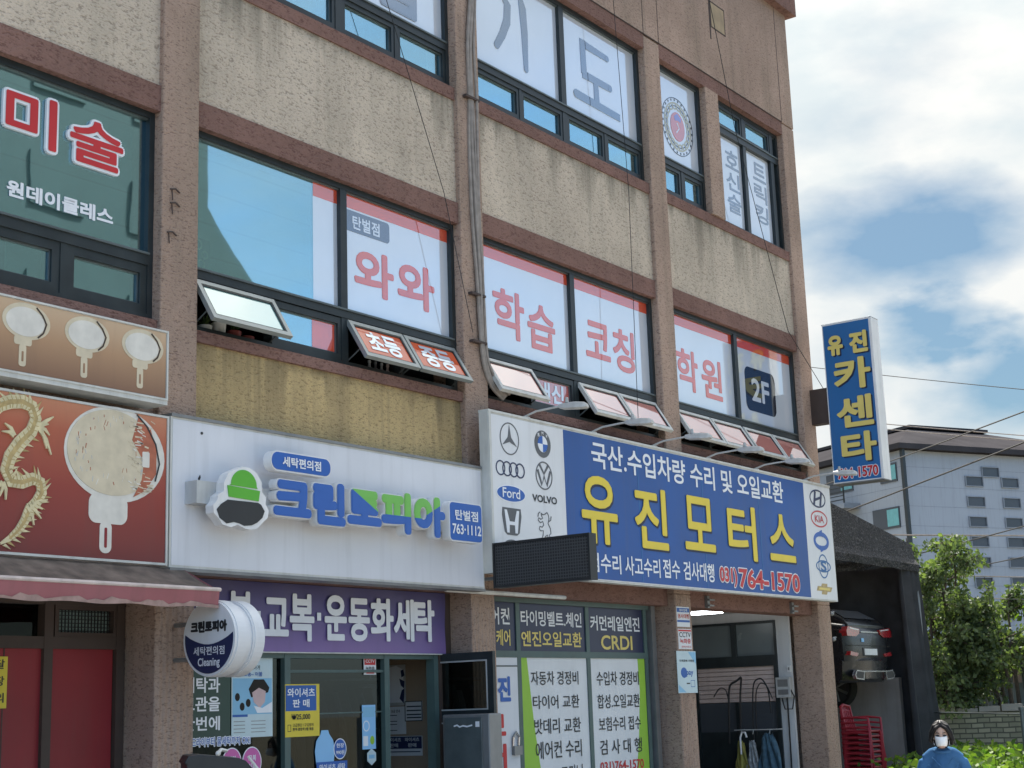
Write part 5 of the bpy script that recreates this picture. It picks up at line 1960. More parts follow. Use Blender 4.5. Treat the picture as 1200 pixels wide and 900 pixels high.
flat("wall_poster", "grey shirt poster on the inner wall seen through the laundry doorway", "poster", IW, -1.24, -0.94, 1.76, 2.17, ["metal_pale", "white_print", "navy_print"], d_i1)


def d_i2(mb, fr, t):
    letters(mb, "세탁 요금 안내", fr, -1.20, -1.02, 1.69, 1.72, w=t + 0.002, off=0.02, mat=1)
    for v in (1.66, 1.60, 1.57, 1.51):
        mb.slab(fr, -1.20, -1.06, v, v + 0.007, t, t + 0.001, 1)


flat("wall_poster", "plain white price sheet on the inner wall below the shirt poster", "poster", IW, -1.24, -0.945, 1.475, 1.75, ["poster_white", "black_print"], d_i2)


def d_i3(mb, fr, t):
    mb.rim(fr, -0.955, -0.725, 1.60, 1.80, 0.008, t, t + 0.002, 1)
    for v in (1.74, 1.70, 1.66, 1.63):
        mb.slab(fr, -0.93, -0.74, v, v + 0.012, t, t + 0.001, 1)


flat("wall_poster", "black framed notice on the inner wall to the right of the price sheet", "poster", IW, -0.955, -0.725, 1.60, 1.80, ["poster_white", "black_print"], d_i3)


def d_i4(mb, fr, t):
    mb.slab(fr, -1.22, -0.74, 1.33, 1.45, t, t + 0.001, 1)
    for u in (-1.20, -0.96):
        letters(mb, "와이셔츠", fr, u, u + 0.19, 1.40, 1.44, w=t + 0.003, off=0.02, mat=0)
        letters(mb, "판매", fr, u + 0.04, u + 0.15, 1.345, 1.385, w=t + 0.003, off=0.02, mat=0)
    mb.slab(fr, -1.20, -0.76, 1.295, 1.305, t, t + 0.001, 1)


flat("wall_poster", "wide navy and white shirt notice lowest on the laundry's inner wall", "poster", IW, -1.225, -0.735, 1.26, 1.455, ["poster_white", "navy_print"], d_i4)

# ================================================================== THINGS AT THE WINDOWS
def plant_pot(x, mat, h, leafy, label):
    t = thing("plant_pot", label, "plant pot", (x, 0.26, 4.875), "pots on the window ledge")
    mb = MB()
    n = 14
    rg = []
    for q, r_ in ((0, 0.045), (0.02, 0.05), (h * 0.6, 0.062), (h, 0.066), (h, 0.058), (h * 0.8, 0.054)):
        rg.append([(x + r_ * math.cos(2 * math.pi * i / n), 0.26 + r_ * math.sin(2 * math.pi * i / n), 4.875 + q) for i in range(n)])
    mb.loft(rg)
    mb.build("pot", mat, t, smooth=True)
    if leafy:
        mb = MB()
        for i in range(26):
            a = random.uniform(0, 6.28)
            e = random.uniform(0.3, 1.3)
            d = Vector((math.cos(a) * math.cos(e), math.sin(a) * math.cos(e), math.sin(e))) * random.uniform(0.06, 0.15)
            p = Vector((x, 0.26, 4.875 + h))
            s_ = Vector((-d.y, d.x, 0)).normalized() * 0.012
            mb.add([p, p + d * 0.6 + s_, p + d, p + d * 0.6 - s_], [(0, 1, 2, 3)])
        mb.build("foliage", "leaf_pot", t)


for x, mt, h, lf, lb in ((8.72, "pot_white", 0.12, True, "small white pot, leftmost on the ledge under the tilted sash"), (8.88, "pot_white", 0.17, True, "tall white pot beside the smaller white pot on the ledge"),
                         (9.06, "pot_red", 0.13, True, "dark red pot with sprawling leaves on the ledge"), (9.22, "pot_red", 0.11, False, "empty dark red pot at the right of the ledge pots")):
    plant_pot(x, mt, h, lf, lb)
for i, x in enumerate((10.86, 10.95, 11.04, 11.13)):
    mb = MB()
    n = 12
    mb.loft([[(x + r_ * math.cos(2 * math.pi * k / n), 0.27 + r_ * math.sin(2 * math.pi * k / n), 4.875 + q) for k in range(n)] for q, r_ in ((0, 0.028), (0.09, 0.03), (0.115, 0.014), (0.15, 0.012), (0.15, 0.017), (0.175, 0.015))])
    tag(mb.build("bottle", ["metal_pale", "metal_grey", "metal_pale", "shutter"][i], smooth=True), "small bottle in the row of four behind the orange open sash", "bottle", "bottles behind the open sash")

# ================================================================== IN THE GARAGE
def hose(name, label, pts, r=0.012, mat="cable_black"):
    pts = [Vector(p) for p in pts]
    fine = []
    for i in range(len(pts) - 1):
        for q in range(5):
            fine.append(pts[i].lerp(pts[i + 1], q / 5))
    fine.append(pts[-1])
    for _ in range(3):
        fine = [fine[0]] + [(fine[i - 1] + fine[i] * 2 + fine[i + 1]) / 4 for i in range(1, len(fine) - 1)] + [fine[-1]]
    mb = MB()
    mb.tube([tuple(p) for p in fine], r, 6)
    return tag(mb.build(name, mat, smooth=True), label, "hose", "black hoses hanging in the garage")


hose("hose", "black hose looped over the hook at the right of the garage screen", [(19.75, 0.98, 0.5), (19.75, 0.97, 1.55), (19.75, 0.93, 1.95), (19.75, 0.80, 2.0), (19.75, 0.70, 1.85), (19.75, 0.68, 1.5)], 0.011)
hose("hose", "black hose hanging in a wide loop beside the electrical box", [(19.74, 0.92, 1.2), (19.74, 0.90, 1.80), (19.74, 0.82, 1.93), (19.74, 0.72, 1.90), (19.74, 0.64, 1.7)], 0.009)
hose("hose", "black hose with a nozzle in the middle of the garage screen", [(19.7, 1.34, 1.1), (19.7, 1.31, 1.75), (19.7, 1.28, 1.92), (19.7, 1.15, 1.97), (19.7, 1.08, 2.03), (19.7, 1.12, 1.8), (19.7, 1.15, 1.3)], 0.016)
hose("hose", "thin black hose drooping at the left of the shutter", [(19.7, 1.55, 1.75), (19.7, 1.45, 1.88), (19.7, 1.34, 1.86), (19.7, 1.30, 1.6)], 0.008)
et = thing("electrical_box", "grey electrical box with a conduit on the garage side wall", "electrical box", (19.9, 0.50, 1.7))
mb = MB()
mb.slab(GW, -0.63, -0.41, 1.71, 1.99, 0.0, 0.10, 0)
mb.slab(GW, -0.60, -0.44, 1.86, 1.96, 0.10, 0.106, 1)
mb.slab(GW, -0.60, -0.44, 1.75, 1.82, 0.10, 0.106, 1)
mb.build("casing", ["metal_pale", "metal_grey"], et, bevel=0.005)
mb = MB()
mb.tube([(19.92, 0.50, 1.71), (19.92, 0.50, 1.3), (19.92, 0.51, 0.2)], 0.012, 6)
mb.tube([(19.88, 0.42, 1.82), (19.86, 0.36, 1.72), (19.86, 0.40, 1.55), (19.87, 0.52, 1.55), (19.88, 0.56, 1.7)], 0.010, 6)
mb.build("conduit", "cable_black", et)
mb = MB()
mb.slab(GW, -0.47, -0.42, 2.06, 2.15, 0.0, 0.03, 0)
mb.slab(GW, -0.455, -0.435, 2.085, 2.125, 0.03, 0.034, 1)
tag(mb.build("wall_switch", ["white_paint", "metal_grey"]), "small white switch above the electrical box", "switch")


def hang_cloth(name, label, y0, y1, z0, z1, mat, seed, x=19.62):
    random.seed(seed)
    mb = MB()
    n, m = 18, 12
    ring_f, ring_b = [], []
    vs, fs = [], []
    for i in range(n + 1):
        for j in range(m + 1):
            q = j / m
            w_ = 0.35 + 0.65 * min(1, q * 2.2)
            y = (y0 + y1) / 2 + (i / n - 0.5) * (y1 - y0) * w_
            z = z1 - (z1 - z0) * q - 0.02 * math.sin(i * 1.3 + seed)
            for s_ in (0,):
                vs.append((x + 0.035 * math.sin(i * 1.1 + seed) * q + 0.02 * math.sin(j * 0.8 + i), y, z))
    for i in range(n):
        for j in range(m):
            fs.append((i * (m + 1) + j, (i + 1) * (m + 1) + j, (i + 1) * (m + 1) + j + 1, i * (m + 1) + j + 1))
    mb.add(vs, fs)
    o = mb.build(name, mat, smooth=True)
    md = o.modifiers.new("thickness", "SOLIDIFY")
    md.thickness = 0.02
    return tag(o, label, "clothes", "clothes hanging in the garage")


hang_cloth("hanging_cloth", "olive yellow cloth hanging lowest left in the garage", 1.02, 1.22, 0.45, 1.12, "cloth_yellow", 1)
hang_cloth("hanging_cloth", "pale patterned cloth hanging in the middle of the garage", 0.84, 1.04, 0.4, 1.12, "cloth_floral", 2)
hang_cloth("hanging_cloth", "dark blue work jacket hanging at the right in the garage", 0.50, 0.86, 0.4, 1.22, "cloth_blue", 3)
mb = MB()
mb.tube([(19.58, 1.10, 0.95), (19.58, 1.10, 1.18), (19.58, 1.07, 1.25), (19.58, 1.02, 1.25), (19.58, 1.0, 1.18)], 0.014, 8, 0)
mb.tube([(19.58, 1.10, 0.95), (19.58, 1.11, 0.55), (19.58, 1.11, 0.35)], [0.012, 0.035, 0.006], 8, 1)
tag(mb.build("umbrella", ["white_paint", "cloth_yellow"]), "folded umbrella with a white crook handle hanging in the garage", "umbrella")
mb = MB()
mb.tube([(19.7, 0.50, 1.28), (19.7, 1.25, 1.28)], 0.008, 6)
for y in (0.68, 0.94, 1.12):
    mb.tube([(19.68, y, 1.285), (19.66, y, 1.22)], 0.005, 5)
mb.tube([(19.93, 0.60, 1.28), (19.7, 0.60, 1.28)], 0.008, 6)
mb.tube([(19.93, 1.2, 1.28), (19.7, 1.2, 1.28)], 0.008, 6)
tag(mb.build("clothes_rail", "metal_pale"), "thin metal rail with hooks holding the clothes in the garage", "rail")
mb = MB()
mb.box(16.60, 16.72, 0.24, 0.36, 0.13, 2.36)
mb.box(16.595, 16.60, 0.26, 0.33, 1.55, 1.93, 1)
mb.box(16.62, 16.70, 0.232, 0.24, 1.50, 1.95, 1)
tag(mb.build("lift_post", ["sign_blue" if False else "frame_dark", "metal_pale"]), "dark post with a pale cover strip just inside the garage door", "post")

random.seed(9)
for k in range(13):
    x = 10.12 + 0.115 * k
    mb = MB()
    vs, fs = [], []
    zt = 1.95 + random.uniform(-0.06, 0.06)
    for i in range(9):
        for j in range(7):
            q = j / 6
            vs.append((x + 0.03 * math.sin(i * 1.4 + k) * q, 0.88 + (i / 8 - 0.5) * 0.42 * (0.45 + 0.55 * min(1, q * 2.5)), zt - q * (0.9 + 0.02 * math.sin(i + k))))
    for i in range(8):
        for j in range(6):
            fs.append((i * 7 + j, (i + 1) * 7 + j, (i + 1) * 7 + j + 1, i * 7 + j + 1))
    mb.add(vs, fs)
    o = mb.build("hanging_garment", ["cloth_floral", "curtain_teal", "charcoal", "interior_tan", "white_paint"][k * 7 % 5], smooth=True)
    md = o.modifiers.new("thickness", "SOLIDIFY")
    md.thickness = 0.015
    tag(o, "garment hanging on the rack seen dimly through the laundry glass", "clothes", "garments on the rack inside the laundry")
mb = MB()
mb.tube([(10.0, 0.88, 2.02), (11.6, 0.88, 2.02)], 0.014, 6)
for x in (10.1, 11.5):
    mb.tube([(x, 0.88, 2.02), (x, 0.88, 3.25)], 0.010, 6)
tag(mb.build("garment_rack", "metal_pale"), "metal rail holding garments inside the laundry", "rack")

# grey cabinet standing in front of the open door
cb = thing("appliance_cabinet", "grey metal cabinet standing in front of the open glass door", "cabinet", (11.70, 0.22, 0.12))
CX = sidewise(11.60)
mb = MB()
mb.slab(CX, -0.06, 0.50, 0.13, 1.655, -0.20, 0.0)
mb.build("body", "metal_grey", cb, bevel=0.012)
mb = MB()
mb.slab(CX, -0.03, 0.42, 0.16, 1.625, 0.0, 0.014)
mb.build("front_panel", "frame_grey", cb, bevel=0.008)
mb = MB()
mb.slab(CX, 0.35, 0.395, 1.535, 1.585, 0.014, 0.017)
mb.stroke(CX, [(0.09, 1.545), (0.13, 1.555), (0.16, 1.538), (0.20, 1.548), (0.25, 1.54), (0.31, 1.552)], 0.014, 0.014, 0.017)
mb.build("badge", "white_print", cb)

# black delivery box of a parked scooter, cut by the lower edge of the photo
sc = thing("scooter", "parked scooter carrying a black box at the bottom edge below the round sign", "scooter", (6.45, -2.35, 0.0))
Rz = Matrix.Translation((6.45, -2.36, 0)) @ Matrix.Rotation(R(-37), 4, "Z")


def loc(x, y, z):
    return tuple(Rz @ Vector((x, y, z)))


mb = MB()
pr = [(-0.19, 1.10), (-0.20, 1.46), (-0.215, 1.47), (-0.19, 1.512), (-0.13, 1.515), (0.10, 1.487), (0.14, 1.47), (0.20, 1.40), (0.215, 1.10)]
mb.loft([[loc(x, y, z - (0.02 if abs(y) > 0.15 else 0)) for x, z in pr] for y in (-0.20, -0.17, 0.17, 0.20)])
mb.build("box", "black_plastic", sc, bevel=0.008)
mb = MB()
mb.tube([loc(-0.02, -0.19, 1.50), loc(0.0, -0.16, 1.518), loc(0.035, -0.13, 1.508)], 0.011, 6)
mb.ball(loc(-0.02, -0.185, 1.497), 0.018, 0.014, 0.016)
mb.build("clasp", "metal_pale", sc)
mb = MB()
mb.tube([loc(0.15, -0.205, 1.475), loc(0.215, -0.205, 1.39)], 0.009, 6)
mb.build("strap", "metal_pale", sc)
mb = MB()
mb.tube([loc(-0.75, 0, 0.30), loc(-0.55, 0, 0.85), loc(-0.5, 0, 1.0)], 0.05, 8)
mb.loft([[loc(x, y * w_, z) for y, z in ((-0.16, 0.75), (0.16, 0.75), (0.2, 0.98), (-0.2, 0.98))] for x, w_ in ((-0.35, 0.7), (0.0, 1), (0.45, 0.6))])
mb.box(*[6.4, 6.5, -2.45, -2.3], 0.9, 1.12)
mb.build("frame", "black_plastic", sc)
for x in (-0.75, 0.55):
    mb = MB()
    n = 26
    c0 = [(x + 0.20 * math.cos(2 * math.pi * i / n), 0, 0.26 + 0.20 * math.sin(2 * math.pi * i / n)) for i in range(n + 1)]
    mb.tube([loc(*p) for p in c0], 0.05, 8, cap=False)
    mb.build("wheel", "rubber", sc, smooth=True)

# ================================================================== SHADE TENT, CAR ON THE LIFT, CHAIRS
tt = thing("shade_tent", "black shade net lean-to tent beside the repair building", "tent", (23.5, 2.5, 0.0))
TF = front(0.5)
mb = MB()                                          # net roof and its front gable with a rolled valance
def tent_top(x):
    return 4.83 - (x - 20.6) * 0.140


n_ = 16
vs, fs = [], []
for i in range(n_ + 1):
    x = 20.6 + (25.12 - 20.6) * i / n_
    zt, zb = tent_top(x), 3.97 - (x - 20.6) * 0.006
    sg = 0.008 * math.sin(i * 1.7)
    vs += [(x, 5.6, zt + 0.25), (x, 2.6, zt + 0.12 - 0.03), (x, 0.52, zt), (x, 0.50, (zt + zb) / 2), (x, 0.47 + sg, zb), (x, 0.40 + sg, zb - 0.10), (x, 0.43 - sg, zb - 0.21 + 0.008 * math.sin(i * 2.3))]
for i in range(n_):
    for j in range(6):
        fs.append((i * 7 + j, (i + 1) * 7 + j, (i + 1) * 7 + j + 1, i * 7 + j + 1))
mb.add(vs, fs)
vs = [(25.12, 0.50, 3.94), (25.12, 0.52, 4.20), (25.12, 5.6, 4.45), (25.20, 5.6, 3.8), (25.28, 0.42, 3.80)]
mb.add(vs, [(0, 1, 2, 3, 4)])
o = mb.build("net_cover", "shade_net", tt)
md = o.modifiers.new("thickness", "SOLIDIFY")
md.thickness = 0.012
mb = MB()
vs, fs = [], []
n_, m_ = 34, 16
for i in range(n_ + 1):                            # side curtain gathered at the right, front fold then running back
    for j in range(m_ + 1):
        q = j / m_
        if i < 12:
            s_ = i / 12
            x = 24.55 + 0.62 * s_ + q * (0.30 + 0.12 * s_)
            y = 0.50 + 0.12 * math.sin(i * 1.55) * (0.6 + q * 0.6)
        else:
            s_ = (i - 12) / (n_ - 12)
            x = 25.17 + q * 0.42 + 0.09 * math.sin(i * 1.3)
            y = 0.55 + 5.0 * s_
        vs.append((x, y, 3.85 - q * 3.78))
for i in range(n_):
    for j in range(m_):
        fs.append((i * (m_ + 1) + j, (i + 1) * (m_ + 1) + j, (i + 1) * (m_ + 1) + j + 1, i * (m_ + 1) + j + 1))
mb.add(vs, fs)
o = mb.build("side_curtain", "tent_cloth", tt, smooth=True)
md = o.modifiers.new("thickness", "SOLIDIFY")
md.thickness = 0.015
mb = MB()
mb.box(20.6, 25.6, 5.55, 5.6, 0.05, 4.6)
mb.build("back_curtain", "tent_cloth", tt)
mb = MB()
mb.box(20.6, 25.3, 4.9, 5.1, 0.05, 2.0)
mb.box(25.02, 25.14, 0.9, 4.9, 0.05, 1.98)
mb.build("low_wall", "block_wall", tt)
mb = MB()
mb.tube([(20.6, 0.48, 3.80), (25.2, 0.48, 3.78)], 0.022, 6)
for y in (2.2, 4.0):
    mb.tube([(20.6, y, 4.70), (25.15, y, 4.1)], 0.02, 6)
mb.build("cross_bar", "metal_grey", tt)
for x, y in ((25.16, 0.48), (25.2, 3.0), (25.2, 5.4), (20.62, 3.0)):
    mb = MB()
    mb.tube([(x, y, 0.05), (x, y, 3.85)], 0.025, 8)
    mb.build("post", "metal_grey", tt)

# car raised on the lift, tail towards the street
car = thing("lifted_car", "black car raised on a lift inside the tent, tail towards the street", "car", (23.55, 3.0, 1.5))
CB = 1.66                                           # tyre bottoms


def car_ring(y, hw, z0, z1, tuck=0.06, n=3):
    # a rounded rectangle across the car
    r_ = min(0.16, (z1 - z0) * 0.3)
    pts = []
    for cx, cz, a0 in ((hw - r_, z1 - r_, 0), (-hw + r_, z1 - r_, 90), (-hw + r_ + tuck, z0 + r_, 180), (hw - r_ - tuck, z0 + r_, 270)):
        for i in range(n + 1):
            a = R(a0 + 90 * i / n)
            pts.append((23.55 + cx + r_ * math.cos(a), y, CB + cz + r_ * math.sin(a)))
    return pts


mb = MB()
Y0 = 0.80
prof = [(0.06, 0.72, 0.42, 0.98), (-0.035, 0.70, 0.44, 1.02), (0.0, 0.80, 0.36, 1.11), (0.05, 0.895, 0.30, 1.17), (0.25, 0.915, 0.28, 1.20), (0.9, 0.925, 0.24, 1.18), (2.2, 0.925, 0.22, 1.08), (3.3, 0.92, 0.22, 1.06), (4.2, 0.90, 0.24, 1.0), (4.6, 0.84, 0.28, 0.86), (4.72, 0.70, 0.34, 0.72)]
mb.loft([car_ring(Y0 + d - 0.02, hw, z0, z1) for d, hw, z0, z1 in prof[1:]])
mb.build("body", "car_paint", car, smooth=True)
mb = MB()
mb.loft([car_ring(Y0 + d, hw, z0, z1, 0.0) for d, hw, z0, z1 in ((-0.02, 0.74, 1.04, 1.16), (0.10, 0.74, 1.04, 1.27), (0.35, 0.72, 1.05, 1.40), (0.75, 0.69, 1.05, 1.48), (1.25, 0.67, 1.05, 1.52), (2.0, 0.66, 1.05, 1.53), (2.7, 0.65, 1.04, 1.50), (3.4, 0.66, 1.02, 1.10))])
mb.build("cabin", "car_paint", car, smooth=True)
CR = front(Y0 - 0.06)
mb = MB()
mb.add([(23.55 - 0.60, Y0 + 0.075, CB + 1.265), (23.55 + 0.60, Y0 + 0.075, CB + 1.265), (23.55 + 0.54, Y0 + 0.34, CB + 1.415), (23.55 - 0.54, Y0 + 0.34, CB + 1.415)], [(0, 1, 2, 3)])
mb.build("rear_window", "apt_window", car)


def cu(x):
    return 23.55 + x


for s in (-1, 1):
    mb = MB()
    pts = [(s * 0.40, 1.085), (s * 0.84, 1.12), (s * 0.90, 1.05), (s * 0.88, 0.97), (s * 0.55, 0.965), (s * 0.42, 1.01)]
    if s > 0:
        pts = pts[::-1]
    mb.poly(CR, [(cu(a), CB + b) for a, b in pts], -0.12, 0.010, 0)
    pt2 = [(s * 0.42, 1.078), (s * 0.78, 1.105), (s * 0.78, 1.085), (s * 0.46, 1.06)]
    mb.poly(CR, [(cu(a), CB + b) for a, b in (pt2 if s < 0 else pt2[::-1])], 0.010, 0.014, 1)
    mb.build("tail_light", ["tail_red", "tail_clear"], car)
    mb = MB()
    pts = [(s * 0.50, 0.70), (s * 0.80, 0.73), (s * 0.83, 0.67), (s * 0.56, 0.65)]
    mb.poly(CR, [(cu(a), CB + b) for a, b in (pts if s < 0 else pts[::-1])], -0.10, 0.012)
    mb.build("reflector", "tail_red", car)
    mb = MB()                                       # exhaust trim
    ring_o = [(s * 0.42, 0.42), (s * 0.72, 0.44), (s * 0.80, 0.36), (s * 0.76, 0.30), (s * 0.46, 0.28)]
    ring_o = ring_o if s < 0 else ring_o[::-1]
    mb.poly(CR, [(cu(a), CB + b) for a, b in ring_o], 0.0, 0.056, 0)
    cx_, cz_ = sum(p[0] for p in ring_o) / 5, sum(p[1] for p in ring_o) / 5
    mb.poly(CR, [(cu(cx_ + (a - cx_) * 0.82), CB + cz_ + (b - cz_) * 0.74) for a, b in ring_o], 0.056, 0.059, 1)
    mb.build("exhaust_trim", ["chrome", "black_plastic"], car)
mb = MB()
mb.loft([[(cu(x), Y0 - dy + 0.16 * (abs(x) / 0.9) ** 3, CB + z) for dy, z in ((0.02, 0.25), (0.09, 0.30), (0.105, 0.44), (0.115, 0.58), (0.06, 0.63), (-0.25, 0.63), (-0.25, 0.25))] for x in (-0.90, -0.75, -0.5, -0.25, 0, 0.25, 0.5, 0.75, 0.90)], 2)
mb.slab(CR, cu(-0.45), cu(0.45), CB + 0.405, CB + 0.425, 0.0, 0.06, 1)
mb.build("bumper", ["car_trim", "chrome", "car_paint"], car, smooth=True)
mb = MB()
mb.slab(CR, cu(-0.30), cu(0.30), CB + 0.66, CB + 0.79, -0.02, 0.004, 0)
mb.slab(CR, cu(-0.25), cu(0.25), CB + 0.675, CB + 0.775, 0.004, 0.010, 1)
mb.build("licence_plate", ["car_trim", "white_paint"], car)
mb = MB()
mb.slab(CR, cu(-0.34), cu(0.34), CB + 1.03, CB + 1.05, 0.0, 0.006, 0)
mb.slab(CR, cu(-0.34), cu(-0.24), CB + 0.88, CB + 0.94, 0.0, 0.006, 1)
mb.slab(CR, cu(-0.80), cu(0.80), CB + 0.82, CB + 0.828, -0.02, 0.002, 2)
mb.build("boot_trim", ["chrome", "sky_sticker", "rubber"], car)
for sx in (-0.78, 0.78):
    for y in (Y0 + 0.92, Y0 + 3.65):
        mb = MB()
        n = 28
        rg = []
        for w_, r_ in ((-0.11, 0.27), (-0.11, 0.31), (-0.07, 0.335), (0.07, 0.335), (0.11, 0.31), (0.11, 0.27)):
            rg.append([(cu(sx) + w_, y + r_ * math.cos(2 * math.pi * i / n), CB + 0.185 + r_ * math.sin(2 * math.pi * i / n)) for i in range(n)])
        mb.loft(rg, cap=False)
        wh = mb.build("wheel", "rubber", car, smooth=True)
        mb = MB()
        mb.tube([(cu(sx) - 0.08, y, CB + 0.185), (cu(sx) + 0.08, y, CB + 0.185)], 0.265, 24)
        for k in range(7):
            a = 2 * math.pi * k / 7
            mb.tube([(cu(sx) - 0.09, y, CB + 0.185), (cu(sx) - 0.085, y + 0.24 * math.cos(a), CB + 0.185 + 0.24 * math.sin(a))], 0.025, 5, 1)
        mb.build("rim", ["car_trim", "metal_grey"], wh)
lp = thing("car_lift", "dark two post car lift holding up the black car", "car lift", (23.55, 2.8, 0.05))
for x in (22.3, 24.8):
    mb = MB()
    mb.box(x - 0.12, x + 0.12, 2.65, 2.95, 0.05, 3.6)
    mb.build("post", "frame_grey", lp)
    mb = MB()
    s = 1 if x < 23 else -1
    mb.tube([(x, 2.8, 1.60), (x + s * 0.55, 2.1, 1.60)], 0.05, 6)
    mb.tube([(x, 2.8, 1.60), (x + s * 0.55, 3.5, 1.60)], 0.05, 6)
    mb.build("arm", "frame_grey", lp)

# stack of red plastic chairs
def make_chair(x, y, z, label):
    t = thing("plastic_chair", label, "chair", (x, y, z), "stack of red plastic chairs")
    mb = MB()
    mb.loft([[(x + sx * 0.20, y + sy * 0.20, z + dz) for sx, sy in ((-1, -1), (1, -1), (1, 1), (-1, 1))] for dz in (0.40, 0.43)])
    mb.build("seat", "plastic_red", t, bevel=0.01)
    mb = MB()
    for k in range(7):
        u = -0.18 + 0.36 * k / 6
        mb.tube([(x + u, y + 0.20, z + 0.43), (x + u * 0.95, y + 0.24 + 0.02 * (1 - (u / .18) ** 2), z + 0.60), (x + u * 0.9, y + 0.27 + 0.03 * (1 - (u / .18) ** 2), z + 0.79)], 0.016 if k not in (0, 6) else 0.022, 5)
    mb.tube([(x - 0.165, y + 0.27, z + 0.79), (x, y + 0.305, z + 0.82), (x + 0.165, y + 0.27, z + 0.79)], 0.025, 6)
    mb.build("backrest", "plastic_red", t, smooth=True)
    for sx in (-1, 1):
        mb = MB()
        mb.tube([(x + sx * 0.21, y + 0.25, z + 0.62), (x + sx * 0.24, y, z + 0.63), (x + sx * 0.24, y - 0.20, z + 0.61), (x + sx * 0.225, y - 0.215, z + 0.42)], 0.02, 6)
        mb.build("armrest", "plastic_red", t, smooth=True)
        for sy in (-1, 1):
            mb = MB()
            mb.tube([(x + sx * 0.19, y + sy * 0.19, z + 0.42), (x + sx * 0.235, y + sy * 0.235, z)], [0.028, 0.018], 6)
            mb.build("leg", "plastic_red", t)
    return t


def copy_thing(root, loc_, label):
    r = root.copy()
    COL.objects.link(r)
    r.location = loc_
    r["label"] = label
    for ch in list(root.children):
        c = ch.copy()
        COL.objects.link(c)
        c.parent = r
    return r


NCH = 10
chs = "red plastic chair in the middle of the stack under the raised car"
c0 = make_chair(22.72, 0.62, 0.05, "red plastic chair at the bottom of the stack under the raised car")
for k in range(1, NCH):
    copy_thing(c0, (22.72, 0.62, 0.05 + 0.077 * k), chs if k < NCH - 1 else "topmost red plastic chair of the stack under the raised car")

# ================================================================== BACKGROUND: APARTMENTS
A = thing("apartment_block", "white panelled apartment block with brown roof rising behind the tree", "building", (70.0, 18.0, 0.0))
O_ = Vector((68.78, 17.58, 0.0))
e1 = Vector((math.cos(R(-27)), math.sin(R(-27)), 0))      # along the right hand face
e2 = Vector((-math.sin(R(27)) * -1, math.cos(R(27)), 0))  # along the left hand face, going back
e2 = Vector((math.sin(R(27)), math.cos(R(27)), 0))


def apt(u, v, w=0.0):                                     # right face: u along e1, w outwards
    p = O_ + e1 * u - e2 * w
    return (p.x, p.y, v)


def apl(u, v, w=0.0):                                     # left face: u runs back from the corner, w outwards
    p = O_ + e2 * u - e1 * w
    return (p.x, p.y, v)


EZ = 13.08
mb = MB()
mb.add([apt(0, 0), apt(16, 0), apt(16, 0, -16), apl(16, 0), apt(0, EZ), apt(16, EZ), apt(16, EZ, -16), apl(16, EZ)],
       [(0, 1, 5, 4), (1, 2, 6, 5), (2, 3, 7, 6), (3, 0, 4, 7), (4, 5, 6, 7)])
mb.build("wall", "apt_white", A)
mb = MB()
for i in range(13):
    z = 1.0 + i * 0.94
    mb.slab(apt, 0, 16, z, z + 0.025, 0, 0.004)
    mb.slab(apl, 0, 16, z, z + 0.025, 0, 0.004)
mb.build("panel_joint", "apt_joint", A)
mb = MB()
ov = 0.5
low = [apt(-ov, EZ, ov), apt(16 + ov, EZ, ov), apt(16 + ov, EZ, -16 - ov), apt(-ov, EZ, -16 - ov)]
eav = [(p[0], p[1], EZ + 0.26) for p in low]
top = [apt(4.4, EZ + 2.0, -4.2), apt(9.4, EZ + 2.0, -4.2), apt(9.4, EZ + 2.0, -12), apt(4.4, EZ + 2.0, -12)]
tp2 = [(p[0], p[1], p[2] + 0.16) for p in [apt(4.2, EZ + 2.0, -3.9), apt(9.6, EZ + 2.0, -3.9), apt(9.6, EZ + 2.0, -12.2), apt(4.2, EZ + 2.0, -12.2)]]
vs = low + eav + top
mb.add(vs, [(0, 1, 2, 3), (0, 1, 5, 4), (1, 2, 6, 5), (2, 3, 7, 6), (3, 0, 4, 7), (4, 5, 9, 8), (5, 6, 10, 9), (6, 7, 11, 10), (7, 4, 8, 11)])
mb.loft([top, [(p[0], p[1], p[2] - 0.16) for p in tp2], tp2])
mb.build("roof", "apt_roof", A)
mb = MB()
mb.slab(apl, -0.35, -0.15, 0.0, EZ, 0.05, 0.2)
mb.build("downpipe", "frame_dark", A)
wz = [11.73, 10.73, 9.75, 8.78, 7.80, 6.82]
spots = [(5.57, 12.22), (5.70, 5.29), (6.80, 5.80)] + [(4.46, z) for z in wz] + [(6.80, z) for z in wz] + [(9.1, z) for z in wz] + [(11.4, z) for z in wz]
for u, z in spots:
    mb = MB()
    mb.slab(apt, u - 0.54, u + 0.54, z - 0.22, z + 0.22, 0.0, 0.02)
    mb.rim(apt, u - 0.575, u + 0.575, z - 0.255, z + 0.255, 0.035, 0.0, 0.08, 1)
    mb.build("window", ["apt_window", "apt_joint"], A)
for u, z, w_, h_ in ((1.35, 9.95, 1.9, 1.0), (0.95, 12.1, 1.2, 0.9), (4.6, 12.15, 2.0, 1.0), (4.7, 9.4, 2.0, 1.2), (1.4, 7.2, 1.7, 1.0)):
    mb = MB()
    mb.slab(apl, u - w_ / 2, u + w_ / 2, z - h_ / 2, z + h_ / 2, 0.0, 0.05, 0)
    mb.slab(apl, u - w_ / 2 + 0.05, u - 0.1, z - h_ / 2 + 0.1, z + h_ / 2 - 0.1, 0.05, 0.07, 1)
    mb.build("window", ["apt_window", "apt_teal"], A)
mb = MB()
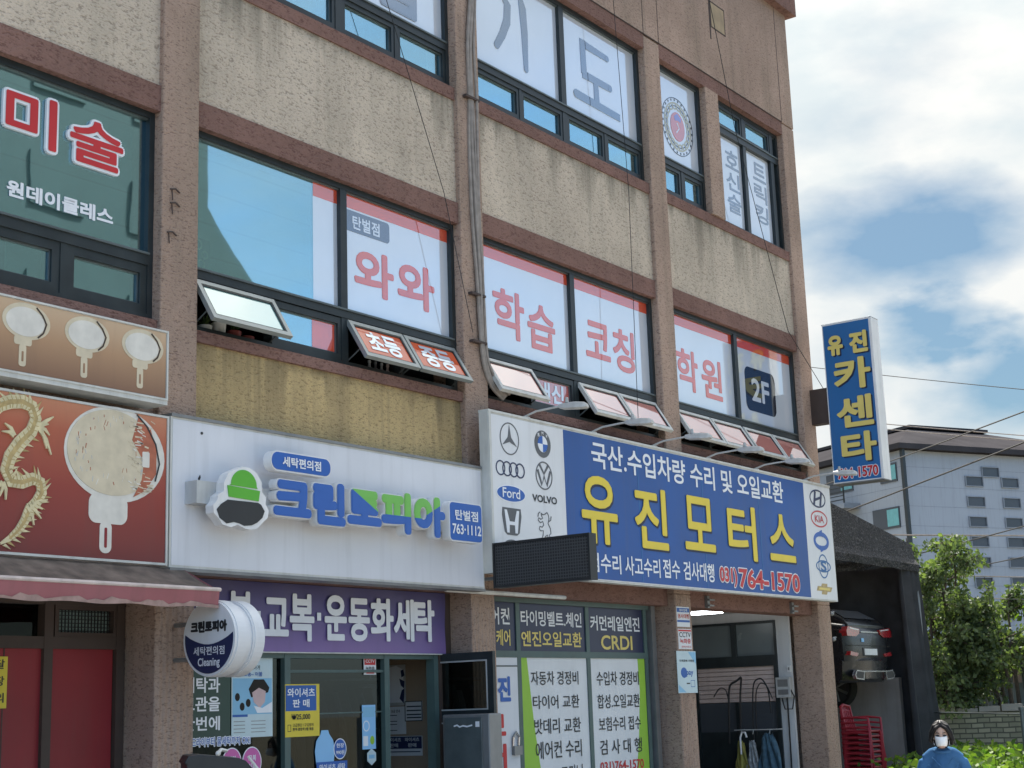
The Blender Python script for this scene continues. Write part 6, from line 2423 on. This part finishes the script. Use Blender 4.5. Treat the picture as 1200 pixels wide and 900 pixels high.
for z in (8.3, 10.95):
    mb.slab(apl, 3.2, 6.6, z - 0.25, z, 0.0, 1.0, 0)
    for q in range(5):
        mb.slab(apl, 3.2, 6.6, z + 0.15 + q * 0.2, z + 0.19 + q * 0.2, 0.94, 1.0, 1)
    mb.slab(apl, 3.2, 3.26, z, z + 1.0, 0.94, 1.0, 1)
mb.build("balcony", ["apt_joint", "frame_dark"], A)

# ================================================================== WALL, FENCE
mb = MB()
p0, p1 = Vector((28.6, 2.6)), Vector((29.75, -0.05))
d = (p1 - p0).normalized()
nrm = Vector((d.y, -d.x)) * 0.14
wt = thing("stone_wall", "low stone block wall with pale coping behind the garden", "wall", ((p0.x + p1.x) / 2, (p0.y + p1.y) / 2, 0.0))
q = [p0 - nrm, p1 - nrm, p1 + nrm, p0 + nrm]
mb.loft([[(p.x, p.y, z) for p in q] for z in (0.0, 1.32)])
mb.build("blocks", "stone_course", wt)
mb = MB()
for i in range(7):
    a, b = p0.lerp(p1, i / 7 + 0.005), p0.lerp(p1, (i + 1) / 7 - 0.005)
    n2_ = nrm * 1.35
    h_ = 0.10 + 0.03 * ((i * 7) % 3 - 1)
    mb.loft([[(p.x, p.y, z) for p in (a - n2_, b - n2_, b + n2_, a + n2_)] for z in (1.322, 1.322 + h_)])
mb.build("coping", "concrete", wt)
p2 = Vector((31.4, -3.8))
mb = MB()
n_ = 60
vs, fs = [], []
for i in range(n_ + 1):
    p = p1.lerp(p2, i / n_) + Vector((0.25, 0.1)) + Vector((d.y, -d.x)) * (0.03 if i % 4 < 2 else -0.03)
    vs += [(p.x, p.y, 0.0), (p.x, p.y, 1.28)]
for i in range(n_):
    fs.append((2 * i, 2 * i + 2, 2 * i + 3, 2 * i + 1))
mb.add(vs, fs)
o = mb.build("sheet_fence", "fence_green")
md = o.modifiers.new("thickness", "SOLIDIFY")
md.thickness = 0.01
tag(o, "green sheet metal fence panel to the right of the stone wall", "fence")
ft = thing("sheet_fence", "tall grey corrugated steel fence standing behind the stone wall", "fence", (31.2, 1.0, 0.0))
mb = MB()
f0, f1 = Vector((30.2, 4.6)), Vector((33.2, -4.0))
fd = (f1 - f0).normalized()
fn_ = Vector((fd.y, -fd.x))
n_ = 220
vs, fs = [], []
for i in range(n_ + 1):
    p = f0.lerp(f1, i / n_) + fn_ * (0.035 if (i % 6) < 3 else -0.035)
    z = 2.62 + 0.05 * math.sin((i // 12) * 2.1)
    vs += [(p.x, p.y, 0.0), (p.x, p.y, z)]
for i in range(n_):
    fs.append((2 * i, 2 * i + 2, 2 * i + 3, 2 * i + 1))
mb.add(vs, fs)
mb.build("sheet", "fence_steel", ft)
for q_ in (0.30, 0.44, 0.58, 0.72, 0.86):
    p = f0.lerp(f1, q_) - fn_ * 0.07
    mb = MB()
    mb.tube([(p.x, p.y, 0), (p.x, p.y, 2.7)], 0.035, 6)
    mb.build("post", "frame_grey", ft)
p = f0.lerp(f1, 0.41) + fn_ * 0.045
for dv, h_, m_2 in ((0.0, 0.22, "poster_skin"), (0.28, 0.20, "poster_white")):
    mb = MB()
    a, b = p + fd * dv, p + fd * (dv + 0.17)
    mb.add([(a.x - 0.06, a.y - 0.03, 1.85), (b.x - 0.06, b.y - 0.03, 1.85), (b.x - 0.06, b.y - 0.03, 1.85 + h_), (a.x - 0.06, a.y - 0.03, 1.85 + h_)], [(0, 1, 2, 3)])
    mb.build("notice", m_2, ft)
rt_ = thing("railing", "thin dark rail on a steel post at the edge of the garden", "railing", (22.6, -1.95, 0.0))
mb = MB()
mb.tube([(22.55, -1.93, 0.0), (22.55, -1.93, 1.42)], 0.035, 8)
mb.tube([(22.55, -1.93, 1.42), (22.55, -1.93, 1.46)], 0.05, 8)
mb.build("post", "frame_grey", rt_)
mb = MB()
mb.tube([(22.55, -1.93, 1.36), (25.0, 0.2, 1.38), (27.0, 2.2, 1.40)], 0.014, 6)
mb.tube([(22.55, -1.93, 1.36), (23.2, -4.5, 1.36)], 0.014, 6)
mb.build("rail", "frame_grey", rt_)


# ================================================================== TREES AND PLANTS
def leaf(mb, p, d, size, mat=0):
    d = d.normalized()
    s_ = d.cross(Vector((random.uniform(-1, 1), random.uniform(-1, 1), random.uniform(-0.4, 1)))).normalized()
    L = size
    mb.add([p, p + d * L * 0.45 + s_ * L * 0.30, p + d * L, p + d * L * 0.45 - s_ * L * 0.30], [(0, 1, 2, 3)], mat)


def rnd():
    while True:
        v = Vector((random.uniform(-1, 1), random.uniform(-1, 1), random.uniform(-1, 1)))
        if v.length < 1:
            return v


def tree(label, base, stems, height, spread, nbr, leaves, size, mat, seed, name="leafy_tree", low=0.16):
    random.seed(seed)
    t = thing(name, label, "tree", base)
    tr, cr = MB(), MB()
    b = Vector(base)
    for s_ in range(stems):
        a = 2 * math.pi * s_ / stems + random.uniform(-0.4, 0.4)
        lean = random.uniform(0.12, 0.42) * spread
        tipz = height * random.uniform(0.72, 1.0)
        pts = []
        for i in range(7):
            q = i / 6
            pts.append(b + Vector((math.cos(a) * (0.12 + lean * q ** 1.3), math.sin(a) * (0.12 + lean * q ** 1.3), tipz * q)) + rnd() * 0.08 * q)
        tr.tube([tuple(p) for p in pts], [0.065 * (1 - 0.85 * i / 6) for i in range(7)], 6)
        for k in range(nbr):
            q = random.uniform(low, 0.98)
            i = min(5, int(q * 6))
            p = pts[i].lerp(pts[i + 1], q * 6 - i)
            dirn = Vector((math.cos(a) + random.uniform(-1.3, 1.3), math.sin(a) + random.uniform(-1.3, 1.3), random.uniform(-0.25, 0.9))).normalized()
            ln = spread * random.uniform(0.30, 0.75) * (1.05 - 0.55 * q)
            br = [p]
            for m in range(1, 5):
                br.append(br[-1] + (dirn + rnd() * 0.35 + Vector((0, 0, 0.10 - 0.12 * m))) * ln / 4)
            tr.tube([tuple(x) for x in br], [0.02, 0.016, 0.012, 0.008, 0.004], 4)
            for _ in range(leaves):
                m = random.uniform(0.6, 4)
                j = min(3, int(m))
                p2_ = br[j].lerp(br[j + 1], m - j) + rnd() * 0.17
                leaf(cr, p2_, rnd() + Vector((0, 0, -0.35)), size * random.uniform(0.6, 1.25))
    tr.build("trunk", "bark", t, smooth=True)
    cr.build("crown", mat, t)
    return t


tree("bushy green tree with upright shoots between the tent and the fence", (29.3, 1.75, 0.0), 8, 4.85, 2.1, 20, 80, 0.115, "leaf_tree", 11, low=0.36)
tree("lower spreading green tree leaning over the grey fence", (30.1, 0.55, 0.0), 6, 3.9, 2.3, 20, 75, 0.115, "leaf_tree", 23, low=0.6)


def vine(label, c, rx_, ry_, rz_, n, size, mat, seed):
    random.seed(seed)
    t = thing("climbing_plant", label, "plant", (c[0], c[1], 0.0))
    mb = MB()
    for i in range(6):
        a = random.uniform(0, 6.28)
        mb.tube([(c[0] + 0.1 * math.cos(a), c[1] + 0.1 * math.sin(a), 0), (c[0] + rx_ * 0.5 * math.cos(a), c[1] + ry_ * 0.5 * math.sin(a), c[2] * 0.6), (c[0] + rx_ * 0.7 * math.cos(a), c[1] + ry_ * 0.7 * math.sin(a), c[2])], 0.015, 5)
    mb.build("stem", "bark", t)
    mb = MB()
    cs = [Vector((c[0] + random.uniform(-1, 1) * rx_, c[1] + random.uniform(-1, 1) * ry_, c[2] + random.uniform(-1, 1) * rz_)) for _ in range(26)]
    for i in range(n):
        p = random.choice(cs) + rnd() * 0.28
        leaf(mb, p, rnd() + Vector((-0.3, -0.3, -0.4)), size * random.uniform(0.6, 1.3))
    mb.build("crown", mat, t)


vine("bright yellow green climbing plant covering the fence at the right edge", (31.6, -0.35, 3.05), 0.5, 0.95, 0.55, 1700, 0.17, "leaf_vine", 5)
vine("dark climbing plant hanging lower on the fence at the far right edge", (32.2, -1.7, 2.75), 0.5, 1.1, 0.8, 1700, 0.16, "leaf_tree", 6)

mb = MB()
random.seed(31)
for i in range(13000):
    x = random.uniform(19.6, 28.4)
    y = random.uniform(-6.5, 2.2)
    if x < 21.3 and y > -1.0 or (x < 26 and y > 0.2):
        continue
    h_ = random.uniform(0.25, 0.78)
    p = Vector((x, y, h_))
    leaf(mb, p, Vector((random.uniform(-1, 1), random.uniform(-1, 1), random.uniform(-0.1, 0.6))), random.uniform(0.06, 0.17))
    if i % 3 == 0:
        mb.tube([(x, y, 0), (x + 0.02, y, h_)], 0.006, 3, 0, False)
o = mb.build("garden_plants", "leaf_garden")
o["kind"] = "stuff"
o["label"] = "bright green leafy vegetable garden in front of the stone wall"

# ================================================================== OVERHEAD WIRES
def span(label, a, b, r=0.018, sag=0.3, mat="cable_black"):
    wire("overhead_wire", label, [a, b], r, mat, sag, "overhead wires on the right", "wire", 24)


for lab, a, b, r_, sg in (
        ("thin wire highest in the sky to the right of the tall sign", (37.01, 6.28, 10.11), (34.46, 0.01, 8.23), 0.010, 0.1),
        ("thick dark wire rising to the right across the apartment wall", (35.21, 6.75, 6.06), (30.48, -1.0, 6.94), 0.020, 0.1),
        ("dark wire rising to the right across the apartment roof", (37.65, 6.3, 7.61), (28.37, -1.64, 7.14), 0.016, 0.1),
        ("upper of two pale wires running past the apartment roof", (41.85, 8.44, 9.73), (40.72, 1.82, 8.2), 0.014, 0.1),
        ("lower of two pale wires running past the apartment roof", (41.88, 8.46, 9.58), (40.74, 1.84, 8.07), 0.014, 0.1),
        ("pale wire level with the tent roof in front of the apartments", (31.39, 3.65, 5.14), (33.91, 0.2, 4.99), 0.018, 0.05),
        ("dark wire just over the crown of the bushy tree", (32.64, 3.81, 4.72), (30.75, -0.74, 5.2), 0.014, 0.1),
        ("dark wire crossing the middle of the bushy tree", (32.72, 3.88, 4.24), (30.85, -0.63, 4.54), 0.012, 0.1),
        ("pale wire passing through the upper leaves of the tree", (30.78, 3.09, 4.21), (30.95, -0.53, 3.88), 0.012, 0.05),
        ("pale wire passing through the middle leaves of the tree", (30.84, 3.16, 3.77), (31.02, -0.47, 3.44), 0.011, 0.05)):
    a, b = Vector(a), Vector(b)
    dd = b - a
    span(lab, tuple(a - dd * 0.6), tuple(b + dd * 1.2), r_, sg, "cable_grey" if "pale" in lab else "cable_black")

# ================================================================== PERSON
PO = Vector((14.0, -3.93, 0.004))
ux, uy = Vector((0.356, -0.935, 0)), Vector((0.935, 0.356, 0))


def pl(x, y, z):
    q = PO + ux * x + uy * y
    return (q.x, q.y, q.z + z)


def remesh(o, vox, it=4):
    m = o.modifiers.new("skin_surface", "REMESH")
    m.mode = "VOXEL"
    m.voxel_size = vox
    m.use_smooth_shade = True
    s_ = o.modifiers.new("soften", "SMOOTH")
    s_.factor = 0.5
    s_.iterations = it


def pball(mb, x, y, z, a, b, c, n=18, m=12, tilt=0.0):
    base = len(mb.v)
    mb.ball((0, 0, 0), a, b, c, 0, n, m)
    ct_, st_ = math.cos(tilt), math.sin(tilt)
    for i in range(base, len(mb.v)):
        p = mb.v[i]
        yy, zz = p[1] * ct_ - p[2] * st_, p[1] * st_ + p[2] * ct_
        mb.v[i] = pl(x + p[0], y + yy, z + zz)


def ptube(mb, pts, r_, n=12):
    mb.tube([pl(*p) for p in pts], r_, n)


pe = thing("person", "person in a blue sweater and white face mask walking past the tent, looking down", "person", tuple(PO))
mb = MB()
TL = 0.32                                                   # head bent forward
HC = (0.0, -0.058, 1.318)
pball(mb, HC[0], HC[1] + 0.01, HC[2] + 0.015, 0.074, 0.092, 0.098, tilt=TL)
pball(mb, HC[0], HC[1] - 0.035, HC[2] - 0.055, 0.056, 0.060, 0.068, tilt=TL)
pball(mb, HC[0], HC[1] - 0.092, HC[2] - 0.030, 0.013, 0.014, 0.024)
for s in (-1, 1):
    pball(mb, s * 0.076, HC[1] + 0.01, HC[2] - 0.015, 0.012, 0.020, 0.032)
ptube(mb, [(0, 0.02, 1.30), (0, 0.045, 1.20), (0, 0.06, 1.12)], [0.048, 0.046, 0.050])
ptube(mb, [(0, 0.06, 1.16), (0, 0.05, 0.98), (0, 0.05, 0.82), (0, 0.05, 0.72)], [0.062, 0.095, 0.09, 0.105], 16)
ptube(mb, [(-0.150, 0.06, 1.085), (0, 0.06, 1.12), (0.150, 0.06, 1.085)], [0.038, 0.05, 0.038])
for s in (-1, 1):
    ptube(mb, [(s * 0.158, 0.06, 1.08), (s * 0.200, 0.07, 0.98), (s * 0.220, 0.07, 0.86), (s * 0.207, 0.0, 0.66)], [0.038, 0.038, 0.036, 0.028])
    pball(mb, s * 0.203, -0.012, 0.60, 0.018, 0.034, 0.045)
    for k, (dy, ln) in enumerate(((-0.030, 0.075), (-0.010, 0.085), (0.010, 0.08), (0.028, 0.062))):
        ptube(mb, [(s * 0.203, -0.012 + dy, 0.575), (s * 0.200, -0.020 + dy, 0.575 - ln * 0.6), (s * 0.188, -0.030 + dy, 0.575 - ln)], [0.0095, 0.009, 0.008], 8)
    ptube(mb, [(s * 0.198, -0.035, 0.625), (s * 0.185, -0.066, 0.59), (s * 0.178, -0.072, 0.555)], [0.011, 0.010, 0.008], 8)
    st = -0.10 * s
    ptube(mb, [(s * 0.085, 0.05, 0.76), (s * 0.09, 0.04 + st, 0.42), (s * 0.085, 0.08 + st * 1.3, 0.08)], [0.088, 0.058, 0.038])
    ptube(mb, [(s * 0.085, 0.10 + st * 1.3, 0.05), (s * 0.09, -0.08 + st * 1.3, 0.035)], [0.040, 0.032])
bd = mb.build("body", "skin", pe)
remesh(bd, 0.009, 3)
mb = MB()                                                   # sweater
ptube(mb, [(0, 0.055, 1.185), (0, 0.06, 1.12), (0, 0.05, 0.98), (0, 0.05, 0.82), (0, 0.05, 0.68)], [0.074, 0.102, 0.128, 0.126, 0.135], 22)
ptube(mb, [(-0.160, 0.06, 1.085), (-0.09, 0.06, 1.130), (0, 0.06, 1.145), (0.09, 0.06, 1.130), (0.160, 0.06, 1.085)], [0.058, 0.070, 0.075, 0.070, 0.058], 14)
for s in (-1, 1):
    ptube(mb, [(s * 0.160, 0.06, 1.085), (s * 0.200, 0.07, 0.98), (s * 0.222, 0.07, 0.86), (s * 0.212, 0.01, 0.68)], [0.058, 0.056, 0.052, 0.044], 14)
    for q in (0.78, 0.90, 1.0):
        ptube(mb, [(s * 0.16, -0.005, q), (s * 0.235, 0.005, q - 0.03)], [0.012, 0.010], 8)
for x0_, z0_, x1_, z1_ in ((-0.14, 1.06, -0.02, 0.92), (0.14, 1.07, 0.03, 0.90), (-0.12, 0.95, 0.05, 0.80), (0.13, 0.93, -0.04, 0.78), (-0.10, 1.12, 0.0, 1.02), (0.10, 1.12, 0.02, 1.04)):
    ptube(mb, [(x0_, -0.055, z0_), ((x0_ + x1_) / 2, -0.092, (z0_ + z1_) / 2 - 0.01), (x1_, -0.096, z1_)], [0.008, 0.012, 0.006], 8)
o = mb.build("sweater", "sweater_blue", pe)
remesh(o, 0.012, 3)
mb = MB()
mb.tube([pl(0.082 * math.cos(2 * math.pi * i / 20), 0.045 + 0.072 * math.sin(2 * math.pi * i / 20), 1.178 + 0.018 * math.sin(2 * math.pi * i / 20)) for i in range(21)], 0.016, 8, cap=False)
mb.build("collar", "sweater_blue", pe, smooth=True)
mb = MB()
for s in (-1, 1):
    st = -0.10 * s
    ptube(mb, [(s * 0.075, 0.05, 0.78), (s * 0.09, 0.04 + st, 0.42), (s * 0.085, 0.08 + st * 1.3, 0.09)], [0.108, 0.078, 0.058], 14)
o = mb.build("trousers", "trousers_dark", pe)
remesh(o, 0.016, 4)
for s in (-1, 1):
    mb = MB()
    st = -0.13 * s
    mb.loft([[pl(s * 0.088 + a * w_, y + st, 0.004 + b) for a, b in ((-1, 0), (1, 0), (0.9, h_ * 0.6), (0, h_), (-0.9, h_ * 0.6))] for y, w_, h_ in ((0.15, 0.034, 0.06), (0.10, 0.046, 0.10), (0.0, 0.048, 0.085), (-0.08, 0.05, 0.06), (-0.13, 0.034, 0.035))])
    mb.build("shoe", "shoe_white", pe, smooth=True)
mb = MB()                                                   # bob hair with a centre parting
pball(mb, 0, HC[1] + 0.030, HC[2] + 0.048, 0.086, 0.094, 0.084, tilt=TL)
pball(mb, 0, HC[1] + 0.062, HC[2] - 0.040, 0.092, 0.066, 0.088)
for s in (-1, 1):
    for k in range(4):
        y = HC[1] - 0.040 + k * 0.030
        ptube(mb, [(s * 0.012, y + 0.006, HC[2] + 0.100 + 0.012 * min(k, 2)), (s * 0.056, y, HC[2] + 0.078), (s * 0.084, y + 0.006, HC[2] + 0.020), (s * 0.096, y + 0.014, HC[2] - 0.05), (s * (0.090 if s > 0 else 0.080), y + 0.014, HC[2] - (0.095 if s > 0 else 0.078))], [0.014, 0.020, 0.022, 0.024, 0.013], 8)
    ptube(mb, [(s * 0.010, HC[1] - 0.066, HC[2] + 0.082), (s * 0.045, HC[1] - 0.074, HC[2] + 0.058), (s * 0.072, HC[1] - 0.055, HC[2] + 0.015), (s * 0.082, HC[1] - 0.030, HC[2] - 0.05)], [0.014, 0.016, 0.016, 0.006], 8)
ptube(mb, [(0, HC[1] - 0.066, HC[2] + 0.078), (0, HC[1] - 0.058, HC[2] + 0.096), (0, HC[1] - 0.02, HC[2] + 0.118)], [0.014, 0.018, 0.020], 8)
o = mb.build("hair", "hair", pe)
remesh(o, 0.007, 2)
mb = MB()
ct_, st_ = math.cos(TL), math.sin(TL)
vs, fs = [], []
for j in range(7):
    for i in range(13):
        a = R(-78 + 156 * i / 12)
        q = j / 6
        hw = 0.058 * (1.0 - 0.42 * max(0.0, q - 0.35) ** 1.3)
        x = hw * math.sin(a)
        y = -0.030 - (0.078 + 0.016 * math.sin(math.pi * q)) * math.cos(a) * (1 if True else 1)
        z = -0.018 - 0.082 * q + 0.014 * (1 - math.cos(a)) * (1 if q < 0.5 else -0.6)
        vs.append(pl(x, HC[1] + y - 0.006, HC[2] + z))
for j in range(6):
    for i in range(12):
        fs.append((j * 13 + i, j * 13 + i + 1, (j + 1) * 13 + i + 1, (j + 1) * 13 + i))
mb.add(vs, fs)
for s in (-1, 1):
    for z in (-0.035, -0.09):
        ptube(mb, [(s * 0.066, HC[1] - 0.03, HC[2] + z), (s * 0.078, HC[1] + 0.012, HC[2] - 0.03)], 0.0025, 5)
o = mb.build("face_mask", "mask_white", pe, smooth=True)
md = o.modifiers.new("thickness", "SOLIDIFY")
md.thickness = 0.003
for s in (-1, 1):
    mb = MB()
    pball(mb, s * 0.031, HC[1] - 0.086, HC[2] - 0.006, 0.015, 0.008, 0.008, 12, 8)
    mb.build("eye", "black_print", pe, smooth=True)
    mb = MB()
    ptube(mb, [(s * 0.014, HC[1] - 0.090, HC[2] + 0.014), (s * 0.034, HC[1] - 0.088, HC[2] + 0.020), (s * 0.050, HC[1] - 0.074, HC[2] + 0.014)], [0.003, 0.004, 0.002], 6)
    mb.build("eyebrow", "hair", pe, smooth=True)

# ================================================================== ACROSS THE STREET (seen in the window panes)
nb = thing("neighbour_building", "grey building across the street mirrored in the left second floor windows", "building", (22.0, -27.0, 0.0))
mb = MB()
mb.box(11.0, 29.0, -33.0, -22.0, 0.0, 22.0)
mb.loft([[(29.0, y, 0), (31.2, y, 0), (31.2, y, 14.0), (29.0, y, 16.2)] for y in (-22.0, -31.0)])
mb.build("wall", "cladding", nb)
for i in range(5):
    for j in range(6):
        mb = MB()
        x, z = 13.0 + 3.3 * i, 2.0 + 3.2 * j
        mb.box(x, x + 1.7, -22.0, -21.95, z, z + 1.4)
        mb.build("window", "cladding", nb)
